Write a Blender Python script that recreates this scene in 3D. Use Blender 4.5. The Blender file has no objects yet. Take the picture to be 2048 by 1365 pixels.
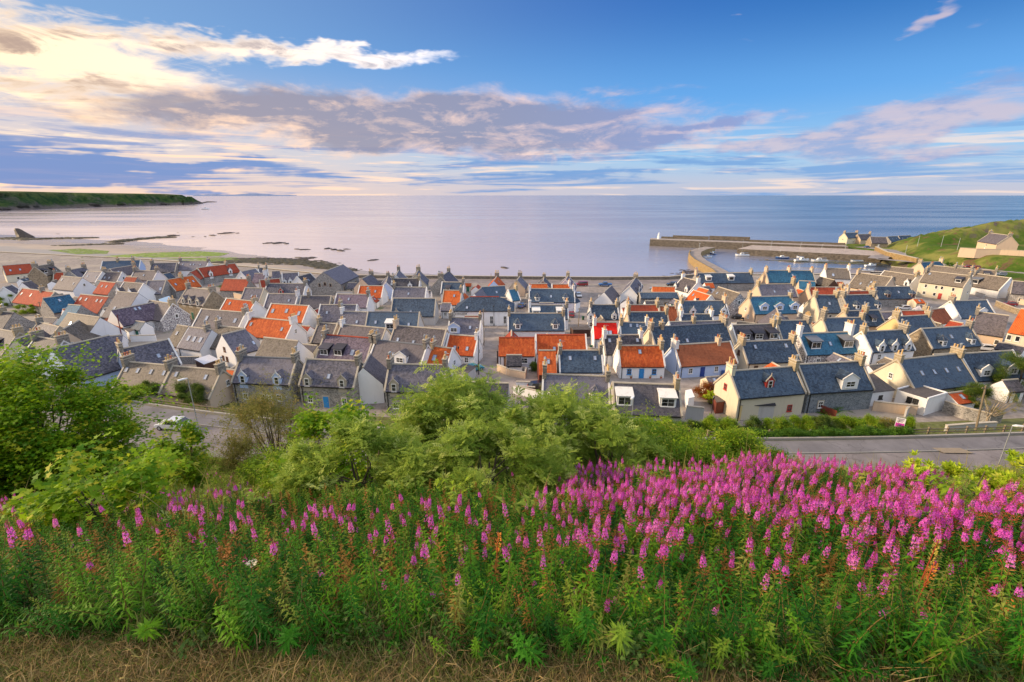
import bpy, math, random, re
import numpy as np
from mathutils import Vector, Matrix, noise as mnoise

S = bpy.context.scene
COL = S.collection
R = math.radians

# ------------------------------------------------------------------ camera, sky, sun, exposure
PITCH = R(17.46)
LENS_PX = 927.3                      # focal length in pixels of the 2048 px wide photograph
CAM_Z = 38.0
cam_d = bpy.data.cameras.new('camera')
cam_d.sensor_width = 36.0
cam_d.lens = 36.0 * LENS_PX / 2048.0
cam_d.clip_start = 0.1
cam_d.clip_end = 120000.0
cam = bpy.data.objects.new('camera', cam_d)
cam.location = (0, 0, CAM_Z)
cam.rotation_euler = (math.pi / 2 - PITCH, 0, 0)
COL.objects.link(cam)
S.camera = cam

SUN_EL, SUN_AZ = R(21), R(-86)       # azimuth from the view direction (+Y), negative = to the left
S.view_settings.view_transform = 'Standard'
S.view_settings.look = 'None'
S.view_settings.gamma = 1.0
S.view_settings.use_curve_mapping = False
S.view_settings.exposure = 0.64

sun_d = bpy.data.lights.new('sun', 'SUN')
sun_d.energy = 3.6
sun_d.angle = R(9.0)
sun_d.color = (1.0, 0.76, 0.50)
sun = bpy.data.objects.new('sun', sun_d)
_sd = Vector((math.sin(SUN_AZ) * math.cos(SUN_EL), math.cos(SUN_AZ) * math.cos(SUN_EL), math.sin(SUN_EL)))
sun.rotation_euler = _sd.to_track_quat('Z', 'Y').to_euler()
sun.location = (-200, 100, 150)
COL.objects.link(sun)


class NT:
    """small node-tree helper: every call makes a node and returns an output socket"""
    def __init__(s, tree):
        s.t = tree; s.n = tree.nodes; s.l = tree.links
    def node(s, kind, **kw):
        n = s.n.new(kind)
        for k, v in kw.items():
            setattr(n, k, v)
        return n
    def put(s, sock, v):
        if hasattr(v, 'links') or isinstance(v, bpy.types.NodeSocket):
            s.l.new(v, sock)
        elif v is not None:
            if hasattr(sock.default_value, '__len__') and not hasattr(v, '__len__'):
                v = (v,) * len(sock.default_value)
            if hasattr(v, '__len__') and len(v) == 3 and len(sock.default_value) == 4:
                v = (*v, 1)
            sock.default_value = v
    def m(s, op, a, b=None, c=None, clamp=False):
        n = s.node('ShaderNodeMath', operation=op, use_clamp=clamp)
        s.put(n.inputs[0], a)
        if b is not None: s.put(n.inputs[1], b)
        if c is not None: s.put(n.inputs[2], c)
        return n.outputs[0]
    def mix(s, f, a, b, mode='MIX'):
        n = s.node('ShaderNodeMix', data_type='RGBA', blend_type=mode)
        s.put(n.inputs[0], f); s.put(n.inputs[6], a); s.put(n.inputs[7], b)
        return n.outputs[2]
    def ramp(s, v, lo, hi, a=0.0, b=1.0, smooth=True):
        n = s.node('ShaderNodeMapRange')
        n.interpolation_type = 'SMOOTHSTEP' if smooth else 'LINEAR'
        s.put(n.inputs[0], v); s.put(n.inputs[1], lo); s.put(n.inputs[2], hi); s.put(n.inputs[3], a); s.put(n.inputs[4], b)
        return n.outputs[0]
    def noise(s, vec, scale, detail=4, rough=.55, dist=0.0, out=0):
        n = s.node('ShaderNodeTexNoise')
        if vec is not None: s.l.new(vec, n.inputs['Vector'])
        s.put(n.inputs['Scale'], scale); n.inputs['Detail'].default_value = detail
        n.inputs['Roughness'].default_value = rough; n.inputs['Distortion'].default_value = dist
        return n.outputs[out]
    def comb(s, x, y, z):
        n = s.node('ShaderNodeCombineXYZ')
        s.put(n.inputs[0], x); s.put(n.inputs[1], y); s.put(n.inputs[2], z)
        return n.outputs[0]
    def vm(s, op, a, b=None):
        n = s.node('ShaderNodeVectorMath', operation=op)
        s.put(n.inputs[0], a)
        if b is not None: s.put(n.inputs[1], b)
        return n.outputs[0]


def pixel_azel(px, py):
    X = (px - 1024) / LENS_PX; Y = (py - 682.5) / LENS_PX
    s_, c_ = math.sin(PITCH), math.cos(PITCH)
    f, u = c_ - s_ * Y, -(s_ + c_ * Y)
    return math.atan2(X, f), math.atan2(u, math.hypot(X, f))


# world: clear evening sky with cloud banks, defined by compass direction and elevation
W = bpy.data.worlds.new('World')
S.world = W
W.use_nodes = True
W.node_tree.nodes.clear()
w = NT(W.node_tree)
tc = w.node('ShaderNodeTexCoord').outputs['Generated']
sep = w.node('ShaderNodeSeparateXYZ'); w.l.new(tc, sep.inputs[0])
dx, dy, dz = sep.outputs
az = w.m('ARCTAN2', dx, dy)
el = w.m('ARCSINE', w.m('MINIMUM', w.m('MAXIMUM', dz, -1.0), 1.0))
elc = w.m('MAXIMUM', el, 0.0)
sky = w.node('ShaderNodeTexSky', sky_type='NISHITA')
sky.sun_disc = False
sky.sun_elevation = SUN_EL
sky.sun_rotation = SUN_AZ
sky.air_density = 1.3
sky.dust_density = 1.2
sky.ozone_density = 3.0
hs = w.node('ShaderNodeHueSaturation'); hs.inputs['Saturation'].default_value = 1.25
w.l.new(sky.outputs[0], hs.inputs['Color'])
nish = w.vm('MULTIPLY', hs.outputs[0], (0.055, 0.055, 0.055))
# nearness to the setting sun (compass only) : 1 at the sun, 0 away
da = w.m('ABSOLUTE', w.m('SUBTRACT', az, R(-72)))
da = w.m('MINIMUM', da, w.m('SUBTRACT', 2 * math.pi, da))
warm = w.ramp(da, R(95), R(22))
deg = R(1)
blue = w.mix(w.ramp(elc, R(8), R(20)), (0.095, 0.285, 0.60), (0.028, 0.112, 0.37))
blue = w.mix(w.ramp(elc, R(3), R(10)), (0.24, 0.42, 0.62), blue)
blue = w.mix(w.ramp(elc, R(0), R(4.5)), (0.40, 0.41, 0.50), blue)
blue = w.mix(w.ramp(elc, R(22), R(70)), blue, (0.09, 0.21, 0.48))
deep = w.ramp(az, R(5), R(48), 0.0, 1.0)
blue = w.mix(w.m('MULTIPLY', deep, w.ramp(elc, R(9), R(20), 0.0, .8)), blue, (0.004, 0.100, 0.33))
gold = w.mix(w.ramp(elc, R(1), R(14)), (0.74, 0.52, 0.40), (0.17, 0.29, 0.48))
base = w.mix(w.m('MULTIPLY', warm, 0.80), blue, gold)
base = w.mix(0.12, base, nish)

# cloud fields: a flat sheet seen in perspective for the high cloud, compass space for the banks
inv = w.m('DIVIDE', 1.0, w.m('ADD', w.m('MAXIMUM', dz, 0.0), 0.07))
cv = w.comb(w.m('MULTIPLY', dx, inv), w.m('MULTIPLY', dy, inv), 0.0)
ae = w.comb(az, el, 0.0)


def sc3(v, x, y, ox=0.0):
    return w.vm('ADD', w.vm('MULTIPLY', v, (x, y, 1.0)), (ox, ox * .7, ox * .3))


wx = w.m('MULTIPLY', w.m('SUBTRACT', w.noise(sc3(ae, 6, 14, 3), 1.0, 3, .55), .5), .22)
wy = w.m('MULTIPLY', w.m('SUBTRACT', w.noise(sc3(ae, 7, 16, 9), 1.0, 4, .6), .5), .075)
azw = w.m('ADD', az, wx); elw = w.m('ADD', el, wy)


def bank(px, py, rx, ry, amp, tilt=0.0):
    """a soft elliptical mask round the direction seen at pixel (px, py)"""
    a0, e0 = pixel_azel(px, py)
    a1, _ = pixel_azel(px + rx, py); _, e1 = pixel_azel(px, py - ry)
    ra, re_ = abs(a1 - a0), abs(e1 - e0)
    da_ = w.m('SUBTRACT', azw, a0)
    x = w.m('DIVIDE', da_, ra)
    y = w.m('DIVIDE', w.m('SUBTRACT', w.m('SUBTRACT', elw, e0), w.m('MULTIPLY', da_, tilt)), re_)
    r2 = w.m('ADD', w.m('MULTIPLY', x, x), w.m('MULTIPLY', y, y))
    return w.m('MULTIPLY', w.m('EXPONENT', w.m('MULTIPLY', r2, -1.0)), amp)


def total(lst):
    t_ = lst[0]
    for q in lst[1:]: t_ = w.m('ADD', t_, q)
    return t_


# 1 high streaky cloud towards the sun, unseen bright cloud overhead and behind added for fill light
ms = total([bank(20, 60, 380, 130, .44, -.10), bank(300, 150, 260, 60, .32), bank(700, 108, 270, 20, .58), bank(470, 95, 200, 30, .3), bank(120, 210, 340, 50, .34), bank(150, 285, 320, 26, .42)])
side = w.ramp(w.m('ABSOLUTE', az), R(54), R(85), 0.0, .62)
over = w.ramp(el, R(24), R(42), 0.0, .60)
ms = w.m('ADD', ms, w.m('MAXIMUM', side, over))
na = w.noise(sc3(cv, .9, 2.3), 1.0, 10, .62, .5)
nb = w.noise(sc3(cv, .5, 1.1, 5), 1.0, 4, .5)
nf = w.noise(sc3(ae, 16, 60, 2), 1.0, 6, .62, .8)
da1 = w.m('ADD', w.m('ADD', w.m('MULTIPLY', na, .65), w.m('MULTIPLY', nf, .45)), ms)
cov1 = w.ramp(da1, .86, 1.16)
shade1 = w.m('MULTIPLY', w.ramp(w.noise(sc3(ae, 6, 26, 12), 1.0, 7, .62, .8), .44, .56), w.ramp(da1, .95, 1.25))
lit1 = w.mix(warm, (0.72, 0.79, 0.95), (0.92, 0.69, 0.45))
dk1 = w.mix(warm, (0.42, 0.49, 0.64), (0.36, 0.25, 0.185))
col1 = w.mix(shade1, lit1, dk1)
fin = w.mix(w.m('MULTIPLY', cov1, .94), base, col1)
# 2 low stripes over the horizon: blue and peach
st = w.noise(sc3(ae, 3.2, 60, 21), 1.0, 6, .60, .6)
st2 = w.noise(sc3(ae, 5.0, 85, 31), 1.0, 5, .6, .4)
low = w.ramp(el, R(3.6), R(8.5), 1.0, 0.0)
peach = w.mix(warm, (0.70, 0.54, 0.44), (0.98, 0.62, 0.36))
sblue = w.mix(w.ramp(az, R(-50), R(40)), (0.065, 0.165, 0.40), (0.13, 0.26, 0.48))
fin = w.mix(w.m('MULTIPLY', low, w.m('MULTIPLY', w.ramp(st2, .50, .64), .66)), fin, peach)
lb = total([bank(300, 334, 360, 22, .30), bank(900, 300, 260, 14, .14), bank(1250, 342, 420, 9, .12), bank(100, 368, 420, 12, .16)])
fin = w.mix(w.m('MULTIPLY', low, w.m('MULTIPLY', w.ramp(w.m('ADD', st, lb), .52, .66), .85)), fin, sblue)
# 3 the long mauve bank
mb_ = total([bank(420, 228, 220, 34, .34), bank(120, 222, 160, 16, .26), bank(640, 226, 330, 50, .74), bank(950, 232, 260, 50, .74), bank(1190, 246, 260, 44, .56), bank(1440, 252, 200, 15, .50, .10), bank(1120, 300, 500, 26, .26), bank(880, 290, 420, 26, .34), bank(60, 262, 240, 20, .20)])
np_ = w.noise(sc3(ae, 8, 24, 41), 1.0, 10, .66, .7)
nps = w.noise(w.vm('ADD', sc3(ae, 8, 20, 41), (-.12, .30, 0.0)), 1.0, 5, .60, .3)
d3 = w.m('ADD', np_, mb_)
cov3 = w.ramp(d3, .70, 1.26)
lowb = w.ramp(w.noise(sc3(ae, 6, 34, 71), 1.0, 7, .62, .5), .50, .62)
under = w.m('MULTIPLY', w.ramp(elw, R(8.2), R(5.2), 0.0, .75), lowb)
puff = w.noise(sc3(ae, 22, 50, 83), 1.0, 6, .62, .6)
rim = w.m('ADD', w.m('ADD', w.m('MULTIPLY', w.m('SUBTRACT', np_, nps), 3.2), w.ramp(d3, .90, 1.30, .60, .0)), under)
rim = w.m('ADD', rim, w.m('MULTIPLY', w.m('SUBTRACT', puff, .5), 1.3), clamp=True)
dk3 = w.mix(warm, (0.185, 0.205, 0.315), (0.25, 0.215, 0.24))
dk3 = w.mix(w.ramp(az, R(-5), R(35)), dk3, (0.20, 0.24, 0.44))
lt3 = w.mix(warm, (0.56, 0.42, 0.42), (0.82, 0.55, 0.35))
col3 = w.mix(rim, dk3, lt3)
fin = w.mix(w.m('MULTIPLY', cov3, .88), fin, col3)
# 4 thin pink wisps on the right
mw = total([bank(1930, 190, 230, 40, .34, .18), bank(1850, 240, 340, 22, .34, .10), bank(1640, 278, 200, 20, .34, .06), bank(1850, 300, 300, 20, .36, .06), bank(1815, 45, 75, 20, .50, .25), bank(1560, 290, 300, 28, .34), bank(1750, 230, 200, 18, .2), bank(1250, 190, 160, 18, .26), bank(1490, 38, 30, 8, .3), bank(1960, 50, 60, 10, .25)])
nw = w.noise(sc3(ae, 7, 34, 55), 1.0, 8, .6, .6)
cov4 = w.ramp(w.m('ADD', nw, mw), .68, .98)
col4 = w.mix(w.ramp(w.noise(sc3(ae, 9, 30, 61), 1.0, 5, .6), .42, .6), (0.44, 0.37, 0.42), (0.20, 0.26, 0.44))
fin = w.mix(w.m('MULTIPLY', cov4, .78), fin, col4)
fin = w.mix(w.ramp(el, R(-1.0), R(0.0), 1.0, 0.0), fin, (0.20, 0.22, 0.28))
bg = w.node('ShaderNodeBackground')
w.l.new(fin, bg.inputs['Color'])
bg.inputs['Strength'].default_value = 1.0
wo = w.node('ShaderNodeOutputWorld')
w.l.new(bg.outputs[0], wo.inputs['Surface'])


# ------------------------------------------------------------------ placing by sight line
def at(px, py, z):
    """the point at height z that lies on the line of sight through pixel (px, py)"""
    X = (px - 1024) / LENS_PX; Y = (py - 682.5) / LENS_PX
    s_, c_ = math.sin(PITCH), math.cos(PITCH)
    dn, f = s_ + c_ * Y, c_ - s_ * Y
    t = (CAM_Z - z) / dn
    return Vector((X * t, f * t, z))


def atd(px, py, d):
    """the point at distance d (along +Y) on the line of sight"""
    X = (px - 1024) / LENS_PX; Y = (py - 682.5) / LENS_PX
    s_, c_ = math.sin(PITCH), math.cos(PITCH)
    dn, f = s_ + c_ * Y, c_ - s_ * Y
    t = d / f
    return Vector((X * t, d, CAM_Z - dn * t))


# ------------------------------------------------------------------ objects and tags
def tag(o, label=None, cat=None, group=None, kind=None):
    if label: o['label'] = label
    if cat: o['category'] = cat
    if group: o['group'] = group
    if kind: o['kind'] = kind
    return o


def empty(name, loc, rz=0.0, label=None, cat=None, group=None):
    o = bpy.data.objects.new(name, None)
    o.empty_display_size = 0.3
    o.location = loc
    o.rotation_euler = (0, 0, rz)
    COL.objects.link(o)
    return tag(o, label, cat, group)


def link(name, me, parent=None, loc=None, rot=None, scale=None):
    o = bpy.data.objects.new(name, me)
    COL.objects.link(o)
    if parent: o.parent = parent
    if loc is not None: o.location = loc
    if rot is not None: o.rotation_euler = rot
    if scale is not None: o.scale = scale
    return o


class MB:
    """collects boxes, prisms, tubes; builds one mesh"""
    def __init__(s):
        s.v = []; s.f = []; s.m = []; s.mi = 0; s.uv = {}
    def face(s, idx, uv=None):
        if uv: s.uv[len(s.f)] = uv
        s.f.append(tuple(idx)); s.m.append(s.mi)
    def poly(s, pts, uv=None):
        b = len(s.v); s.v += [tuple(p) for p in pts]
        s.face(range(b, b + len(pts)), uv)
        return s
    def box(s, c, d, rz=0.0, taper=1.0):
        x, y, z = c; a, b_, h = d[0] / 2, d[1] / 2, d[2] / 2
        b = len(s.v); cr, sr = math.cos(rz), math.sin(rz)
        for zz, k in ((-h, 1.0), (h, taper)):
            for xx, yy in ((-a, -b_), (a, -b_), (a, b_), (-a, b_)):
                xx *= k; yy *= k
                s.v.append((x + xx * cr - yy * sr, y + xx * sr + yy * cr, z + zz))
        for q in ((3, 2, 1, 0), (4, 5, 6, 7), (0, 1, 5, 4), (1, 2, 6, 5), (2, 3, 7, 6), (3, 0, 4, 7)):
            s.face([b + i for i in q])
        return s
    def b2(s, x0, x1, y0, y1, z0, z1):
        return s.box(((x0 + x1) / 2, (y0 + y1) / 2, (z0 + z1) / 2), (x1 - x0, y1 - y0, z1 - z0))
    def loft(s, rings, cap=True, close=True):
        """rings: lists of points of equal length, joined ring to ring"""
        b = len(s.v); n = len(rings[0])
        for r in rings: s.v += [tuple(p) for p in r]
        for k in range(len(rings) - 1):
            for i in range(n if close else n - 1):
                j = (i + 1) % n
                s.face([b + k * n + i, b + k * n + j, b + (k + 1) * n + j, b + (k + 1) * n + i])
        if cap:
            s.face([b + i for i in reversed(range(n))])
            s.face([b + (len(rings) - 1) * n + i for i in range(n)])
        return s
    def tube(s, pts, rad, n=6, cap=True):
        rings = []
        for k, p in enumerate(pts):
            p = Vector(p)
            d = Vector(pts[min(k + 1, len(pts) - 1)]) - Vector(pts[max(k - 1, 0)])
            if d.length < 1e-9: d = Vector((0, 0, 1))
            d.normalize()
            a = d.cross(Vector((0, 0, 1)))
            if a.length < .05: a = d.cross(Vector((0, 1, 0)))
            a.normalize(); c = d.cross(a)
            r = rad[k] if hasattr(rad, '__len__') else rad
            rings.append([p + (a * math.cos(2 * math.pi * i / n) + c * math.sin(2 * math.pi * i / n)) * r for i in range(n)])
        return s.loft(rings, cap)
    def prism(s, pts, off):
        """closed polygon pts swept by vector off"""
        off = Vector(off)
        return s.loft([[Vector(p) for p in pts], [Vector(p) + off for p in pts]])
    def lathe(s, prof, c=(0, 0, 0), n=8):
        rings = [[(c[0] + r * math.cos(2 * math.pi * i / n), c[1] + r * math.sin(2 * math.pi * i / n), c[2] + z) for i in range(n)] for r, z in prof]
        return s.loft(rings)
    def mesh(s, name, mats, smooth=False):
        me = bpy.data.meshes.new(name)
        me.from_pydata(s.v, [], s.f)
        if not isinstance(mats, (list, tuple)): mats = [mats]
        for m_ in mats: me.materials.append(m_)
        if len(mats) > 1: me.polygons.foreach_set('material_index', s.m)
        if s.uv:
            ul = me.uv_layers.new(name='UVMap')
            for fi, uv in s.uv.items():
                p = me.polygons[fi]
                for k, li in enumerate(p.loop_indices): ul.data[li].uv = uv[k]
        if smooth: me.polygons.foreach_set('use_smooth', [True] * len(me.polygons))
        me.update()
        return me
    def build(s, name, mats, parent=None, smooth=False, **kw):
        return link(name, s.mesh(name, mats, smooth), parent, **kw)


def fix_normals(me):
    import bmesh
    bm = bmesh.new(); bm.from_mesh(me)
    bmesh.ops.recalc_face_normals(bm, faces=bm.faces)
    bm.to_mesh(me); bm.free()


def np_mesh(name, v, f, mats, smooth=False):
    """v: (n,3) array, f: (m,k) array"""
    me = bpy.data.meshes.new(name)
    me.vertices.add(len(v)); me.vertices.foreach_set('co', np.asarray(v, dtype=np.float32).ravel())
    k = f.shape[1]
    me.loops.add(f.size); me.loops.foreach_set('vertex_index', np.asarray(f, dtype=np.int32).ravel())
    me.polygons.add(len(f)); me.polygons.foreach_set('loop_start', np.arange(0, f.size, k, dtype=np.int32))
    me.polygons.foreach_set('loop_total', np.full(len(f), k, dtype=np.int32))
    if smooth: me.polygons.foreach_set('use_smooth', np.ones(len(f), dtype=bool))
    if not isinstance(mats, (list, tuple)): mats = [mats]
    for m_ in mats: me.materials.append(m_)
    me.update(calc_edges=True)
    return me


# ------------------------------------------------------------------ materials
MATS = {}


def pbsdf(name):
    m_ = bpy.data.materials.new(name)
    m_.use_nodes = True
    t = NT(m_.node_tree)
    b = t.n['Principled BSDF']
    return m_, t, b


def bump(t, b, h, strength=.4, dist=.03):
    n = t.node('ShaderNodeBump'); n.inputs['Strength'].default_value = strength; n.inputs['Distance'].default_value = dist
    t.l.new(h, n.inputs['Height']); t.l.new(n.outputs[0], b.inputs['Normal'])


def plain(name, c, rough=.6, metal=0.0, var=.12, scale=3.0, spec=.5, bmp=0.0):
    """colour with gentle patchy variation"""
    if name in MATS: return MATS[name]
    m_, t, b = pbsdf(name)
    co = t.node('ShaderNodeTexCoord').outputs['Object']
    n = t.noise(co, scale, 4, .6)
    rnd = t.node('ShaderNodeObjectInfo').outputs['Random']
    f = t.ramp(t.m('ADD', t.m('MULTIPLY', n, .8), t.m('MULTIPLY', rnd, .2)), .2, .8)
    lo = tuple(x * (1 - var) for x in c); hi = tuple(min(1, x * (1 + var)) for x in c)
    t.put(b.inputs['Base Color'], t.mix(f, lo, hi))
    b.inputs['Roughness'].default_value = rough; b.inputs['Metallic'].default_value = metal
    b.inputs['Specular IOR Level'].default_value = spec
    if bmp: bump(t, b, t.noise(co, scale * 8, 3, .6), bmp, .02)
    MATS[name] = m_
    return m_


def harl(name, c, stain=(0.25, .22, .18), amt=.35):
    """painted rough render with weather streaks"""
    m_, t, b = pbsdf(name)
    tcn = t.node('ShaderNodeTexCoord').outputs['Object']
    geo = t.node('ShaderNodeNewGeometry').outputs['Position']
    st = t.vm('MULTIPLY', geo, (1.3, 1.3, .22))
    n = t.noise(st, 1.0, 5, .65)
    f = t.m('MULTIPLY', t.ramp(n, .48, .80), amt)
    rnd = t.node('ShaderNodeObjectInfo').outputs['Random']
    base_ = t.mix(t.m('MULTIPLY', rnd, .5), c, tuple(x * .82 for x in c))
    t.put(b.inputs['Base Color'], t.mix(f, base_, stain))
    b.inputs['Roughness'].default_value = .85; b.inputs['Specular IOR Level'].default_value = .2
    bump(t, b, t.noise(geo, 18.0, 3, .7), .35, .02)
    return m_


def rubble(name, c1, c2, mortar, size=.45, mw=.07):
    """random rubble masonry in mortar"""
    m_, t, b = pbsdf(name)
    geo = t.node('ShaderNodeNewGeometry').outputs['Position']
    d = t.vm('ADD', geo, t.vm('MULTIPLY', t.noise(geo, 2.2, 2, .5, out=1), (.25, .25, .25)))
    d = t.vm('MULTIPLY', d, (1.0, 1.0, 1.6))
    v = t.node('ShaderNodeTexVoronoi'); t.l.new(d, v.inputs['Vector']); v.inputs['Scale'].default_value = 1 / size
    e = t.node('ShaderNodeTexVoronoi', feature='DISTANCE_TO_EDGE'); t.l.new(d, e.inputs['Vector']); e.inputs['Scale'].default_value = 1 / size
    sr = t.node('ShaderNodeSeparateColor'); t.l.new(v.outputs['Color'], sr.inputs[0])
    col = t.mix(sr.outputs[0], c1, c2)
    col = t.mix(t.m('MULTIPLY', t.noise(geo, .5, 4, .6), .5), col, tuple(x * .6 for x in c1))
    jt = t.ramp(e.outputs[0], mw * .5, mw)
    t.put(b.inputs['Base Color'], t.mix(jt, mortar, col))
    b.inputs['Roughness'].default_value = .9; b.inputs['Specular IOR Level'].default_value = .2
    bump(t, b, jt, .7, .04)
    return m_


def slate(name, c1, c2, moss=(0.13, .12, .07), mamt=.3, w_=.30, h_=.22, gloss=.42):
    m_, t, b = pbsdf(name)
    uv = t.node('ShaderNodeTexCoord').outputs['UV']
    geo = t.node('ShaderNodeNewGeometry').outputs['Position']
    br = t.node('ShaderNodeTexBrick'); t.l.new(uv, br.inputs['Vector'])
    br.inputs['Color1'].default_value = (0, 0, 0, 1); br.inputs['Color2'].default_value = (1, 1, 1, 1)
    br.inputs['Mortar'].default_value = (.2, .2, .2, 1)
    br.inputs['Scale'].default_value = 1.0; br.inputs['Brick Width'].default_value = w_; br.inputs['Row Height'].default_value = h_
    br.inputs['Mortar Size'].default_value = .012; br.inputs['Mortar Smooth'].default_value = .2
    rnd = t.node('ShaderNodeObjectInfo').outputs['Random']
    big = t.noise(t.vm('MULTIPLY', geo, (1, 1, 1)), .55, 5, .65)
    sv = t.noise(uv, 2.6, 4, .7)
    f = t.m('ADD', t.m('MULTIPLY', br.outputs[0], .42), t.m('ADD', t.m('MULTIPLY', big, .55), t.m('MULTIPLY', rnd, .35)))
    strk = t.noise(t.vm('MULTIPLY', uv, (2.6, .45, 1)), 1.0, 5, .7)
    f = t.m('ADD', f, t.m('MULTIPLY', t.m('SUBTRACT', strk, .5), .9))
    col = t.mix(t.ramp(f, .25, .95), tuple(x * .78 for x in c1), tuple(x * 1.18 for x in c2))
    col = t.mix(t.m('MULTIPLY', t.ramp(sv, .48, .68), mamt * 1.3), col, moss)
    # lichen specks
    col = t.mix(t.m('MULTIPLY', t.ramp(t.noise(geo, 5.5, 3, .7), .66, .74), .5), col, (.34, .31, .26))
    t.put(b.inputs['Base Color'], t.mix(t.m('MULTIPLY', br.outputs['Fac'], .65), col, tuple(x * .4 for x in c1)))
    b.inputs['Roughness'].default_value = gloss + .24; b.inputs['Specular IOR Level'].default_value = .35
    sepu = t.node('ShaderNodeSeparateXYZ'); t.l.new(uv, sepu.inputs[0])
    lap = t.m('FRACT', t.m('DIVIDE', sepu.outputs[1], h_))
    bump(t, b, t.m('ADD', t.m('ADD', t.m('MULTIPLY', lap, -.6), t.m('MULTIPLY', br.outputs['Fac'], -.6)), t.m('MULTIPLY', br.outputs[0], .35)), .55, .03)
    return m_


def pantile(name, c1, c2):
    m_, t, b = pbsdf(name)
    uv = t.node('ShaderNodeTexCoord').outputs['UV']
    geo = t.node('ShaderNodeNewGeometry').outputs['Position']
    s2 = t.node('ShaderNodeSeparateXYZ'); t.l.new(uv, s2.inputs[0])
    wv = t.m('SINE', t.m('MULTIPLY', s2.outputs[0], 2 * math.pi / .26))
    lap = t.m('FRACT', t.m('DIVIDE', s2.outputs[1], .34))
    n = t.noise(geo, .8, 5, .65)
    rnd = t.node('ShaderNodeObjectInfo').outputs['Random']
    br = t.node('ShaderNodeTexBrick', offset=0.0); t.l.new(uv, br.inputs['Vector'])
    br.inputs['Color1'].default_value = (0, 0, 0, 1); br.inputs['Color2'].default_value = (1, 1, 1, 1); br.inputs['Mortar'].default_value = (.5, .5, .5, 1)
    br.inputs['Scale'].default_value = 1; br.inputs['Brick Width'].default_value = .26; br.inputs['Row Height'].default_value = .34; br.inputs['Mortar Size'].default_value = .01
    f = t.m('ADD', t.m('MULTIPLY', n, .6), t.m('ADD', t.m('MULTIPLY', br.outputs[0], .25), t.m('MULTIPLY', rnd, .3)))
    strk = t.noise(t.vm('MULTIPLY', uv, (2.2, .4, 1)), 1.0, 5, .7)
    f = t.m('ADD', f, t.m('MULTIPLY', t.m('SUBTRACT', strk, .5), .9))
    col = t.mix(t.ramp(f, .3, .85), tuple(x * .8 for x in c1), c2)
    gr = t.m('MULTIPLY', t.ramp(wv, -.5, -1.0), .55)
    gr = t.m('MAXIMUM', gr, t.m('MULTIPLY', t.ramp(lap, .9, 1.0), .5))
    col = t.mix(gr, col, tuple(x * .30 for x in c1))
    col = t.mix(t.m('MULTIPLY', t.ramp(t.noise(geo, 2.2, 4, .7), .55, .78), .45), col, (.12, .09, .06))
    t.put(b.inputs['Base Color'], col)
    b.inputs['Roughness'].default_value = .75; b.inputs['Specular IOR Level'].default_value = .25
    bump(t, b, t.m('ADD', wv, t.m('MULTIPLY', lap, -.8)), .7, .04)
    return m_


M = {
    # walls
    'w': harl('white_render', (.84, .84, .84), (.36, .34, .30), .20),
    'c': harl('cream_render', (.70, .63, .48), (.36, .30, .22), .34),
    'y': harl('yellow_render', (.74, .56, .27), (.40, .30, .18), .3),
    'p': harl('peach_render', (.66, .50, .36), (.32, .26, .2), .3),
    'b': harl('blue_render', (.50, .62, .86), (.36, .42, .55), .22),
    'l': harl('lilac_render', (.70, .69, .78), (.34, .33, .36), .3),
    'g': harl('grey_render', (.52, .51, .50), (.25, .24, .22), .35),
    's': rubble('grey_rubble', (.19, .18, .175), (.42, .39, .36), (.48, .46, .43)),
    't': rubble('brown_rubble', (.20, .15, .10), (.44, .35, .23), (.40, .34, .25)),
    'f': rubble('flint_rubble', (.09, .07, .09), (.34, .30, .32), (.86, .84, .80), .42, .12),
    'q': rubble('blue_rubble', (.14, .17, .20), (.30, .33, .36), (.34, .36, .38), .35),
    'r': plain('red_timber', (.16, .035, .02), .6),
    'k': plain('dark_timber', (.075, .035, .022), .7),
    # roofs
    'sb': slate('blue_slate', (.024, .046, .084), (.062, .102, .158), (.075, .085, .085), .25),
    'sg': slate('grey_slate', (.060, .063, .092), (.155, .148, .185), (.15, .125, .10), .38),
    'sp': slate('pink_slate', (.066, .060, .072), (.140, .122, .134), (.15, .125, .11), .5),
    'sd': slate('dark_slate', (.033, .036, .052), (.095, .088, .105), (.10, .085, .065), .35),
    'sv': slate('purple_slate', (.085, .060, .100), (.185, .145, .19), (.17, .12, .10), .35),
    'sn': slate('brown_slate', (.085, .070, .058), (.180, .150, .125), (.20, .17, .11), .5),
    'st': slate('teal_slate', (.008, .065, .14), (.03, .14, .24), (.05, .11, .12), .25),
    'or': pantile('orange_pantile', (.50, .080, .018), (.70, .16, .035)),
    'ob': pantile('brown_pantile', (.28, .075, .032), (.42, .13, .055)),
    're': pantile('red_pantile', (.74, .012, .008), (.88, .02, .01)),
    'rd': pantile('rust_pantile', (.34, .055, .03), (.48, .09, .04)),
}
WHITE = plain('white_paint', (.80, .80, .78), .5, var=.05)
BLUEP = plain('blue_paint', (.03, .26, .62), .45)
NAVY = plain('navy_paint', (.012, .05, .26), .4)
REDP = plain('red_paint', (.45, .04, .03), .5)
GREENP = plain('green_paint', (.02, .15, .10), .5)
BROWNP = plain('brown_paint', (.15, .06, .03), .5)
BLACKP = plain('black_paint', (.012, .012, .014), .45)
LEAD = plain('lead_grey', (.14, .15, .17), .5)
COPING = harl('coping_stone', (.50, .44, .35), (.2, .17, .13), .6)
WCOPE = harl('white_coping', (.78, .76, .72), (.3, .27, .22), .5)
SAND = rubble('chimney_stone', (.30, .24, .15), (.52, .42, .27), (.48, .42, .30), .4)
SGREY = rubble('grey_chimney_stone', (.18, .16, .14), (.36, .32, .26), (.36, .33, .28), .4)
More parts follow.
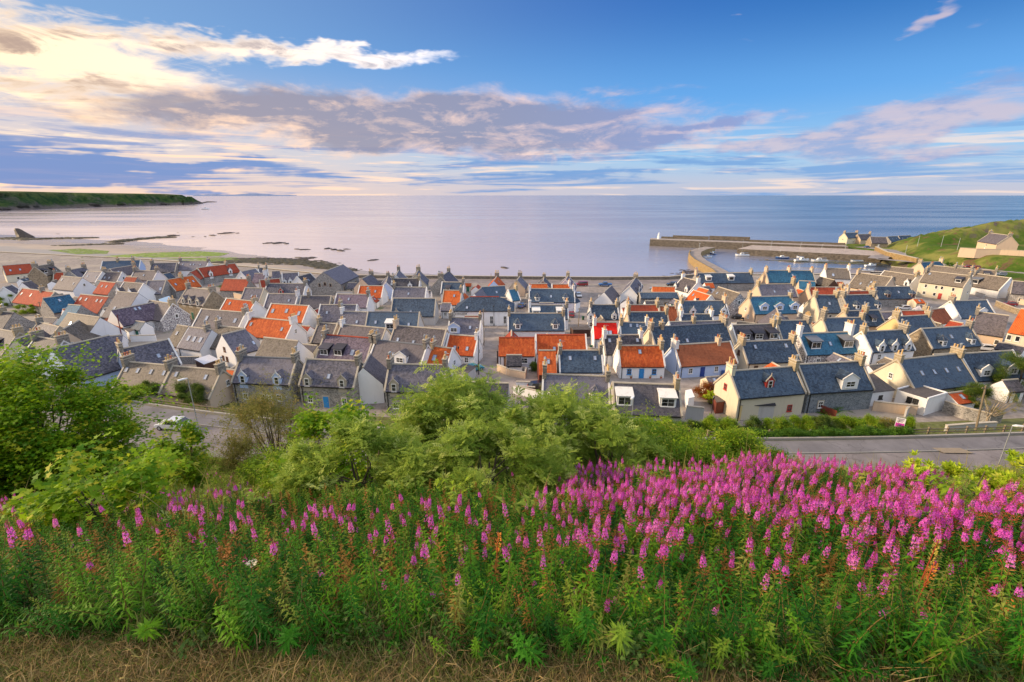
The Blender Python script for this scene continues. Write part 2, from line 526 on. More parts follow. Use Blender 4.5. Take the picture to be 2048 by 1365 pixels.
POT = plain('clay_pot', (.62, .42, .19), .7, var=.25)
POTR = plain('red_clay_pot', (.46, .15, .07), .7, var=.25)
METAL = plain('galvanised_metal', (.42, .45, .48), .45, .6)
CARDS = plain('rubber', (.012, .012, .012), .8)


def glass_mat():
    m_, t, b = pbsdf('window_glass')
    geo = t.node('ShaderNodeNewGeometry').outputs['Position']
    n = t.noise(geo, .7, 2, .5)
    t.put(b.inputs['Base Color'], t.mix(t.ramp(n, .35, .65), (.012, .014, .018), (.07, .07, .065)))
    b.inputs['Roughness'].default_value = .07
    b.inputs['Specular IOR Level'].default_value = .8
    return m_


GLASS = glass_mat()
SKYGL = plain('skylight_glass', (.34, .40, .52), .12, var=.25, spec=.9)
random.seed(7)
rng = np.random.default_rng(11)

# ------------------------------------------------------------------ terrain
_kx = np.array([-150, -90, -49.8, -36.2, 0, 29.4, 60.6, 100, 150.]) / 100
_ky = np.array([98, 71.5, 57, 53.9, 49.6, 47.9, 48.8, 53, 62.])
_kp = np.polyfit(_kx, _ky, 5)


def yr(x):                      # far kerb of the road round the foot of the hill
    return np.polyval(_kp, np.clip(x, -150, 150) / 100)


ROADZ, TOWN = 9.0, 4.0
COAST_X = np.array([-700, -320, -200, -129, -66, 37, 66, 90, 150, 192])
COAST_Y = np.array([385, 293, 258, 230, 199, 194, 195, 206, 208, 208.])


def coast(x):
    return np.interp(x, COAST_X, COAST_Y)


def fbm(x, y, sc, seed=0.0):
    """cheap smooth pseudo-noise for whole arrays"""
    v = 0
    for k, (a, f) in enumerate(((1, 1), (.5, 2.1), (.25, 4.3), (.13, 8.9))):
        v = v + a * np.sin(x * sc * f + 1.7 * k + seed + 1.3 * np.sin(y * sc * f * .8 + seed * 2 + k)) * np.cos(y * sc * f * 1.1 - 2.1 * k + seed + np.sin(x * sc * f * .7 + k))
    return v


def hill(x, y):
    """the steep bank below the viewpoint, down to the road"""
    x = np.asarray(x, float); y = np.asarray(y, float)
    e = yr(x) - 6.6
    yy = np.array([-60, -5, 0, 2.4, 3.0, 4.2, 7.0, 10.0, 15.0, 30.0])
    zz = np.array([38.4, 35.6, 35.22, 35.1, 34.45, 33.65, 32.1, 30.4, 26.9, 17.4])
    # the bank falls a little earlier on the left, later on the right
    ysh = y + np.clip(x, -4, 4) * .055 * np.clip((5 - y) / 2, 0, 1) * np.clip(y, 0, 1)
    z = np.interp(ysh, yy, zz)
    t = np.clip((y - 30) / np.maximum(e - 30, 1), 0, 1)
    z2 = 17.4 + (ROADZ + .05 - 17.4) * (t * .8 + .2 * t * t * (3 - 2 * t))
    z = np.where(y > 30, z2, z)
    amp = np.clip((y - 2.6) / 4, 0, 1) * np.clip((e - y) / 4, 0, 1)
    z = z + amp * (.28 * fbm(x, y, .35, 1.0)) * 0.8 + .02 * fbm(x, y, 2.3, 2.0)
    # gentle tilt: lower towards the left
    z = z + np.clip((y - 4) / 8, 0, 1) * np.clip(1 - (y - 12) / 25, 0, 1) * np.clip(x, -14, 10) * .07 * np.where(x < 0, 1.0, .2)
    z = z + np.clip((y - 2.6) / 2.5, 0, 1) * np.clip(1 - (y - 5) / 10, 0, 1) * np.clip(x, -6, 0) * .10
    return z


POLY = np.array([(192, 208), (205, 228), (214, 248), (222, 276), (236, 304), (228, 322), (226, 340), (250, 352), (300, 362), (420, 430), (900, 560), (900, -200), (192, -200)], float)
FOOT = np.array([(262, 330), (240, 282), (230, 250), (230, 222), (262, 190), (310, 165), (900, 100), (900, 600), (420, 425), (300, 358)], float)


def sdist(P, x, y):
    """signed distance to polygon, positive inside"""
    x = np.asarray(x, float); y = np.asarray(y, float)
    d = np.full(x.shape, 1e9); ins = np.zeros(x.shape, bool)
    n = len(P)
    for i in range(n):
        a, b = P[i], P[(i + 1) % n]
        ex, ey = b - a
        t = np.clip(((x - a[0]) * ex + (y - a[1]) * ey) / (ex * ex + ey * ey), 0, 1)
        d = np.minimum(d, np.hypot(x - a[0] - t * ex, y - a[1] - t * ey))
        c = ((a[1] > y) != (b[1] > y))
        xi = a[0] + (y - a[1]) / (b[1] - a[1] + 1e-12) * ex
        ins ^= c & (x < xi)
    return np.where(ins, d, -d)


def east(x, y):
    """flat quay and town on the right and the grassy headland behind it"""
    z = np.full(np.shape(x), TOWN)
    df = sdist(FOOT, x, y)
    k = np.clip(df / 52, 0, 1)
    z = z + np.where(df > 0, 18.5 * (k ** .75) * (1 + .05 * fbm(x, y, .06, 3.0)) + np.clip(df / 10, 0, 1) * .6 * fbm(x, y, .2, 5.), 0)
    dr = np.maximum(np.maximum(238 - x, x - 345), np.maximum(224 - y, y - 288))
    z = np.minimum(z, 9.6 + np.maximum(dr, 0) * .75)
    z = z + np.clip(df / 8, 0, 1) * np.clip(dr / 6, 0, 1) * (.55 * fbm(x, y, .33, 9.) + .3 * fbm(x, y, .9, 2.))
    dc = sdist(POLY, x, y)
    z = np.where(dc < 0, np.maximum(z * 0 + 3.6 + dc * .9 + .5 * fbm(x, y, .4, 4.), -3), np.where(dc < 12, np.minimum(z, TOWN + np.maximum(dc, 0) * 1.6 + .3), z))
    return z


def beach(x, y):
    d = y - coast(x)
    reach = np.interp(x, [-600, -320, -161, -84, -6, 60, 100, 150, 192], [150, 112, 60, 42, 27, 24, 22, 40, 55])
    z = 1.9 * (1 - d / reach)
    z = np.where(d > reach, -(d - reach) * .02, z)
    z = z + np.clip(d / 15, 0, 1) * .10 * fbm(x, y * 2.2, .05, 2.) + .02 * fbm(x, y, .5, 1.)
    hb = np.clip((x - 95) / 15, 0, 1) * np.clip((330 - y) / 30, 0, 1)
    z = z * (1 - hb) + hb * (np.clip(1.4 - d * .03, -.05, 2) + .07 * fbm(x, y, .12, 6.) - np.clip((150 - x) / 20, 0, 1) * np.clip((y - 232) / 12, 0, 1) * .6)
    return np.maximum(z, -3.0)


def ground_z(x, y):
    x = float(x); y = float(y)
    r = float(yr(x))
    if y < r - 6.6: return float(hill(np.array([x]), np.array([y]))[0])
    if y < r: return ROADZ
    if y < r + 2.8: return ROADZ + .12
    if y < r + 16: return float(slope_z(np.array([x]), np.array([y]))[0])
    if x > 192: return float(east(np.array([x]), np.array([y]))[0])
    if y < coast(x): return TOWN
    return float(beach(np.array([x]), np.array([y]))[0])


def slope_z(x, y):
    d = y - yr(x)
    return np.interp(d, [2.8, 3.3, 4.5, 7.0, 12.0, 16.0], [ROADZ + .12, ROADZ + .08, 8.6, 7.4, 4.7, TOWN]) + .05 * np.clip(d - 3.3, 0, 1) * np.clip(16 - d, 0, 1) * fbm(x, y, .9, 3.)


def sheet(name, xs, ylo, yhi, ny, zf, mat, kind='structure', power=1.0, smooth=True):
    t = np.linspace(0, 1, ny) ** power
    X = np.repeat(xs[:, None], ny, 1)
    lo = (ylo(xs) if callable(ylo) else np.full(len(xs), float(ylo)))[:, None]
    hi = (yhi(xs) if callable(yhi) else np.full(len(xs), float(yhi)))[:, None]
    Y = lo + (hi - lo) * t[None, :]
    Z = zf(X, Y) if callable(zf) else np.full(X.shape, float(zf))
    v = np.stack([X, Y, Z], -1).reshape(-1, 3)
    i = np.arange((len(xs) - 1))[:, None] * ny + np.arange(ny - 1)[None, :]
    i = i.ravel()
    f = np.stack([i, i + ny, i + ny + 1, i + 1], -1)
    o = link(name, np_mesh(name, v, f, mat, smooth))
    if kind: o['kind'] = kind
    return o


def mat_hill():
    m_, t, b = pbsdf('hill_soil_grass')
    g = t.node('ShaderNodeNewGeometry').outputs['Position']
    s2 = t.node('ShaderNodeSeparateXYZ'); t.l.new(g, s2.inputs[0])
    n = t.noise(g, .7, 6, .65); n2 = t.noise(g, 9.0, 4, .7); n3 = t.noise(g, 40, 3, .7)
    green = t.mix(n2, (.030, .050, .012), (.085, .115, .028))
    dry = t.mix(t.ramp(n2, .3, .7), (.16, .11, .05), (.33, .23, .11))
    dry = t.mix(t.m('MULTIPLY', n3, .6), dry, (.42, .30, .15))
    edge_ = t.m('ADD', t.m('ADD', s2.outputs[1], t.m('MULTIPLY', s2.outputs[0], .055)), t.m('MULTIPLY', t.m('SUBTRACT', n, .5), 1.2))
    col = t.mix(t.ramp(edge_, 2.35, 2.8), dry, green)
    gp = t.m('MULTIPLY', t.ramp(t.noise(g, 2.4, 4, .6), .58, .70), .6)
    col = t.mix(gp, col, (.10, .13, .03))
    t.put(b.inputs['Base Color'], col); b.inputs['Roughness'].default_value = .95; b.inputs['Specular IOR Level'].default_value = .1
    bump(t, b, t.m('ADD', n2, t.m('MULTIPLY', n3, .6)), .9, .05)
    return m_


def mat_asphalt(name, c, var=.25, cracks=True):
    m_, t, b = pbsdf(name)
    g = t.node('ShaderNodeNewGeometry').outputs['Position']
    n = t.noise(t.vm('MULTIPLY', g, (1, 1, 1)), .35, 6, .6); n2 = t.noise(g, 14, 4, .7)
    f = t.m('ADD', t.m('MULTIPLY', n, .7), t.m('MULTIPLY', n2, .3))
    col = t.mix(t.ramp(f, .3, .7), tuple(x * (1 - var) for x in c), tuple(x * (1 + var) for x in c))
    v = t.node('ShaderNodeTexVoronoi', feature='DISTANCE_TO_EDGE'); t.l.new(t.vm('ADD', g, t.vm('MULTIPLY', t.noise(g, .8, 3, .5, out=1), (2, 2, 2))), v.inputs['Vector']); v.inputs['Scale'].default_value = .16
    col = t.mix(t.m('MULTIPLY', t.ramp(v.outputs[0], .018, .0), .5), col, tuple(x * .45 for x in c))
    t.put(b.inputs['Base Color'], col); b.inputs['Roughness'].default_value = .85; b.inputs['Specular IOR Level'].default_value = .3
    bump(t, b, n2, .3, .01)
    return m_


def mat_town():
    """lanes of worn asphalt and concrete with gravel yards and weedy grass between the cottages"""
    m_, t, b = pbsdf('town_ground_surface')
    g = t.node('ShaderNodeNewGeometry').outputs['Position']
    n = t.noise(g, .06, 4, .6); n2 = t.noise(g, .9, 5, .65); n3 = t.noise(g, 12, 3, .7)
    col = t.mix(t.ramp(n2, .3, .7), (.19, .165, .15), (.33, .285, .255))
    col = t.mix(t.ramp(n, .5, .62), col, t.mix(n2, (.26, .23, .19), (.42, .36, .30)))
    col = t.mix(t.m('MULTIPLY', t.ramp(t.noise(g, .11, 5, .7, 1.0), .60, .66), .85), col, t.mix(n2, (.05, .08, .02), (.12, .15, .04)))
    col = t.mix(t.m('MULTIPLY', n3, .25), col, (.3, .27, .24))
    t.put(b.inputs['Base Color'], col); b.inputs['Roughness'].default_value = .85; b.inputs['Specular IOR Level'].default_value = .25
    bump(t, b, n3, .3, .02)
    return m_


def mat_beach():
    m_, t, b = pbsdf('wet_sand')
    g = t.node('ShaderNodeNewGeometry').outputs['Position']
    s2 = t.node('ShaderNodeSeparateXYZ'); t.l.new(g, s2.inputs[0])
    gs = t.vm('MULTIPLY', g, (.35, 1, 1))
    n = t.noise(gs, .12, 5, .6); n2 = t.noise(gs, 1.2, 4, .6)
    wet = t.ramp(t.m('ADD', s2.outputs[2], t.m('MULTIPLY', n, .9)), .75, 1.75)
    dry = t.mix(n2, (.33, .265, .20), (.50, .41, .32))
    damp = t.mix(n2, (.20, .15, .115), (.32, .25, .20))
    col = t.mix(wet, damp, dry)
    peb = t.mix(n2, (.20, .19, .185), (.33, .31, .30))
    col = t.mix(t.ramp(t.m('ADD', s2.outputs[2], t.m('MULTIPLY', n2, .25)), 1.15, 1.5), col, peb)
    t.put(b.inputs['Base Color'], col)
    t.put(b.inputs['Roughness'], t.m('ADD', t.m('MULTIPLY', wet, .65), .16))
    bump(t, b, n2, .15, .05)
    return m_


def mat_sea():
    m_, t, b = pbsdf('sea_water')
    g = t.node('ShaderNodeNewGeometry').outputs['Position']
    s2 = t.node('ShaderNodeSeparateXYZ'); t.l.new(g, s2.inputs[0])
    # ripples that lengthen away from the shore, calm slicks between them
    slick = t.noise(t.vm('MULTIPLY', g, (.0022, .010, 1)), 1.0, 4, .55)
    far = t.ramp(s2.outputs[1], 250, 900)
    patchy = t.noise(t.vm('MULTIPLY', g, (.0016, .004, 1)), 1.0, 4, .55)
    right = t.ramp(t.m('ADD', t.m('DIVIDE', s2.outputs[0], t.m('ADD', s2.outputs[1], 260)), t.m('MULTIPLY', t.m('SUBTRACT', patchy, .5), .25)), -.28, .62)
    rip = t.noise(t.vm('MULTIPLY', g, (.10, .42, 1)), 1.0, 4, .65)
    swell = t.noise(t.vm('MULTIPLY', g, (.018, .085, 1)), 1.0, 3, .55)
    t.put(b.inputs['Base Color'], t.mix(right, t.mix(t.ramp(s2.outputs[1], 230, 1100), t.mix(t.ramp(s2.outputs[0], -420, 0), (.95, .72, .54), (.62, .52, .52)), (.50, .42, .44)), (.006, .06, .13)))  # peach left to blue right: sky reflection put into the base colour
    t.put(b.inputs['Roughness'], t.m('ADD', t.ramp(slick, .35, .65, .10, .20), t.m('MULTIPLY', right, .06)))
    b.inputs['IOR'].default_value = 2.3
    b.inputs['Specular IOR Level'].default_value = .5
    hgt = t.m('ADD', t.m('MULTIPLY', rip, t.m('ADD', .35, t.m('MULTIPLY', right, 1.1))), t.m('MULTIPLY', swell, 1.2))
    n = t.node('ShaderNodeBump'); n.inputs['Distance'].default_value = .42
    t.put(n.inputs['Strength'], t.m('MULTIPLY', t.ramp(s2.outputs[1], 225, 320, .12, .75), t.ramp(slick, .3, .6, .55, 1.0)))
    t.l.new(hgt, n.inputs['Height']); t.l.new(n.outputs[0], b.inputs['Normal'])
    return m_


def mat_headland(name='headland_turf'):
    m_, t, b = pbsdf(name)
    ge = t.node('ShaderNodeNewGeometry')
    g = ge.outputs['Position']
    nz = t.node('ShaderNodeSeparateXYZ'); t.l.new(ge.outputs['True Normal'], nz.inputs[0])
    n = t.noise(g, .045, 6, .65); n2 = t.noise(g, .4, 5, .7); n3 = t.noise(g, 3, 4, .7)
    grn = t.mix(n2, (.022, .062, .006), (.10, .165, .018))
    grn = t.mix(t.ramp(n, .42, .62), grn, t.mix(n3, (.17, .19, .04), (.26, .24, .07)))
    grn = t.mix(t.m('MULTIPLY', t.ramp(t.noise(g, .07, 5, .7, 1.5), .55, .63), .85), grn, t.mix(n3, (.12, .06, .04), (.2, .11, .07)))
    rock = t.mix(n2, (.07, .055, .05), (.2, .16, .13))
    t.put(b.inputs['Base Color'], t.mix(t.ramp(nz.outputs[2], .62, .78), rock, grn))
    b.inputs['Roughness'].default_value = .95; b.inputs['Specular IOR Level'].default_value = .1
    bump(t, b, t.m('ADD', n2, n3), .8, .4)
    return m_


MH = mat_hill()
ASPH = mat_asphalt('road_asphalt', (.21, .185, .18))
PAVE = mat_asphalt('pavement_asphalt', (.17, .16, .165))
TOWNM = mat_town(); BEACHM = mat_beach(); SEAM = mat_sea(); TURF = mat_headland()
KERB = plain('kerb_concrete', (.26, .245, .22), .8)

xs = np.concatenate([np.arange(-150, -40, 3.0), np.arange(-40, 41, .8), np.arange(43, 151, 3.0)])
hs_ = np.concatenate([np.arange(-150, -24, 2.5), np.arange(-24, 24.1, .35), np.arange(26, 151, 2.5)])
sheet('hillside', hs_, -60, lambda x: np.full(len(x), 2.0), 26, hill, MH, power=.6)
sheet('hillside', hs_, 2.0, lambda x: yr(x) - 6.55, 130, hill, MH, power=1.7)
sheet('road', xs, lambda x: yr(x) - 6.6, lambda x: yr(x) - .1, 6, ROADZ + .004, ASPH)
kb = MB()
kx = np.concatenate([np.arange(-150, 151, 2.4)])
for a_, b_ in zip(kx[:-1], kx[1:]):
    ya, yb = float(yr(a_)), float(yr(b_))
    kb.poly([(a_, ya - .12, ROADZ - .05), (b_, yb - .12, ROADZ - .05), (b_, yb - .12, ROADZ + .12), (a_, ya - .12, ROADZ + .12)])
    kb.poly([(a_, ya - .12, ROADZ + .12), (b_, yb - .12, ROADZ + .12), (b_, yb + .03, ROADZ + .124), (a_, ya + .03, ROADZ + .124)])
o = kb.build('kerb', KERB); o['kind'] = 'structure'
sheet('pavement', xs, lambda x: yr(x) + .02, lambda x: yr(x) + 2.8, 4, ROADZ + .12, PAVE)
# pale patch relaid in the pavement
pc = at(1915, 903, ROADZ + .12)
pt = MB(); pt.poly([(pc.x - 1.9, pc.y - .35, ROADZ + .125), (pc.x + 1.6, pc.y - .45, ROADZ + .125), (pc.x + 1.0, pc.y + .75, ROADZ + .125), (pc.x - 2.4, pc.y + .8, ROADZ + .125)])
o = pt.build('pavement_patch', plain('pale_patch', (.27, .215, .15), .9)); o['kind'] = 'structure'
VERGE = plain('verge_grass', (.115, .125, .035), .95, var=.45, scale=1.2, bmp=.5)
sheet('verge_bank', xs, lambda x: yr(x) + 2.8, lambda x: yr(x) + 16.2, 26, slope_z, VERGE)
xs2 = np.concatenate([np.arange(-700, -160, 12.), np.arange(-160, 192, 4.), [192.]])
sheet('town_ground', xs2, lambda x: yr(x) + 16, coast, 30, TOWN, TOWNM)
xs3 = np.concatenate([np.arange(-700, -340, 12.), np.arange(-340, 192, 2.5), [192.]])
sheet('beach', xs3, coast, lambda x: coast(x) + 330, 150, beach, BEACHM, power=1.6)
sheet('headland', np.concatenate([np.arange(192, 400, 2.2), np.arange(400, 901, 12.)]), lambda x: yr(x) + 16, lambda x: np.full(len(x), 600.), 230, east, TURF)
# lanes through the quay area on the right, on the flat
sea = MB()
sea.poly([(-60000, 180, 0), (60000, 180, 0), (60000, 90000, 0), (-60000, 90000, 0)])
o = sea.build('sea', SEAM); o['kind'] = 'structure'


def ribbon(name, pts, w_, z, mat, kind='structure'):
    """a flat lane along world points"""
    m_ = MB(); P = [Vector((p[0], p[1])) for p in pts]
    L_, R_ = [], []
    for k, p in enumerate(P):
        d = (P[min(k + 1, len(P) - 1)] - P[max(k - 1, 0)]).normalized()
        n_ = Vector((-d.y, d.x)) * w_ / 2
        L_.append((p.x + n_.x, p.y + n_.y)); R_.append((p.x - n_.x, p.y - n_.y))
    zf = z if callable(z) else (lambda x, y: z)
    for k in range(len(P) - 1):
        q = [R_[k], R_[k + 1], L_[k + 1], L_[k]]
        m_.poly([(a, b, zf(a, b)) for a, b in q])
    o = m_.build(name, mat)
    o['kind'] = kind
    return o


def pxs(*pp, z=TOWN):
    return [at(a, b, z)[:2] for a, b in pp]


LANE = mat_asphalt('lane_asphalt', (.30, .26, .235))
ribbon('lane', pxs((965, 800), (975, 735), (985, 700), (990, 655)), 5, TOWN + .008, LANE)
ribbon('lane', pxs((930, 770), (1100, 765), (1240, 768), (1420, 765), (1500, 748)), 5, TOWN + .012, LANE)
ribbon('lane', pxs((1165, 660), (1155, 620), (1160, 590), (1165, 570)), 5.5, TOWN + .008, LANE)
ribbon('shore_road', [(-66, 193), (37, 188.5), (66, 189.5), (90, 199)], 8, TOWN + .016, mat_asphalt('shore_asphalt', (.22, .19, .185)))
ribbon('lane', pxs((1850, 600), (1760, 610), (1700, 640)), 6, TOWN + .008, LANE)
ribbon('lane', pxs((1400, 800), (1412, 860), (1420, 900)), 3.2, TOWN + .008, LANE)
ribbon('lane', [(205, 262), (214, 272), (232, 282), (246, 300), (240, 325)], 9, lambda x, y: TOWN + .02, mat_asphalt('quay_asphalt', (.27, .24, .225)))
ribbon('lane', [(205, 262), (222, 240), (238, 205), (262, 170)], 6, lambda x, y: TOWN + .02, LANE)

# ---- sea wall along the shore road: a long concrete wall with a coping
WALLC = rubble('sea_wall_stone', (.16, .13, .10), (.32, .27, .21), (.22, .19, .16), .7)
QUAYD = rubble('quay_stone', (.10, .085, .065), (.26, .21, .16), (.16, .14, .11), 1.1)
GOLD = rubble('golden_stone', (.25, .17, .07), (.44, .31, .15), (.30, .23, .13), .9)


def wall_line(pts, z0, z1, th, mat, name='wall', label=None, cat='wall', cope=None, over=.1, part='wall'):
    """one wall following points, with an optional coping part; returns its top-level object"""
    P = [Vector((p[0], p[1])) for p in pts]
    def side(k, off):
        if k == 0: d = P[1] - P[0]
        elif k == len(P) - 1: d = P[-1] - P[-2]
        else: d = (P[k] - P[k - 1]).normalized() + (P[k + 1] - P[k]).normalized()
        d.normalize()
        return P[k] + Vector((-d.y, d.x)) * off
    z0f = z0 if callable(z0) else (lambda p: z0)
    z1f = z1 if callable(z1) else (lambda p: z1)
    def body(t_, za, zb):
        rings = []
        for k, p in enumerate(P):
            a, b = side(k, -t_ / 2), side(k, t_ / 2)
            rings.append([(a.x, a.y, za(p)), (b.x, b.y, za(p)), (b.x, b.y, zb(p)), (a.x, a.y, zb(p))])
        return MB().loft(rings)
    r = empty(name, (P[0].x, P[0].y, z0f(P[0])), 0, label, cat)
    r['kind'] = 'thing'
    w_ = body(th, z0f, z1f)
    w_.v = [(a - P[0].x, b - P[0].y, c - z0f(P[0])) for a, b, c in w_.v]
    w_.build(part, mat, r)
    if cope:
        c_ = body(th + 2 * over, lambda p: z1f(p) + .003, lambda p: z1f(p) + .15)
        c_.v = [(a - P[0].x, b - P[0].y, c - z0f(P[0])) for a, b, c in c_.v]
        c_.build('coping', cope, r)
    return r


wall_line([(x, coast(x)) for x in (-66, -40, -10, 37, 66, 90)], -.5, TOWN + 1.15, .9, WALLC, 'sea_wall', 'long weathered sea wall between shore road and pale beach', 'wall', COPING)
wall_line([(x, coast(x)) for x in (-700, -320, -260, -200, -129, -66.6)], -.5, TOWN + .3, 1.2, WALLC, 'sea_wall', 'low stone wall between the cottages and the seaweed covered beach', 'wall', COPING)
wall_line([(90.6, 206), (150, 208), (192, 208), (205, 228), (210, 240)], -.8, TOWN + .25, 1.5, QUAYD, 'harbour_wall', 'dark harbour wall behind the houses by the mud', 'wall', COPING)
wall_line([(214, 246), (216.5, 256), (221, 276), (232, 297), (236, 305)], -.8, TOWN + 2.2, 1.2, GOLD, 'retaining_wall', 'curved golden retaining wall beside the road at the harbour head', 'wall', COPING)


def block(name, pts, z0, z1, mat, top, parent=None, **kw):
    """a solid quay body with a separate paved top"""
    c = Vector((sum(p[0] for p in pts) / len(pts), sum(p[1] for p in pts) / len(pts), 0))
    r = empty(name, (c.x, c.y, z0), 0, **kw)
    b = MB()
    b.loft([[(p[0] - c.x, p[1] - c.y, 0) for p in pts], [(p[0] - c.x, p[1] - c.y, z1 - z0) for p in pts]])
    me = b.build('quay_wall', mat, r)
    fix_normals(me.data)
    t_ = MB(); t_.poly([(p[0] - c.x, p[1] - c.y, z1 - z0 + .02) for p in pts]); t_.build('paved_top', top, r)
    return r, c


PAVT = mat_asphalt('quay_top', (.34, .29, .25))
r_, c_ = block('breakwater', [(108, 370), (226, 316), (230, 326), (112, 382)], -3, 5.0, QUAYD, PAVT, label='long straight stone breakwater forming the outer harbour wall', cat='breakwater')
pb = MB()
for (x0, y0), (x1, y1), hgt in (((118, 376.5), (150, 362), 1.4), ((150.3, 361.9), (176, 350.2), 3.1), ((126, 373), (150, 362), 2.6)):
    d = Vector((x1 - x0, y1 - y0)); a = math.atan2(d.y, d.x)
    pb.box(((x0 + x1) / 2 - c_.x + 2.0, (y0 + y1) / 2 - c_.y + 3.6, 8.0 + hgt / 2), (d.length, 2.6, hgt), a)
d = Vector((228 - 176, 321 - 350)); pb.box(((176 + 228) / 2 - c_.x + 1.6, (321 + 350) / 2 - c_.y - 10.8 + 14.2, 8.7), (d.length, 1.6, 1.4), math.atan2(-24, 52))
pb.build('parapet', QUAYD, r_)
block('inner_quay', [(150, 313), (217, 275), (222, 277), (234, 300), (224, 313), (172, 337)], -3, 3.9, QUAYD, mat_asphalt('inner_quay_top', (.40, .33, .28)), label='wide inner quay with a pale paved top above the moored boats', cat='quay')
# curved pier
cp = [(95, 205.5), (99.5, 222), (102, 240), (104.5, 258), (108.5, 276), (113, 290), (119, 304), (128, 318), (139, 330)]
wall_line(cp, -3, 3.2, 7.0, GOLD, 'curved_pier', 'curved golden stone pier sheltering the small harbour', 'pier', mat_asphalt('pier_top', (.30, .255, .22)), .05, 'pier_wall')
o = wall_line([(p[0] - 3.4, p[1]) for p in cp[:-2]], 3.36, 4.3, .5, GOLD, 'parapet', 'low parapet along the seaward edge of curved pier', 'parapet')

# beacon at the end of the breakwater
bc = atd(1314, 474, 379)
r_ = empty('harbour_beacon', (bc.x, 374.5, 5.02), 0, 'small white harbour beacon at the tip of breakwater', 'beacon')
MB().lathe([(1.3, 0), (1.15, .6), (.75, 3.6), (.7, 3.6)], n=10).build('tower', WHITE, r_)
MB().lathe([(.95, 3.61), (.95, 3.8), (.4, 3.8), (.4, 4.5), (.1, 5.0)], n=10).build('lantern', WHITE, r_)

# ---- far headland on the left and hills on the horizon
def cliff(name, base_px, ztop, depth, mat, seed=0):
    """coastal cliff whose foot follows the given sight lines at sea level"""
    B = [at(a, b, 0) for a, b in base_px]
    n = 160
    t = np.linspace(0, 1, n); k = np.linspace(0, 1, len(B))
    bx = np.interp(t, k, [p.x for p in B]); by = np.interp(t, k, [p.y for p in B]); zt = np.interp(t, k, ztop); dp = np.interp(t, k, depth)
    prof = [(-.10, -.1), (0.0, 0.03), (.05, .12), (.10, .22), (.22, .45), (.34, .72), (.45, .92), (.55, 1.0), (1.0, 1.04), (2.2, 1.06), (2.4, -.5)]
    v = []
    for i in range(n):
        q = math.hypot(bx[i], by[i]); ux, uy = bx[i] / q, by[i] / q
        for j, (a, h) in enumerate(prof):
            jag = (mnoise.noise((t[i] * 26 + seed, j * .7, 1.3)) * .5 + mnoise.noise((t[i] * 80 + seed, j * 1.9, 4.)) * .3) * (1 if 0 < j < 7 else .15)
            dd = (a + jag * .30) * dp[i]
            zz = (h + jag * .12 * (h > .1) * (j < 8)) * zt[i]
            v.append((bx[i] + ux * dd, by[i] + uy * dd, zz))
    m_ = len(prof)
    i = (np.arange(n - 1)[:, None] * m_ + np.arange(m_ - 1)[None, :]).ravel()
    o = link(name, np_mesh(name, np.array(v), np.stack([i, i + m_, i + m_ + 1, i + 1], -1), mat))
    o['kind'] = 'structure'
    return o


def mat_cliff():
    m_, t, b = pbsdf('cliff_turf')
    g = t.node('ShaderNodeNewGeometry').outputs['Position']
    s2 = t.node('ShaderNodeSeparateXYZ'); t.l.new(g, s2.inputs[0])
    n = t.noise(g, .010, 6, .7); n2 = t.noise(g, .04, 6, .7); n3 = t.noise(g, .25, 4, .7)
    grn = t.mix(t.ramp(n2, .35, .65), (.02, .06, .022), (.085, .13, .035))
    grn = t.mix(t.ramp(n, .5, .62), grn, (.11, .105, .085))
    rock = t.mix(n3, (.10, .085, .08), (.26, .21, .18))
    f = t.m('ADD', t.m('MULTIPLY', t.m('SUBTRACT', n2, .5), 40), s2.outputs[2])
    t.put(b.inputs['Base Color'], t.mix(t.ramp(f, 3, 14), rock, t.mix(t.ramp(f, 30, 52), grn, (.12, .14, .05))))
    b.inputs['Roughness'].default_value = .95; b.inputs['Specular IOR Level'].default_value = .05
    bump(t, b, t.m('ADD', n2, n3), 1.0, 6.)
    return m_


CLM = mat_cliff()
cliff('far_headland', [(-260, 440), (-60, 424), (60, 420), (150, 416), (250, 414), (330, 411), (368, 410), (380, 409.5)], [50, 48, 47, 45, 43, 41, 37, 24], [240, 230, 220, 220, 220, 160, 110, 60], CLM)
cliff('far_headland', [(368, 410.2), (378, 409.5), (386, 409), (396, 408.4), (406, 407.6)], [20, 31, 30, 14, 3], [60, 60, 60, 50, 30], CLM, 5)
cliff('far_headland', [(404, 407), (414, 405.4), (424, 405), (434, 404.6)], [3, 5, 4, 1.5], [30, 30, 30, 20], CLM, 9)
HILLF = plain('hazed_hills', (.20, .26, .40), .95, spec=.05, var=.05, scale=.0005)  # blue haze of distance put into the base colour
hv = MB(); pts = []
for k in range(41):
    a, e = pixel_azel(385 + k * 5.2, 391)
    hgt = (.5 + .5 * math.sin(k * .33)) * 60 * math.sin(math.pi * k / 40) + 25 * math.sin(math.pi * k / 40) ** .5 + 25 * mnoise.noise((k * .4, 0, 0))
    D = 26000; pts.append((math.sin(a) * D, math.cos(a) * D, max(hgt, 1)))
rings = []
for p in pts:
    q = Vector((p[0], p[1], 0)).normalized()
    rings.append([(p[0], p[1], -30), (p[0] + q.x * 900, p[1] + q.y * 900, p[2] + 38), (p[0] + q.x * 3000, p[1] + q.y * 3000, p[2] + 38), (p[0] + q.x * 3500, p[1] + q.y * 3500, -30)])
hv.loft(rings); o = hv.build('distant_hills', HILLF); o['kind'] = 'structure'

# ---- rocks, reefs and weed on the shore
ROCK = plain('wet_rock', (.050, .036, .028), .6, var=.5, scale=.6, bmp=.7)
REEFM = plain('weedy_rock', (.060, .050, .022), .6, var=.5, scale=.5, bmp=.6)
WEED = plain('green_algae', (.17, .25, .012), .7, var=.5, scale=.35, bmp=.4)


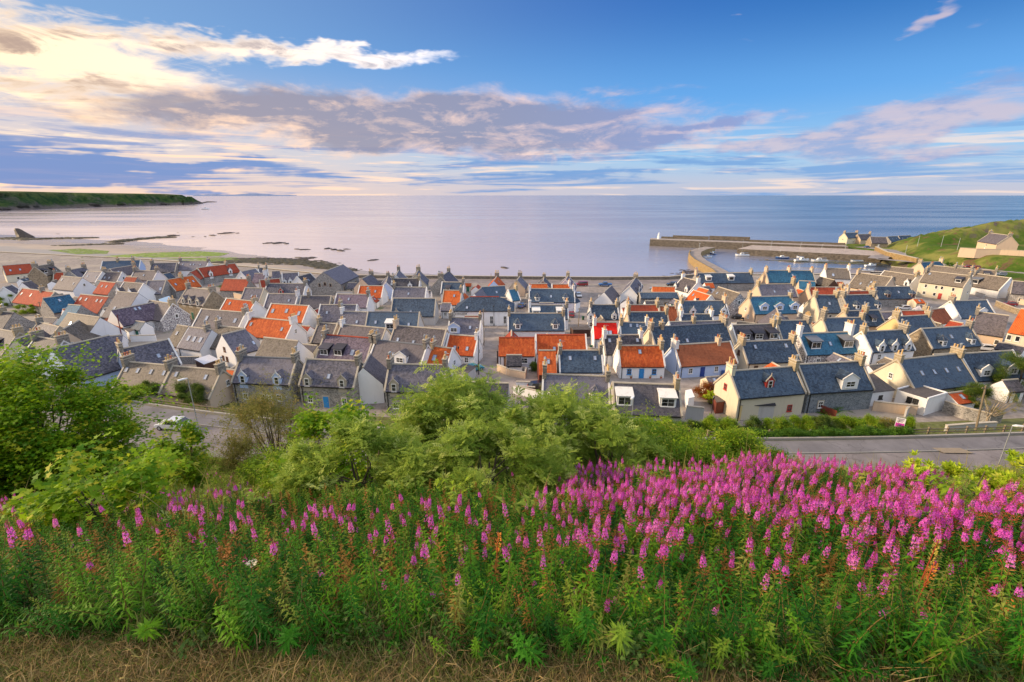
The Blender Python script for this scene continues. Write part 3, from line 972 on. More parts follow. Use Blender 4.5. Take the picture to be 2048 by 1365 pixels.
def rock_mesh(seed, flat=.5, nx=9, ny=6):
    rr = random.Random(seed); v = []; f = []
    off = rr.uniform(0, 50)
    for j in range(ny + 1):
        th = (j / ny) * math.pi * .62
        for i in range(nx):
            ph = 2 * math.pi * i / nx
            d = Vector((math.sin(th) * math.cos(ph), math.sin(th) * math.sin(ph), math.cos(th)))
            r_ = 1 + .55 * mnoise.noise(d * 1.6 + Vector((off, 0, 0))) + .25 * mnoise.noise(d * 4 + Vector((off, 3, 0)))
            v.append((d.x * r_, d.y * r_, (d.z * r_ + .1) * flat))
    for j in range(ny):
        for i in range(nx):
            a, b = j * nx + i, j * nx + (i + 1) % nx
            f.append((a, a + nx, b + nx, b))
    return np.array(v), np.array(f)


RK = [rock_mesh(s, .55) for s in range(8)]
RKME = [np_mesh('rock', v, f, ROCK) for v, f in RK]


def reef(name, label, pts, n, size, mat=REEFM, spread=1.0, seed=0):
    """low rocks strewn along a line of sight points; pts = (px, py, half-depth m)"""
    rr = random.Random(seed); V = []; F = []; nb = 0
    P = [(at(a, b, .1), w_) for a, b, w_ in pts]
    for k in range(n):
        u = rr.random() * (len(P) - 1); i = int(u); u -= i
        (p, wp), (q, wq) = P[i], P[i + 1]
        w_ = wp + (wq - wp) * u
        if mnoise.noise((p.x * (1 - u) * .02 + q.x * u * .02, k * .01, seed)) < -.35: continue
        c = p.lerp(q, u) + Vector((rr.gauss(0, 2.0), rr.gauss(0, w_ * .5), 0))
        v, f = rr.choice(RK)
        s_ = size * rr.uniform(.4, 1.3)
        a = rr.uniform(0, 6.28); ca, sa = math.cos(a), math.sin(a)
        vv = np.stack([(v[:, 0] * ca - v[:, 1] * sa) * s_ * 1.8, (v[:, 0] * sa + v[:, 1] * ca) * s_, v[:, 2] * s_ * .6], -1) + np.array([c.x, c.y, ground_z(c.x, c.y) - .1 * s_ if c.y > coast(c.x) else TOWN])
        vv[:, 2] = np.where(ground_z(c.x, c.y) < -.1, vv[:, 2] - ground_z(c.x, c.y) - .05, vv[:, 2])
        V.append(vv); F.append(f + nb); nb += len(v)
    o = link(name, np_mesh(name, np.concatenate(V), np.concatenate(F), mat))
    tag(o, label, 'reef', kind='stuff')
    return o


reef('reef', 'dark rocky reef on the wet sand near the left edge', [(0, 478, 8), (60, 480, 6), (120, 477, 5), (190, 476, 2)], 520, 2.2, seed=1)
reef('reef', 'flat weed covered reef in the shallow water off the beach', [(228, 485, 3), (260, 480, 9), (310, 476, 10), (340, 475, 2)], 560, 2.3, seed=2)
reef('reef', 'thin line of rocks on sand inside the bay', [(120, 494, 2), (170, 492, 3), (235, 489, 3)], 220, 1.7, seed=3)
reef('reef', 'long low reef breaking the water off the houses', [(430, 530, 4), (500, 524, 10), (580, 524, 12), (640, 530, 10), (700, 542, 4)], 1500, 1.25, seed=4)
reef('reef', 'scattered stones at the foot of curved pier', [(1335, 556, 3), (1360, 553, 5), (1378, 548, 4), (1376, 540, 3)], 260, .6, ROCK, seed=6)
reef('reef', 'dark shingle and weed between the beach and cottages', [(470, 520, 3), (530, 517, 3), (600, 519, 3), (620, 515, 2)], 420, .9, ROCK, seed=7)
RL = ['pointed rock left of the bay reef', 'larger hump of rock joined to the bay reef end', 'small rock between the bay reef and the long rocks', 'little flat rock in mid bay', 'broad rock left of the widest one', 'rock next to the widest bay rock',
      'widest flat rock of the line in the bay', 'last small rock of the bay line', 'tiny rock standing further out than the others', 'lone rock off the sand spit at left',
      'left rock of the middle trio', 'wide central rock of the middle trio', 'right rock of the middle trio', 'small left rock of the nearer row', 'flat rock second in the nearer row', 'rock at the start of the church side row',
      'second rock of the church side row', 'long third rock of the church side row', 'small end rock of the church side row', 'single rock in front of the church hall roof', 'dark rock ending the thin line on the sand', 'narrow rock off the beach above the hall']
for k, (a, b, s_) in enumerate([(332, 474, 2.2), (347, 472, 3.8), (386, 474, 1.6), (410, 473.5, 1.8), (424, 471.5, 3.2), (442, 468, 3.0), (455, 467, 4.2), (475, 467, 2.4), (356, 466, 1.5), (116, 468.5, 1.8),
                                (537, 487, 3.2), (556, 487, 4.5), (573, 488, 3.0), (594, 499, 2.2), (608, 500, 2.6), (655, 498, 2.8), (668, 500, 3.0), (681, 502, 3.2), (694, 499, 2.0), (746, 521, 2.6), (238, 489, 3.0), (1008, 536, 2.4)]):
    p = at(a, b, 0)
    o = link('rock', random.Random(k).choice(RKME), None, (p.x, p.y, max(ground_z(p.x, p.y), -.05) - .1), (0, 0, k * .7), (s_ * 1.5, s_ * .7, s_ * .45))
    tag(o, RL[k], 'rock', 'lone rocks in the bay')
# the leaning sea stack at the left
st = MB(); p = at(40, 476, 0)
rings = []
for z, w_, off in ((-.5, 8, 0), (1.5, 7, -1.2), (3.5, 5.2, -3), (5.5, 4.0, -4.6), (7.4, 2.9, -6.0), (8.6, 1.6, -6.8)):
    rings.append([(off + w_ * math.cos(i * math.pi / 4) * (1 + .2 * mnoise.noise((i, z, 0))), w_ * .7 * math.sin(i * math.pi / 4), z) for i in range(8)])
st.loft(rings); o = st.build('sea_stack', ROCK, None, False, loc=(p.x + 6, p.y, 0)); tag(o, 'dark leaning rock stack rising from the sand on the left', 'rock')


def weed(name, label, poly_px, thr, seed, mat=WEED, dz=.05):
    P = np.array([at(a, b, .5)[:2] for a, b in poly_px])
    x0, y0 = P.min(0); x1, y1 = P.max(0)
    nx, ny = 150, 110
    X, Y = np.meshgrid(np.linspace(x0, x1, nx), np.linspace(y0, y1, ny), indexing='ij')
    Z = np.maximum(beach(X, Y), -.02) + dz + .06 * fbm(X, Y, .8, seed)
    sd = sdist(P, X, Y)
    ok = (sd > 0) & (fbm(X * .35, Y, .16, seed) + sd * .05 > thr)
    v = np.stack([X, Y, Z], -1).reshape(-1, 3)
    i = (np.arange(nx - 1)[:, None] * ny + np.arange(ny - 1)[None, :])
    f = np.stack([i, i + ny, i + ny + 1, i + 1], -1)[ok[:-1, :-1] & ok[1:, 1:]]
    o = link(name, np_mesh(name, v, f, mat, True))
    tag(o, label, 'seaweed', kind='stuff')
    return o


weed('seaweed', 'bright green algae spread over the sand in the left bay', [(95, 503), (160, 499), (220, 504), (215, 511), (150, 512)], -.7, 1.)
weed('seaweed', 'long yellow green band of algae on the beach', [(205, 517), (300, 507), (400, 503), (460, 506), (440, 513), (330, 518), (240, 521)], -.8, 3.)
weed('seaweed', 'thin green algae strip close to the shore cottages', [(290, 524), (350, 519), (470, 515), (600, 519), (560, 524), (400, 528)], -.4, 5.)
weed('seaweed', 'mossy green weed on harbour mud below the quay', [(1500, 518), (1700, 522), (1790, 530), (1700, 527), (1560, 524)], .0, 8., plain('dark_weed', (.09, .085, .03), .8, var=.4))
# a path of shingle above the left beach
weed('grass_bank', 'rough grass bank beside the beach at the far left', [(-60, 512), (0, 507), (60, 514), (80, 522), (-60, 530)], -.6, 9., VERGE, .3)

# ------------------------------------------------------------------ houses
_cache = {}


def cached(key, fn):
    if key not in _cache: _cache[key] = fn()
    return _cache[key]


def window_at(parent, x, z, w_, h, y=0.0, rz=0.0, frame='WHITE', nx=2, ny=2, surround=None, name='window', far=False):
    """sash window on a wall facing -Y (turned by rz); frame with bars, pane set back, optional stone surround"""
    fm = {'WHITE': WHITE, 'BLUE': BLUEP, 'RED': REDP, 'BROWN': BROWNP, 'NAVY': NAVY, 'BLACK': BLACKP, 'GREEN': GREENP}[frame]
    def mk():
        m_ = MB(); t = .09
        m_.b2(-w_ / 2, -w_ / 2 + t, -.06, .05, -h / 2, h / 2); m_.b2(w_ / 2 - t, w_ / 2, -.06, .05, -h / 2, h / 2)
        m_.b2(-w_ / 2 + t, w_ / 2 - t, -.06, .05, -h / 2, -h / 2 + t); m_.b2(-w_ / 2 + t, w_ / 2 - t, -.06, .05, h / 2 - t, h / 2)
        if not far:
            for i in range(1, nx):
                xx = -w_ / 2 + w_ * i / nx; m_.b2(xx - .03, xx + .03, -.045, .03, -h / 2 + t, h / 2 - t)
            for i in range(1, ny):
                zz = -h / 2 + h * i / ny; m_.b2(-w_ / 2 + t, w_ / 2 - t, -.04, .03, zz - .03, zz + .03)
        m_.b2(-w_ / 2 - .08, w_ / 2 + .08, -.13, -.0, -h / 2 - .09, -h / 2 - .002)
        return m_.mesh('window', fm)
    def mkp():
        return MB().b2(-w_ / 2 + .05, w_ / 2 - .05, -.02, .01, -h / 2 + .05, h / 2 - .05).mesh('pane', GLASS)
    o = link(name, cached(('win', w_, h, frame, nx, ny, far), mk), parent, (x, y, z), (0, 0, rz))
    return o, cached(('pane', w_, h), mkp)


def sub(o, me, name, loc=(0, 0, 0), rot=None):
    return link(name, me, o, loc, rot)


def surround_mesh(w_, h, mat, t=.16):
    def mk():
        m_ = MB()
        m_.b2(-w_ / 2 - t, -w_ / 2, -.035, .02, -h / 2 - .1, h / 2); m_.b2(w_ / 2, w_ / 2 + t, -.035, .02, -h / 2 - .1, h / 2)
        m_.b2(-w_ / 2 - t - .03, w_ / 2 + t + .03, -.035, .02, h / 2, h / 2 + t + .03)
        return m_.mesh('surround', mat)
    return cached(('sur', w_, h, mat.name), mk)


def add_window(parent, x, z, w_, h, y=0.0, rz=0.0, frame='WHITE', nx=2, ny=2, sur=None, far=False):
    o, pm = window_at(parent, x, z, w_, h, y, rz, frame, nx, ny, far=far)
    sub(o, pm, 'pane')
    if sur: sub(o, surround_mesh(w_, h, sur), 'surround')
    return o


def add_door(parent, x, w_, h, y, col, rz=0.0, sur=None):
    def mk():
        m_ = MB()
        m_.b2(-w_ / 2, w_ / 2, -.05, .02, 0.02, h)
        m_.b2(-w_ / 2 + .12, w_ / 2 - .12, -.075, -.048, .2, h * .45); m_.b2(-w_ / 2 + .12, w_ / 2 - .12, -.075, -.048, h * .55, h - .15)
        return m_.mesh('door', {'WHITE': WHITE, 'BLUE': BLUEP, 'RED': REDP, 'BROWN': BROWNP, 'NAVY': NAVY, 'GREEN': GREENP}[col])
    o = link('door', cached(('door', w_, h, col), mk), parent, (x, y, 0), (0, 0, rz))
    sub(o, cached('knob', lambda: MB().box((0, 0, 0), (.07, .08, .07)).mesh('handle', METAL)), 'handle', (w_ / 2 - .14, -.09, h * .5))
    if sur: sub(o, surround_mesh(w_, h * 2, sur), 'surround')
    return o


POTM = {}


def pot_mesh(kind):
    def mk():
        m_ = MB()
        if kind == 'cowl': m_.lathe([(.13, 0), (.12, .55), (.2, .6), (.2, .85), (.05, .95)], n=8)
        elif kind == 'tall': m_.lathe([(.17, 0), (.14, .1), (.12, .75), (.16, .8), (.15, .92), (.1, .92)], n=8)
        else: m_.lathe([(.17, 0), (.14, .08), (.125, .42), (.17, .46), (.15, .56), (.1, .56)], n=8)
        return m_.mesh('chimney_pot', POTR if kind == 'red' else (METAL if kind == 'cowl' else POT), False)
    return cached(('pot', kind), mk)


def chimney(parent, x, y, z0, z1, sx, sy, mat, npots, seed, name='chimney', axis='y'):
    rr = random.Random(seed)
    cap = COPING if mat is not WHITE_CH else WCOPE
    m_ = MB()
    m_.mi = 0; m_.b2(-sx / 2, sx / 2, -sy / 2, sy / 2, 0, z1 - z0)
    m_.mi = 1; m_.b2(-sx / 2 - .09, sx / 2 + .09, -sy / 2 - .09, sy / 2 + .09, z1 - z0 + .002, z1 - z0 + .16)
    m_.b2(-sx / 2 - .05, sx / 2 + .05, -sy / 2 - .05, sy / 2 + .05, z1 - z0 - .42, z1 - z0 - .30)
    o = m_.build(name, [mat, cap], parent, loc=(x, y, z0))
    if rr.random() < .45:
        def mka():
            a_ = MB(); a_.tube([(0, 0, 0), (0, 0, 1.3)], .022, 4)
            a_.tube([(-.5, 0, 1.22), (.5, 0, 1.22)], .018, 4)
            for q in range(6): a_.tube([(-.45 + q * .17, -.18, 1.22), (-.45 + q * .17, .18, 1.22)], .010, 3)
            return a_.mesh('aerial', METAL)
        sub(o, cached('aerial', mka), 'aerial', (sx / 2 + .03, 0, z1 - z0 - .3), (0, 0, rr.uniform(-.6, .6)))
    for k in range(npots):
        f = (k + .5) / npots - .5
        kd = rr.choice(['n', 'n', 'n', 'red', 'tall', 'cowl'])
        sub(o, pot_mesh(kd), 'chimney_pot', ((0, f * (sy - .1), z1 - z0 + .16) if axis == 'y' else (f * (sx - .1), 0, z1 - z0 + .16)), (0, 0, rr.uniform(0, 3)))
    return o


WHITE_CH = M['w']
CHM = {'w': M['w'], 's': SGREY, 'y': SAND, 'c': M['c'], 'p': M['p'], 'b': M['b']}


def roof_planes(m_, x0, x1, hd, he, hr, ov, th=.12, back=True, front=True, x0r=None, x1r=None):
    """two sloping slabs with metre UVs; ridge along x"""
    sl = (hr - he) / hd
    L = math.hypot(hd + ov, (hd + ov) * sl)
    x0r = x0 if x0r is None else x0r; x1r = x1 if x1r is None else x1r
    for sgn in ((-1,) if front else ()) + ((1,) if back else ()):
        ye, ze = sgn * (hd + ov), he - ov * sl
        a, b = (x0, x1), (x0r, x1r)
        top = [(x0, ye, ze + th), (x1, ye, ze + th), (x1r, 0, hr + th), (x0r, 0, hr + th)]
        uv = [(x0, 0), (x1, 0), (x1r, L), (x0r, L)]
        bot = [(p[0], p[1], p[2] - th) for p in top]
        if sgn > 0:
            top = top[::-1]; uv = uv[::-1]; bot = bot[::-1]
        m_.poly(top, uv); m_.poly(bot[::-1], uv[::-1])
        for i in range(4):
            j = (i + 1) % 4
            m_.poly([bot[i], bot[j], top[j], top[i]], [uv[i], uv[j], uv[j], uv[i]])
    if x0r > x0 + .01:          # hipped ends
        for xe, xr, s_ in ((x0, x0r, -1), (x1, x1r, 1)):
            ye, ze = hd + ov, he - ov * sl
            tri = [(xe, -ye, ze + th), (xe, ye, ze + th), (xr, 0, hr + th)]
            uv = [(-ye, 0), (ye, 0), (0, L)]
            if s_ < 0: tri = [tri[1], tri[0], tri[2]]; uv = [uv[1], uv[0], uv[2]]
            m_.poly(tri, uv)


def dormer(parent, kind, x, hd, he, hr, wallm, roofm, frame='WHITE', k=1.0, up=0.0, far=False):
    """kinds: g stone wallhead gable, w broad white gable, b canted bay with piend roof, x shed roofed box"""
    sl = (hr - he) / hd
    yb = lambda z: -hd + (z - he) / sl            # where the main roof plane reaches height z
    if kind in 'gw':
        w_, hh, gh = ((1.45, 1.15, .85) if kind == 'g' else (2.3, 1.5, .75))
        w_ *= k; hh *= k; gh *= k
        y0 = -hd - .03 if up == 0 else yb(he + up) 
        zb = he - (1.0 if up == 0 and kind == 'g' else .1) if up == 0 else he + up - .1
        z1 = he + up + hh; z2 = z1 + gh
        ye = min(yb(z2) + .1, -.05)
        m_ = MB()
        prof = [(-w_ / 2, zb), (w_ / 2, zb), (w_ / 2, z1), (0, z2), (-w_ / 2, z1)]
        m_.loft([[(a, y0, b) for a, b in prof], [(a, ye, b) for a, b in prof]])
        o = m_.build('dormer', wallm, parent, loc=(x, 0, 0))
        fix_normals(o.data)
        r_ = MB(); ov = .14
        for s_ in (-1, 1):
            ex = s_ * (w_ / 2 + ov); ez = z1 - ov * gh / (w_ / 2)
            q = [(ex, y0 + .12, ez + .07), (0, y0 + .12, z2 + .07), (0, ye, z2 + .07), (ex, ye, ez + .07)]
            uv = [(0, 0), (0, 1), (2, 1), (2, 0)]
            if s_ > 0: q = q[::-1]; uv = uv[::-1]
            r_.poly(q, uv)
            q2 = [(a, b, c - .09) for a, b, c in q][::-1]; r_.poly(q2, uv[::-1])
            r_.poly([(ex, y0 + .12, ez - .02), (0, y0 + .12, z2 - .02), (0, y0 + .12, z2 + .07), (ex, y0 + .12, ez + .07)])
        sub(o, r_.mesh('dormer_roof', roofm), 'dormer_roof')
        # raised coping on the little gable
        c_ = MB()
        for s_ in (-1, 1):
            c_.loft([[(s_ * (w_ / 2 + .10), y0 - .06, z1 - .05), (s_ * (w_ / 2 + .10), y0 + .12, z1 - .05), (s_ * (w_ / 2 + .10), y0 + .12, z1 + .14), (s_ * (w_ / 2 + .10), y0 - .06, z1 + .14)],
                     [(0, y0 - .06, z2 - .02), (0, y0 + .12, z2 - .02), (0, y0 + .12, z2 + .18), (0, y0 - .06, z2 + .18)]])
        if kind == 'g': c_.lathe([(.09, 0), (.07, .25), (.02, .45)], (0, y0 + .03, z2 + .15), 6)
        sub(o, c_.mesh('coping', WCOPE if wallm in (M['w'], M['b'], M['l']) or kind == 'w' else COPING), 'coping')
        ww = .78 * k if kind == 'g' else 1.3 * k
        wi, pm = window_at(None, 0, 0, round(ww, 2), round(1.3 * k if kind == 'g' else 1.0, 2), frame=frame, nx=1 if kind == 'g' else 2, far=far)
        wi.parent = o; wi.location = (0, y0 - .02, (z1 - .55 * k) if kind == 'g' else (z1 - .75 * k + .1)); wi['label'] = wi.get('label', '') or None
        if wi['label'] is None: del wi['label']
        sub(o, pm, 'pane', (0, y0 - .02, wi.location.z))
        return o
    if kind == 'b':
        w_, hh, gh = 1.9 * k, 1.35 * k, .95 * k
        y0 = -hd + .25
        z0 = he + .12; z1 = z0 + hh; z2 = z1 + gh
        hx = w_ / 2; fx = hx * .52; dp = .55
        ye = yb(z1) + .15
        pl = [(-hx, ye), (-hx, y0 + dp), (-fx, y0), (fx, y0), (hx, y0 + dp), (hx, ye)]
        m_ = MB(); m_.loft([[(a, b, z0 - .35) for a, b in pl], [(a, b, z1) for a, b in pl]])
        o = m_.build('dormer', wallm, parent, loc=(x, 0, 0)); fix_normals(o.data)
        r_ = MB(); ov = .16
        pe = [(-hx - ov, ye), (-hx - ov, y0 + dp - .05), (-fx - .08, y0 - ov), (fx + .08, y0 - ov), (hx + ov, y0 + dp - .05), (hx + ov, ye)]
        apx = (0, y0 + dp + .35, z2)
        back = (0, min(yb(z2) + .1, -.05), z2)
        for i in range(5):
            a, b = pe[i], pe[i + 1]
            if i == 0: r_.poly([(a[0], a[1], z1), (b[0], b[1], z1), apx, back], [(0, 0), (1, 0), (1, 1), (0, 1)])
            elif i == 4: r_.poly([(a[0], a[1], z1), (b[0], b[1], z1), back, apx], [(0, 0), (1, 0), (1, 1), (0, 1)])
            else: r_.poly([(a[0], a[1], z1), (b[0], b[1], z1), apx], [(0, 0), (1, 0), (.5, 1)])
        r_.poly([(a, b, z1 - .02) for a, b in reversed(pe)])
        sub(o, r_.mesh('dormer_roof', roofm), 'dormer_roof')
        hp = MB()
        for i in (1, 2, 3, 4):
            hp.tube([(pe[i][0], pe[i][1], z1 + .03), (apx[0], apx[1], apx[2] + .05)], .05, 4)
        sub(o, hp.mesh('hip_roll', LEAD if wallm is not M['l'] else WCOPE), 'hip_roll')
        for (xa, ya), (xb, yb_), n_ in ((pl[2], pl[3], 2), (pl[1], pl[2], 1), (pl[3], pl[4], 1)):
            d = math.hypot(xb - xa, yb_ - ya); a = math.atan2(yb_ - ya, xb - xa)
            wi, pm = window_at(None, 0, 0, round(d * .86, 2), round(hh * .72, 2), frame=frame, nx=n_, far=far)
            wi.parent = o; wi.location = ((xa + xb) / 2, (ya + yb_) / 2, (z0 + z1) / 2 + .02); wi.rotation_euler = (0, 0, a)
            sub(o, pm, 'pane', ((xa + xb) / 2 + math.sin(a) * .02, (ya + yb_) / 2 - math.cos(a) * .02, wi.location.z), (0, 0, a))
        return o
    if kind == 'x':
        w_, hh = 1.9 * k, 1.25 * k
        y0 = -hd + .55 + up
        z0 = he + (y0 + hd) * sl; z1 = z0 + hh
        zt = min(z1 + .55, hr - .05)
        yt = yb(zt)
        m_ = MB()
        prof = [(y0, z0 - .15), (y0, z1), (yt, zt), (yt, zt - .5)]
        m_.loft([[(-w_ / 2, a, b) for a, b in prof], [(w_ / 2, a, b) for a, b in prof]])
        o = m_.build('dormer', wallm, parent, loc=(x, 0, 0)); fix_normals(o.data)
        r_ = MB()
        r_.prism([(-w_ / 2 - .15, y0 - .25, z1 + .0), (w_ / 2 + .15, y0 - .25, z1 + .0), (w_ / 2 + .15, yt, zt + .02), (-w_ / 2 - .15, yt, zt + .02)], (0, 0, .1))
        me = r_.mesh('dormer_roof', roofm); fix_normals(me)
        sub(o, me, 'dormer_roof')
        wi, pm = window_at(None, 0, 0, round(w_ * .8, 2), round(hh * .82, 2), frame=frame, nx=2, far=far)
        wi.parent = o; wi.location = (0, y0 - .02, (z0 + z1) / 2)
        sub(o, pm, 'pane', (0, y0 - .04, wi.location.z))
        return o


def skylight(parent, x, s_, hd, he, hr, w_=.62, h=.95, side=-1):
    sl = (hr - he) / hd; a = math.atan(sl)
    y = side * hd * (1 - s_); z = he + (hr - he) * s_ + .12
    def mk():
        m_ = MB(); t = .07
        m_.b2(-w_ / 2, -w_ / 2 + t, -h / 2, h / 2, 0, .09); m_.b2(w_ / 2 - t, w_ / 2, -h / 2, h / 2, 0, .09)
        m_.b2(-w_ / 2 + t, w_ / 2 - t, -h / 2, -h / 2 + t, 0, .09); m_.b2(-w_ / 2 + t, w_ / 2 - t, h / 2 - t, h / 2, 0, .09)
        return m_.mesh('skylight', LEAD)
    o = link('skylight', cached(('sky', w_, h), mk), parent, (x, y, z + .01), (a if side < 0 else -a, 0, 0))
    sub(o, cached(('skp', w_, h), lambda: MB().b2(-w_ / 2 + .05, w_ / 2 - .05, -h / 2 + .05, h / 2 - .05, 0, .06).mesh('pane', SKYGL)), 'pane')
    return o


CROP = {'A': (0, 500), 'B': (300, 500), 'C': (600, 500), 'D': (900, 500), 'E': (1180, 500), 'F': (1460, 500), 'G': (1728, 500),
        'H': (0, 640), 'I': (200, 680), 'J': (440, 660), 'K': (720, 640), 'L': (960, 640), 'M': (1200, 660), 'N': (1460, 650)}


def cpx(c, X, Y):
    if c == 'P': return 1728 + X / 4.55, 640 + Y / 4.55
    if c == 'Q': return 1260 + X / 5.12, 430 + Y / 5.12
    if c == 'R': return 1600 + X / 4.571, 420 + Y / 4.571
    return CROP[c][0] + X / 6.4, CROP[c][1] + Y / 6.4


HOUSES = []


def house(c, X1, Y1, X2, Y2, he, hd, wl, rf, opts, label, zg=TOWN, sl=1.05, cat='house', name='house', L=None):
    """ridge ends along two sight lines; wall height he, half depth hd; front = the side towards the camera"""
    hr = he + hd * sl
    if c is None: A, B = X1, X2
    else: A = at(*cpx(c, X1, Y1), zg + hr + .12); B = at(*cpx(c, X2, Y2), zg + hr + .12)
    u = (B - A); u.z = 0
    mid = (A + B) / 2; mid.z = zg
    n_ = Vector((-u.y, u.x, 0)).normalized()       # towards the back
    if (cam.location - mid).dot(-n_) < 0:
        A, B = B, A; u = -u; n_ = -n_
    length = L or u.length
    rz = math.atan2(u.y, u.x)
    dist = mid.length
    far = dist > 150
    r = empty(name, mid, rz, label, cat)
    seed = int(abs(mid.x * 13 + mid.y * 7)) + len(HOUSES)
    rr = random.Random(seed)
    x0, x1 = -length / 2, length / 2
    tok = opts.split()
    hip = 'hip' in tok
    wall, roof = M[wl], M[rf]
    # body
    b = MB(); e = .10
    if hip:
        b.b2(x0 + .15, x1 - .15, -hd, hd, -.6, he)
        hx = hd * .95
        rm = MB(); roof_planes(rm, x0 - .15 + .2, x1 + .15 - .2, hd, he, hr, .2, x0r=x0 + hx, x1r=x1 - hx)
        # ridge was given as the top line: extend body instead
    else:
        prof = [(-hd, -.6), (hd, -.6), (hd, he), (0, hr), (-hd, he)]
        b.loft([[(x0, p[0], p[1]) for p in prof], [(x1, p[0], p[1]) for p in prof]])
        rm = MB(); roof_planes(rm, x0 + .02, x1 - .02, hd, he, hr, .16)
    body = b.build('wall', wall, r); fix_normals(body.data)
    rf_o = rm.build('roof', roof, r)
    # ridge tiles
    cap = LEAD if 'lr' in tok else (M['rd'] if 'rr' in tok else COPING)
    rg = MB(); ra, rb = (x0 + .02, x1 - .02) if not hip else (x0 + hd * .95, x1 - hd * .95)
    rg.loft([[(xx, -.17, hr + .04), (xx, .17, hr + .04), (xx, .12, hr + .20), (xx, 0, hr + .27), (xx, -.12, hr + .20)] for xx in (ra, rb)])
    rg.build('ridge_tiles', cap, r)
    # skews: raised stone coping along the gable edges
    if not hip and 'n' not in tok:
        cm = WCOPE if (wl in 'wblf' and 'ks' not in tok) else COPING
        for xe in (x0, x1):
            sk = MB()
            for s_ in (-1, 1):
                ye = s_ * (hd + .18); ze = he - .18 * sl
                sk.loft([[(xe - .15, ye, ze - .05), (xe + .15, ye, ze - .05), (xe + .15, ye, ze + .30), (xe - .15, ye, ze + .30)],
                         [(xe - .15, 0, hr - .05), (xe + .15, 0, hr - .05), (xe + .15, 0, hr + .33), (xe - .15, 0, hr + .33)]])
            o = sk.build('skew', cm, r); fix_normals(o.data)
    # gutter and downpipe on the front
    gt = MB(); gz = he - .16 * sl
    gt.loft([[(xx, -hd - .17, gz + .02), (xx, -hd - .28, gz + .02), (xx, -hd - .27, gz - .07), (xx, -hd - .19, gz - .08)] for xx in (x0 + .2, x1 - .2)])
    if not far:
        gt.b2(x0 + .35, x0 + .45, -hd - .12, -hd - .02, 0, gz)
    gt.build('gutter', BLACKP, r)
    sur = None
    if wl in 'stqf': sur = COPING
    if wl == 'f': sur = WCOPE
    fr = 'WHITE'; dk = None; sk_w, sk_h = .62, .95
    for t in tok:
        if t.startswith('fr:'): fr = t[3:]
        if t == 'big': sk_w, sk_h = .85, 1.3
    hc = he >= 4.4
    z1w = 1.45
    for t in tok:
        key, _, val = t.partition(':')
        if key in ('w', 'W', 'ww', 'v'):
            for q in val.split(','):
                f = float(q); xx = x0 + f * length
                zz = {'w': 1.4, 'ww': 1.4, 'W': he - 1.15, 'v': 1.6}[key]
                wd, hg = {'w': (.85, 1.15), 'ww': (1.5, 1.15), 'W': (.8, 1.2), 'v': (.9, 2.2)}[key]
                if he < 2.45 and key != 'v': zz, hg = 1.3, 1.0
                add_window(r, xx, zz, wd, hg, -hd - .015, 0, fr, 2, 2, sur, far)
        elif key == 'D':
            for q in val.split(','):
                f, cc = q.split('-')
                add_door(r, x0 + float(f) * length, .95, 2.0, -hd - .012, {'b': 'BLUE', 'n': 'NAVY', 'r': 'RED', 'w': 'WHITE', 'g': 'GREEN', 'k': 'BROWN'}[cc], sur=sur)
        elif key == 's':
            for q in val.split(','):
                f, _, h_ = q.partition('@')
                skylight(r, x0 + float(f) * length, float(h_ or .55), hd, he, hr, sk_w, sk_h)
        elif key[0] == 'd' and len(key) >= 2 and key[1] in 'gwbxf':
            kd = key[1]
            wm = {'g': COPING if wl in 'stpcg' else wall, 'w': M['b'] if wl == 'b' else M['w'], 'b': M['w'], 'x': M['w'] if len(key) < 3 else BLACKP, 'f': WHITE}[kd]
            rmm = roof
            if rf in ('or', 'ob', 'rd'): rmm = M['sp']
            if kd == 'x': rmm = (WCOPE if key == 'dx' else (M['sg'] if key == 'dxk' else LEAD))
            if key == 'dgr': wm = REDP
            if key == 'dwt': wm = M['st']
            if key == 'dgw': wm = M['w']
            if key == 'dgb': wm = M['b']
            if key == 'dwb': wm = M['b']
            kk = 1.0
            for q in val.split(','):
                f = re.match(r'-?[\d.]+', q).group()
                up = (re.search(r'@([\d.]+)', q) or [0, 0])[1]; kq = (re.search(r'\*([\d.]+)', q) or [0, 1])[1]
                dormer(r, kd, x0 + float(f) * length, hd, he, hr, wm, rmm, fr if wm is not REDP else 'WHITE', float(kq or 1), float(up or 0), far)
        elif key and key[0] == 'c' and val:
            mt = CHM[key[1]] if len(key) > 1 else CHM['y']
            for q in val.split(','):
                tall = 1.1
                if q.endswith('+'): tall = 1.9; q = q[:-1]
                np_ = rr.choice([2, 3, 3, 4])
                if q == 'L': xx = x0 + .22
                elif q == 'R': xx = x1 - .22
                else: xx = x0 + float(q) * length
                sy = .45 + .38 * np_
                chimney(r, xx, 0, hr - .5, hr + tall + rr.uniform(-.15, .2), .62, sy, mt, np_, seed + len(q) * 3 + int(xx))
        elif key in ('gL', 'gR'):
            # windows on the gable ends
            sx = x0 if key == 'gL' else x1
            a = -math.pi / 2 if key == 'gL' else math.pi / 2
            spec = val or '0@.62'
            for q in spec.split(','):
                fy, _, fz = q.partition('@')
                fz, _, ar = fz.partition('a')
                yy = float(fy) * hd; zz = float(fz) * hr
                o, pm = window_at(r, 0, 0, .75, 1.05, frame=fr if fr != 'WHITE' or wl not in 'f' else 'WHITE', far=far)
                o.location = (sx + (-.015 if key == 'gL' else .015), yy, zz); o.rotation_euler = (0, 0, a)
                sub(o, pm, 'pane')
                if sur: sub(o, surround_mesh(.75, 1.05, sur), 'surround')
    r['skip'] = 0; del r['skip']
    HOUSES.append((r, x0, x1, hd, he, hr))
    return r


H = house
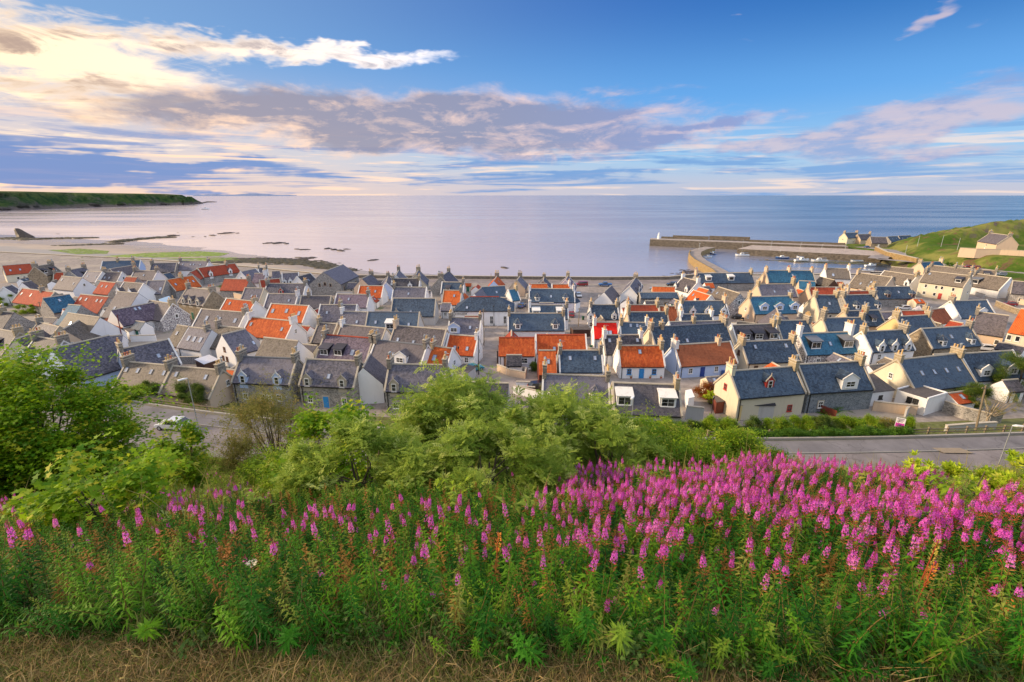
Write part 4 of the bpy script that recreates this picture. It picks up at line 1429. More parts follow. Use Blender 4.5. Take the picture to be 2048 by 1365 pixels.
# ---- front rows, left to right
H('J', 265, 340, 985, 366, 3.9, 3.2, 's', 'sg', 'cs:L,R dgb:.20,.79 w:.20,.5,.79 lr D:.62-w', 'grey stone cottage with two pale blue stone dormers and black downpipes')
H('J', 1110, 372, 1790, 398, 3.9, 3.2, 's', 'sg', 'dg:.15,.79 s:.5@.35 w:.17,.80 D:.46-b cs:R', 'stone cottage with two cream dormers and a bright blue front door')
H('K', 375, 562, 1110, 578, 3.9, 3.2, 's', 'sg', 'cs:L,R dg:.16,.80 w:.17,.8', 'stone cottage with two cream dormers half hidden behind the central tree')
H('K', 1290, 795, 1905, 810, 2.3, 3.6, 'g', 'sd', 'n', 'low windowless slate outbuilding behind the treetops', cat='outbuilding', name='outbuilding')
H('L', 810, 690, 1650, 722, 3.1, 3.1, 'l', 'sg', 'cs:L+,R db:.17,.79 w:.2,.8 fr:WHITE', 'lilac walled house with two bay dormers among the treetops')
H('M', 165, 672, 1010, 702, 3.1, 3.3, 'g', 'sd', 'cy:.96 dx:.16@.3*1.25,.80@.3*1.25 ww:.45,.8 fr:WHITE', 'dark slated house with two white metal topped box dormers')
H('M', 230, 200, 790, 200, 2.5, 3.0, 'w', 'or', 'cy:L,R s:.48@.68 w:.21,.77 D:.49-b fr:BLUE', 'white cottage with orange roof, blue windows and pale blue door')
H('M', 945, 192, 1665, 150, 2.5, 3.1, 'b', 'ob', 'cw:L cp:.78 w:.19,.64 D:.40-n,.87-n', 'pale blue cottage with long rusty orange roof and navy doors')
H('N', 135, 215, 810, 190, 2.4, 3.2, 'c', 'sb', 'cy:L cy:R s:.24@.72,.82@.72 w:.17,.55 fr:BROWN gL', 'cream cottage with slate roof, two round skylights and brown windows')
H('N', 870, 112, 1530, 88, 2.9, 3.3, 'f', 'st', 'cw:L+,R+ dxs:.22@.3*1.3,.84@.3*1.3 s:.53@.45 w:.25,.82 D:.5-w', 'cottage of white mortared flint with two large box dormers')
H('N', 1690, 88, 2230, 60, 4.0, 3.1, 'w', 'sb', 'cy:L cs:R dgw:.22,.52,.84 W:.2 w:.2,.52,.84', 'white house with three stone fronted dormers in a slate roof')
H('P', 520, 80, 965, 55, 4.0, 3.1, 't', 'sb', 'db:.26,.84 s:.50@.5 w:.3,.85 cs:R', 'brown stone house with two glazed bay dormers beside the white row')
H('N', -10, 590, 825, 528, 3.9, 3.1, 'c', 'sb', 'cy:R cc:L dgr:.50@.9 w:.8 gL:.1@.62 fr:RED', 'yellow gabled house with red framed dormer and slate roof above the hedge')
H('N', 865, 505, 1680, 462, 3.6, 3.4, 'q', 'sb', 'cy:.97 dw:.62@.05*1.25 w:.22', 'blue grey stone house with broad white wallhead dormer and patchy slates')
H('I', 350, 278, 930, 330, 2.5, 3.4, 'g', 'sn', 'cs:L,R s:.08@.7,.33@.7,.62@.7,.9@.7', 'long brown slated cottage with a row of skylights behind the green tree')
H('I', 935, 332, 1560, 388, 2.5, 3.4, 'p', 'sn', 'cs:R s:.15@.7,.75@.7 gR:.2@.6', 'brown slated cottage with a peach right gable by the lamp')
H('P', 305, 362, 855, 305, 2.5, 4.0, 'c', 'sb', 'cy:L,R s:.25@.5,.45@.5,.65@.5,.85@.5 gL:.1@.55', 'cream gabled cottage with four skylights in a blue slate roof')
H('P', 870, 308, 1350, 278, 2.6, 3.6, 'w', 'sb', 'dw:.22@.4,.72@.4', 'slate roofed cottage with two hooded dormers behind the dark trees')

# ---- second row and centre
H('K', 62, 560, 104, 478, 3.4, 3.0, 'w', 'sp', 'n', 'tall bright white gable wall closing the end of the stone dormered row', L=7)
H('K', 205, 255, 862, 326, 2.6, 3.7, 'w', 'sp', 'cs:L,R dw:.62@.6*1.15 s:.42@.45 lr', 'cottage with pinkish slates and one big white dormer behind the stone row')
H('K', 925, 332, 1190, 366, 2.5, 3.1, 'w', 'or', 'cy:L s:.30@.45 big gR:.1@.5 D:.6-w', 'tiny mint white cottage with steep orange roof and single skylight')
H('K', 1142, 186, 1512, 212, 2.5, 3.0, 'w', 'or', 'cw:R s:.30@.30,.72@.30 w:.74 gR:.2@.4', 'white gabled cottage with orange pantiles and two low skylights')
H('L', 240, 226, 698, 226, 2.5, 2.8, 'l', 'or', 'ww:.70 n rr', 'lilac cottage with plain orange roof behind the garden shed')
H('L', 715, 190, 1352, 190, 2.4, 2.9, 'w', 'or', 'rr s:.36@.2', 'orange roofed cottage with a skylight, joined to the lilac one')
H('L', 748, 390, 968, 390, 2.3, 3.3, 'r', 'or', 'n s:.55@.5 w:.6', 'narrow red walled outhouse with orange tiled roof', cat='outbuilding', name='outbuilding')
H('L', 1010, 390, 1555, 390, 2.5, 3.0, 'w', 'sb', 'cs:L,R s:.25@.62,.83@.62 w:.22,.86', 'long white cottage with dark blue slates and hanging baskets')
H('M', 40, 66, 530, 62, 2.6, 3.0, 'w', 'sd', 'cw:L,R s:.15@.7,.87@.7 ks', 'dark slated cottage with tall white chimneys at both ends')
H('L', 1450, 30, 1748, 32, 3.0, 2.8, 'w', 're', 'cw:.05 s:.55@.3,.68@.3 big n gL', 'white cottage with a vivid scarlet tin roof')
H('E', 385, 925, 735, 932, 2.6, 3.0, 'w', 'sb', 'cy:L cw:R s:.38@.8,.62@.8', 'blue slated cottage with two small white skylights beside the scarlet roof')
H('E', 0, 702, 352, 702, 2.8, 3.0, 'w', 'sb', 'cs:L cy:R dgw:-.02*.9,.82*.9 w:.0,.82', 'white cottage with narrow dormers between the lane and the orange roof')
H('E', 475, 703, 868, 703, 2.5, 3.0, 'w', 'rd', 'cy:L,R s:.78@.4', 'low rusty orange roofed cottage behind a slate one')
H('E', 885, 718, 1110, 722, 2.3, 3.0, 'p', 'ob', 'cp:R', 'brown tiled cottage end beside the white chimney')
H('E', 480, 795, 985, 793, 2.6, 3.0, 'p', 'sb', 'cy:L+,R', 'peach gabled cottage with blue slates and stout yellow chimneys')
H('E', 765, 990, 1740, 938, 2.8, 4.2, 'c', 'sb', 'cs:L,R cy:.15 s:.06@.4,.28@.4,.42@.4 lr', 'very long blue slated house with three small skylights')
H('E', 1150, 822, 1560, 822, 2.5, 2.8, 'w', 'sb', 'cw:L cw:R', 'white chimneyed slate cottage between taller roofs')
H('E', 1010, 922, 1700, 905, 2.4, 2.6, 'w', 'sg', 'cy:.45,R', 'thin slate roof wedged between two longer roofs')
H('E', 1160, 656, 1730, 650, 3.0, 3.0, 'w', 'sb', 'cy:L cp:R dgw:.20*1.05,.53*1.05,.88*1.05 w:.2,.9', 'cottage with three white dormers and a peach gable end')
H('F', 20, 962, 560, 945, 3.0, 3.3, 'w', 'sd', 'cy:R dxk:.22*1.15@.2,.52*1.15@.2,.86*1.15@.2', 'dark house with three sloping topped box dormers in a row')
H('F', 590, 905, 1000, 900, 3.0, 3.6, 'c', 'sb', 'cy:L cs:R', 'plain blue slated house behind the tall white chimney')
H('F', 1180, 872, 1700, 865, 3.0, 3.4, 'c', 'sb', 'cs:L+ cy:R', 'plain slate house right of the golden stone gable')
H('F', 1460, 782, 1905, 770, 2.8, 3.0, 'p', 'sb', 'cy:L,.6 dxk:.72@.3*.7', 'slate cottage with peach left gable and one tiny dormer')
H('F', 1080, 577, 1368, 580, 3.6, 3.8, 'c', 'sb', 'cy:L,R s:.55@.5 W:.2,.5,.8', 'peach walled house with a lone roof vent and three blue windows')
H('F', 1432, 580, 1835, 570, 3.0, 3.4, 's', 'sb', 'cs:L,R db:.3,.97 s:.6@.3', 'deep blue roofed house with two hipped bay dormers')
H('F', 240, 602, 780, 590, 3.0, 3.7, 'p', 'st', 'cy:L,R dwb:.25@.6,.6@.6,.96@.6 gL:.1@.5,-.3@.25', 'peach gabled house with teal roof and three sky blue dormers')
H('F', 590, 730, 640, 860, 2.6, 3.6, 'p', 'sp', 'n', 'pink slated cottage seen end on before the teal roof', L=9)
H('F', 350, 442, 812, 436, 2.8, 3.3, 'p', 'sg', 'cy:L,R+ s:.4@.4,.78@.4', 'grey slated cottage with peach left gable and twin skylights')
H('F', 455, 263, 1052, 266, 3.2, 3.6, 'p', 'st', 'cp:L,.5,R s:.55@.6', 'deep blue double roofed house at the harbour side')
H('E', 1350, 300, 2065, 293, 2.9, 3.0, 's', 'sb', 'cp:L cy:R dx:.20@.2*1.1,.60@.2*1.2 n', 'long slated terrace end nearest the curved pier')
H('F', 880, 395, 1090, 405, 2.6, 2.4, 'p', 'st', 'n', 'short blue roof stepped below the harbour side house')
H('F', 1000, 476, 1430, 478, 2.5, 3.0, 'p', 'rd', 'cp:L cy:R', 'low rust red roofed cottage with a peach chimney')
H('F', 1480, 528, 1785, 524, 2.5, 2.8, 'p', 'rd', 'cp:L cy:R', 'second rust red roof squeezed between slate roofs')
H('F', 1215, 232, 1525, 242, 3.2, 3.2, 'w', 'sn', 'cp:L cw:R s:.3@.3 big', 'white house with brown roof and dark lean-to by the mud')
H('F', 1150, 345, 1340, 385, 2.3, 2.2, 'k', 'sn', 'n', 'dark shed with sloping brown roof near the harbour', cat='shed', name='shed')
H('F', 1640, 292, 2080, 352, 2.8, 4.4, 'p', 'sn', 's:.3@.3,.55@.5 cp:L', 'broad beige roofed house behind the harbour mud')
H('G', 262, 268, 690, 330, 2.8, 3.4, 'w', 'sn', 'cy:R dgw:.45*1.1,.92*1.1', 'brown roofed house with two white dormers beside the big cream one')
H('G', 800, 268, 1372, 332, 5.0, 3.3, 'c', 'sn', 'cs:L,R dxk:.82@.5 s:.12@.75 W:.18,.42,.55,.80 w:.18,.42,.82 D:.55-r gR:.3@.35,.3@.7', 'big two storey cream house with a red front door')
H('G', 1425, 302, 1880, 362, 2.8, 3.8, 'w', 'sn', 'cs:L dxs:.22@.3*1.3', 'pale house with brown roof and blue grey box dormer at right')
H('G', 115, 470, 590, 468, 2.8, 3.0, 's', 'sb', 'cy:L db:.3,.95 fr:BROWN s:.62@.5 w:.85', 'blue slated stone house with brown framed bay dormers')
H('G', 460, 778, 790, 776, 2.4, 2.6, 'w', 'rd', 'cy:R', 'small rust red roof behind the golden gable')
H('G', 875, 762, 960, 752, 2.5, 2.8, 'w', 'ob', 'n', 'orange roofed cottage with a black edged gable', L=7)
H('G', 1110, 655, 1570, 642, 2.9, 3.6, 'w', 'sb', 'cs:L dw:.62@.3 s:.82@.4', 'white walled house with bright slate roof and one wide dormer at right')
H('G', 400, 855, 830, 832, 2.9, 3.6, 'y', 'sb', 'cy:L,R', 'golden gabled house with slate roof and heavy chimneys')
H('G', 1450, 792, 1860, 842, 2.9, 4.0, 'p', 'sp', 'w:.85 n cs:.0', 'peach building with a wide plain grey pink roof')
H('G', 2010, 752, 2350, 800, 5.2, 4.4, 'c', 'or', 'W:.12,.45 w:.12,.5 n', 'two storey cream house with bright orange roof at the right edge')
H('G', 860, 196, 1390, 250, 2.6, 2.8, 's', 'sn', 'cs:L,.6,R', 'low brown roofed row behind the big cream house')
H('G', 1240, 232, 1700, 266, 2.6, 2.8, 's', 'sn', 'cs:L,R dxk:.75@.2', 'low slate row by the parked cars under the grassy bank')
H('G', 1905, 396, 2200, 420, 3.2, 3.4, 's', 'sp', 'w:.5', 'grey stone house cut by the right edge of the picture')
H('G', 715, 160, 990, 150, 2.5, 2.6, 'p', 'st', 'cs:L cp:R', 'small bright blue roof below the harbour road')
H('G', 350, 215, 640, 240, 2.4, 2.8, 'p', 'sn', 'n', 'brown roofed store beside the harbour head', cat='outbuilding', name='outbuilding')
H('E', 1185, 352, 1392, 402, 3.0, 3.4, 'w', 'sp', 'cw:L,R dgw:.1*.9,.8*.9', 'white house with pink slates and two dormers near the pier')
H('E', 1395, 478, 1525, 512, 2.4, 2.8, 'p', 'or', 'n s:.5@.4', 'small orange roofed cottage touching the pink slated house')
H('E', 1325, 515, 1550, 585, 2.4, 2.8, 'w', 'or', 's:.2@.6 dgw:.6*.8', 'orange roofed cottage with tiny white dormer near brown slates')
H('E', 1640, 472, 1925, 560, 2.6, 3.8, 'f', 'sn', 's:.2@.6,.7@.4 n gR', 'mossy brown slated cottage with a flint right gable')
H('E', 905, 470, 975, 472, 2.4, 3.2, 'p', 'or', 'n', 'little orange pyramid roof behind the flat roofed house', L=7)
H('E', 180, 540, 275, 455, 2.6, 2.8, 'w', 'sp', 'n', 'white walled cottage with salmon roof running towards the shore')
H('E', 505, 470, 585, 352, 3.6, 2.6, 'w', 'sg', 'cs:R dgw:.3*.8,.7*.8', 'tall narrow house with striped slates end on to the sea')

# ---- hall and houses above it
H('D', 60, 600, 830, 600, 4.1, 4.6, 'w', 'sb', 'hip rr v:.42,.62,.84 s:.22@.2', 'white hall with a hipped slate roof and tall windows', sl=.62, cat='hall', name='village_hall')
H('D', 745, 812, 1462, 812, 3.6, 3.1, 'w', 'sb', 'cy:L,R db:.17*1.05,.83*1.05 w:.13,.21,.83,.9 fr:WHITE', 'white cottage with two cream framed bay dormers and yellow chimneys')
H('D', 1010, 706, 1505, 706, 3.0, 2.8, 'w', 'sb', 'cw:L cs:R dx:.18@.1*1.05,.80@.1*1.05', 'white gabled cottage with box dormers behind the bay dormered one')
H('D', 1015, 497, 1590, 500, 3.0, 3.2, 'l', 'sb', 'cw:L,R db:.18,.80 s:.48@.4 w:.15,.45', 'lilac harled house with two octagonal dark dormers')
H('D', 1030, 436, 1245, 433, 2.4, 2.8, 'w', 'or', 'n', 'short orange roof with grey slate wing beside it')
H('D', 1305, 440, 1535, 440, 2.4, 2.8, 'w', 'or', 'cw:R', 'short orange roof beside a tall white gable by the lane')
H('D', 560, 395, 602, 332, 2.6, 2.8, 'b', 'or', 'cs:R s:.5@.6 n', 'orange roofed cottage end on to the shore wall')
H('D', 855, 392, 897, 335, 2.6, 2.8, 'p', 'sg', 'cs:R s:.6@.5', 'grey slated cottage end on to the shore wall')
H('D', 1190, 400, 1205, 345, 2.6, 2.4, 's', 'sg', 'cs:R', 'small dark roofed house by the shore road')
H('D', 1480, 385, 1510, 330, 2.8, 3.2, 'l', 'sv', 'cy:R', 'pink gabled shore house next to the red van')
H('D', 310, 560, 420, 470, 2.4, 3.0, 'w', 'sg', 'n', 'grey roofed cottage tucked above the hall roof')
H('D', 500, 470, 600, 465, 2.4, 3.2, 'b', 'sb', 'n s:.6@.5', 'blue grey roof with a roof light behind the hall', L=8)
H('D', 745, 510, 850, 500, 2.4, 2.8, 'w', 'st', 'cy:R', 'small teal roofed cottage near the yellow chimney')
H('D', 0, 862, 400, 872, 2.8, 3.6, 'w', 'sg', 'dwb:.20@.7*1.15 s:.68@.5 cs:L,R gR:0@.5', 'house with a pale blue gable dormer and tall white end wall')
H('D', -80, 516, 150, 520, 2.6, 3.4, 'w', 'or', 'cs:R s:.62@.6 ks', 'orange roofed cottage with white skew left of hall')
H('D', -100, 412, 180, 415, 2.8, 3.0, 'w', 'sb', 'dxk:.3@.2*.8 cs:R', 'blue roofed cottage with brown dormer above the orange roof')
H('C', 300, 282, 552, 186, 3.9, 5.6, 's', 'sg', 'n v:.15,.35,.58,.8 fr:BROWN gL:-.35@.45,.35@.45,0@.5', 'stone church hall with arched gable windows and a tall grey roof', sl=.78, cat='church', name='church_hall')
H('C', 790, 368, 915, 312, 2.8, 3.2, 'p', 'sg', 'cs:R w:.2,.6 n', 'grey slated cottage beside the church hall by the beach')
H('C', 765, 458, 1070, 462, 2.5, 3.0, 'w', 'or', 'w:.72 s:.35@.5,.7@.5', 'white cottage with orange roof beside the church hall')
H('C', 1100, 420, 1128, 330, 3.0, 2.4, 'b', 'sg', 'cs:R', 'narrow white gable house near the shore wall')
H('C', 1225, 330, 1264, 258, 2.8, 3.2, 'w', 'sg', 'cs:R', 'grey roofed shore house third from the church hall')
H('C', 1480, 320, 1516, 256, 3.0, 3.6, 'c', 'sg', 'cy:R s:.5@.7', 'beige walled shore house with one skylight and smoking yellow pots')
H('C', 1800, 345, 1905, 270, 2.8, 3.6, 's', 'sg', 'cs:L,R', 'stone gabled shore house beside a row of chimneys')
H('C', 1185, 367, 1535, 367, 3.0, 2.8, 'w', 'sd', 'cs:L dgw:.03,.68 cy:R', 'dark slated house with two white arched dormers')
H('C', 1200, 476, 1620, 480, 2.6, 3.4, 'w', 'sg', 's:.48@.5 cs:L', 'plain grey slated house under the dark telegraph pole')
H('C', 1190, 620, 1740, 622, 2.6, 3.8, 'g', 'sb', 'dg:.14@.1*.8 s:.45@.2 ks', 'teal grey slated house with one tiny stone dormer')
H('C', 870, 796, 1530, 800, 2.8, 3.9, 'g', 'sb', 's:.18@.5,.82@.4 dx:.48@.2*1.2 lr', 'green grey slated house with a wide flat white dormer')
H('C', 532, 786, 868, 796, 2.8, 3.9, 'w', 'sg', 's:.2@.5,.68@.5 cw:L n', 'mottled grey slate roof left of the flat dormer')
H('C', 470, 566, 890, 572, 2.5, 3.0, 'w', 'sv', 's:.4@.6 cs:.97', 'purple slated cottage behind a white yard wall')
H('C', 20, 590, 400, 590, 2.5, 2.8, 's', 'sd', 'cs:.25', 'dark roofed cottage below the church hall gable')
H('C', 262, 702, 730, 702, 2.5, 3.4, 'w', 'sg', 's:.22@.5 w:.15 cy:.55', 'grey roofed cottage with white wall beside the golden chimney')
H('C', 240, 930, 480, 948, 2.6, 3.4, 'p', 'sp', 's:.45@.4 cs:L', 'short grey roof between a white gable and peach chimney')
H('C', 535, 952, 1100, 1005, 2.7, 3.4, 'w', 'sp', 's:.2@.35 cw:L ks', 'pink grey slated cottage right of white stepped gable')
H('C', 1220, 966, 1875, 1020, 2.7, 3.9, 'w', 'sp', 's:.14@.4,.45@.35,.8@.3 cp:L ks', 'pink grey slated cottage with three skylights in a line')
H('J', 1340, 60, 1965, 108, 2.8, 3.7, 'c', 'sv', 'rr dxk:.14@.1*1.1,.42@.2*1.1 s:.68@.35 big cs:L,R', 'purple slated cottage with a red ridge and black dormers')
H('E', 625, 545, 1118, 545, 3.2, 2.6, 's', 'sb', 'w:.15,.4,.65,.9 fr:BROWN', 'stone fronted house with a low roof and dark shopfront windows', sl=.5)

# ---- left quarter, upper rows
H('B', 20, 172, 345, 165, 2.6, 3.2, 's', 'sg', 'cs:L', 'plain grey roofed shore cottage beside the algae')
H('A', 1312, 146, 1800, 132, 2.8, 2.8, 'b', 'sb', 'cy:.4,.8', 'long blue roofed terrace nearest the beach at left')
H('B', 385, 142, 755, 146, 3.0, 3.2, 'w', 'sg', 'cs:L,R s:.15@.6,.42@.6,.52@.6,.75@.6', 'grey shore house with four skylights and two tall chimneys')
H('B', 605, 232, 1085, 172, 2.8, 3.2, 's', 'rd', 'cs:.75 dgw:.2,.72', 'long rust red roofed house with two white dormers near the beach')
H('B', 515, 282, 600, 245, 2.6, 2.8, 's', 'rd', 'n', 'short rust red roof joined left of the long one', L=8)
H('B', 205, 384, 545, 328, 2.6, 3.4, 's', 'or', 's:.18@.5,.85@.5 cy:.55', 'orange roofed cottage with twin skylights and an ochre chimney')
H('A', 20, 202, 430, 170, 3.2, 3.2, 'c', 'rd', 'w:.35,.55,.9 s:.2@.4,.5@.4', 'long rust roofed house at the far left by the beach')
H('A', 440, 215, 655, 178, 4.6, 3.2, 't', 'sn', 'cs:L,R dxk:.15@.2*.9,.7@.2*.9 w:.2,.5,.8', 'brown stone house with two dark dormers and heavy chimneys')
H('A', 690, 292, 822, 285, 2.4, 2.6, 's', 'rd', 'cs:L', 'small rust roofed cottage between grey roofs at left')
H('A', 870, 262, 1080, 222, 2.6, 3.2, 's', 'sg', 'cs:L,R dxk:.6@.2*.8', 'grey green roofed cottage with a dark flat dormer')
H('A', 790, 336, 1052, 358, 2.6, 3.6, 'w', 'sp', 's:.15@.7,.8@.5 gR n', 'white cottage with pink slates and pale blue right gable')
H('A', 1118, 272, 1310, 284, 2.6, 3.2, 'w', 'sg', 's:.25@.5,.8@.5', 'grey roofed cottage with two white skylights left of chimneys')
H('A', 1335, 284, 1562, 287, 2.6, 3.0, 'w', 'sp', 'cs:L s:.2@.4,.45@.4 gR', 'pinkish roofed cottage with white gable patch')
H('A', 1400, 245, 1720, 195, 2.6, 2.8, 's', 'sp', 's:.2@.5,.8@.5 cs:R', 'pale pink grey roof running diagonally near the shore terrace')
H('A', 1725, 262, 2020, 270, 2.6, 3.0, 'w', 'sp', 'cs:L,R s:.5@.5', 'pale roofed cottage with a blue painted chimney side')
H('A', 1290, 402, 1482, 420, 2.4, 3.2, 's', 'rd', 's:.3@.6,.6@.6 n', 'rust roofed cottage with a white skew above the garden')
H('A', 1612, 345, 1758, 352, 2.3, 2.4, 's', 'rd', 'n', 'tiny rust red roofed outhouse beside a white gable', cat='outbuilding', name='outbuilding')
H('A', 1590, 412, 1840, 432, 3.0, 3.2, 'w', 'sp', 'dgw:.1,.7', 'pink slated house with two white window dormers')
H('A', 292, 492, 700, 542, 2.5, 3.4, 's', 'rd', 's:.1@.6,.4@.6 cs:.62', 'long rust red roof with ochre chimney beside the green bushes')
H('A', 545, 620, 890, 568, 2.5, 3.6, 's', 'st', 's:.5@.7 n', 'dark blue roofed building wedged between two rust roofs')
H('A', 1032, 568, 1392, 602, 2.5, 3.6, 's', 'rd', 's:.12@.7,.32@.7,.7@.7,.85@.7 n', 'rust red roofed cottage with four skylights in pairs')
H('A', 1505, 535, 1775, 556, 2.6, 5.6, 'w', 'sp', 's:.35@.35,.7@.35 big n', 'large pale pink slate roof with two bright skylights')
H('A', 1420, 775, 1965, 672, 2.9, 3.4, 'w', 'sv', 'w:.75,.88 dgw:.95*.9 n s:.5@.8,.6@.8', 'white cottage with violet slates and glossy roof panels')
H('A', 875, 700, 1040, 712, 2.4, 4.0, 's', 'st', 'n', 'vivid blue lean roof above the garden at left')
H('A', 930, 815, 1215, 855, 2.6, 4.4, 'w', 'sn', 'n s:.3@.6', 'big brown grey slate roof above the blue trampoline', L=12)
H('A', 20, 790, 180, 800, 2.8, 3.8, 's', 'sd', 'n cy:L', 'grey blue roofed cottage at the left edge above the chimneys')
H('A', -60, 1005, 245, 1062, 2.8, 3.6, 'c', 'sd', 'cy:R dxk:.5@.2', 'grey slated cottage cut by the left edge')
H('A', 500, 925, 760, 985, 2.8, 3.6, 'c', 'sg', 'cs:L dwb:.5@.4*.8', 'pinkish slated house left of the peach gable')
H('H', 470, 212, 812, 272, 2.8, 4.0, 'b', 'sd', 'cs:L,R dwb:.18@.5,.75@.5', 'dark slated house with two pale blue dormers above the green tree')
H('H', 960, 300, 1120, 262, 3.0, 5.0, 'b', 'sg', 'n', 'broad shade tinted white gabled building with slates behind the treetop', L=9)  # white gable; its bluish shade is put into the wall colour
H('I', 240, 122, 878, -8, 2.9, 3.9, 'b', 'sg', 'cs:L s:.65@.45 gL:0@.5', 'long slate roofed house with a pale blue left gable')
H('A', 860, 985, 960, 930, 3.0, 3.6, 'p', 'sn', 'n gL:-.2@.5,.25@.5', 'peach gable facing the camera beside the blue trampoline', L=8)
H('A', 330, 1100, 420, 1070, 3.0, 3.0, 'c', 'sp', 'n gL:0@.5', 'cream gabled end wall above the green tree', L=7)
H('B', 485, 478, 800, 512, 4.4, 3.6, 't', 'sp', 'dg:.22*1.05,.50*1.05,.80*1.05 w:.2,.8 D:.5-g cs:L,R fr:WHITE', 'stone house with three gabled dormers and a green door')
H('B', -10, 645, 288, 690, 2.8, 3.6, 'f', 'sp', 'gR:.1@.5 cy:R', 'pink slated cottage with a speckled flint right gable')
H('B', 662, 756, 1232, 802, 2.6, 3.8, 'w', 'sp', 's:.22@.55,.5@.55,.85@.55 big cs:R D:.3-k', 'long pink grey slated cottage with three shiny skylights')
H('B', 982, 622, 1352, 660, 2.6, 3.4, 'w', 'or', 's:.2@.7,.8@.65 cy:.97', 'orange roofed cottage with a white stepped right gable')
H('B', 1555, 688, 2035, 716, 2.6, 3.4, 'w', 'or', 's:.12@.55,.48@.6,.82@.5 big w:.3,.5,.8 fr:BLACK', 'white cottage with orange roof and three black framed skylights')
H('B', 1285, 858, 1845, 912, 2.7, 3.3, 'w', 'or', 'cw:L,R s:.1@.6,.82@.5 gR', 'white gabled cottage with orange roof above a grey hipped one')
H('B', 1512, 560, 1900, 566, 2.6, 3.2, 'w', 'sg', 's:.75@.5 cw:R', 'grey slated cottage with a white chimneyed skew')
H('B', 1220, 486, 1462, 492, 2.6, 3.4, 'c', 'sg', 's:.5@.4,.75@.4', 'grey slated cottage with two roof lights by the tree')
H('B', 1500, 430, 2000, 432, 2.8, 3.0, 'w', 'sg', 'cs:L,R dgr:.43@.2', 'grey slated house with a single red dormer')
H('B', 1400, 388, 1660, 366, 2.5, 2.8, 's', 'rd', 's:.3@.3', 'low rust roofed cottage behind the red dormer')
H('B', 952, 370, 1272, 376, 2.5, 3.2, 's', 'rd', 'n cs:R', 'rust red roof above the round green tree')
H('B', 1155, 282, 1350, 242, 2.8, 3.2, 'w', 'sg', 'gL s:.3@.5', 'white gabled cottage with grey roof near the reef')
H('B', 1335, 302, 1480, 302, 2.5, 2.8, 'w', 'sv', 'n cw:R', 'small purple slated cottage with a white gable')
H('B', 1560, 275, 1660, 270, 2.6, 3.0, 's', 'sg', 'n', 'small grey roofed cottage behind the white dormers')
H('B', 1385, 232, 1500, 225, 2.5, 2.8, 'w', 'sg', 'cs:L,R', 'tiny grey cottage with chimneys at both ends by the rocks')
H('B', 1690, 300, 1900, 290, 3.0, 3.4, 'w', 'sg', 'dgw:.15,.5,.85', 'white house with a cluster of three dormers')
H('B', 1880, 345, 2050, 300, 2.8, 3.4, 'w', 'sd', 'gL s:.5@.5', 'white gabled cottage with a dark roof left of the church hall')
H('B', -30, 395, 205, 392, 2.5, 3.6, 's', 'sg', 's:.85@.35 big', 'blue grey roof with one large roof light')
H('B', 505, 985, 790, 1022, 2.7, 3.4, 'w', 'sg', 's:.25@.45,.5@.45,.78@.45 big n cs:.8', 'grey roofed annexe with three white roof windows')
H('B', 350, 962, 492, 982, 2.5, 3.4, 'w', 'sn', 's:.4@.6 n', 'narrow brown slate roof left of three roof windows')
H('B', 862, 972, 1200, 1004, 2.6, 3.6, 'g', 'sn', 'cs:.05 n', 'brown grey roofed cottage behind the white gable')
H('J', 20, 62, 330, -12, 3.0, 3.6, 'w', 'sg', 's:.95@.3 n gL:0@.55,.3@.25,-.1@.25 fr:BROWN', 'white gabled house with brown windows behind the stone row')
H('J', 560, 95, 1005, 142, 2.5, 3.6, 'w', 'sn', 'n w:.2', 'brown slated roof between the orange cottage and the stone row')
H('A', 40, 480, 150, 450, 2.6, 3.0, 'w', 'sg', 'dgw:.3', 'white dormered cottage at the left edge above the bushes')
H('A', 280, 420, 400, 395, 2.8, 3.0, 'w', 'sp', 'n', 'white gabled cottage below the brown stone house at left')


# ---- yards behind the cottages: outhouses, walls and bins fill the gaps between the rows
def rect_pts(c, rz, lx, ly):
    u = Vector((math.cos(rz), math.sin(rz))); v = Vector((-u.y, u.x)); P = []
    for i in range(-3, 4):
        for j in range(-3, 4): P.append((c[0] + u.x * lx / 2 * i / 3 + v.x * ly / 2 * j / 3, c[1] + u.y * lx / 2 * i / 3 + v.y * ly / 2 * j / 3))
    return P


FOOTPRINTS = []
for r_, x0_, x1_, hd_, he_, hr_ in HOUSES:
    FOOTPRINTS.append((r_.location.x, r_.location.y, r_.rotation_euler.z, (x1_ - x0_) / 2 + .2, hd_ + .25))


def clear(P):
    for fx_, fy_, a_, hx_, hy_ in FOOTPRINTS:
        ca, sa = math.cos(a_), math.sin(a_)
        for px_, py_ in P:
            dx_, dy_ = px_ - fx_, py_ - fy_
            if abs(dx_ * ca + dy_ * sa) < hx_ and abs(-dx_ * sa + dy_ * ca) < hy_: return False
    return True


def in_lane(c):
    for pp, w_ in LANES:
        for a_, b_ in zip(pp[:-1], pp[1:]):
            a_, b_ = Vector(a_[:2]), Vector(b_[:2]); d_ = b_ - a_
            t_ = max(0, min(1, (Vector(c) - a_).dot(d_) / max(d_.length_squared, .01)))
            if (a_ + d_ * t_ - Vector(c)).length < w_ / 2 + 1.2: return True
    return False


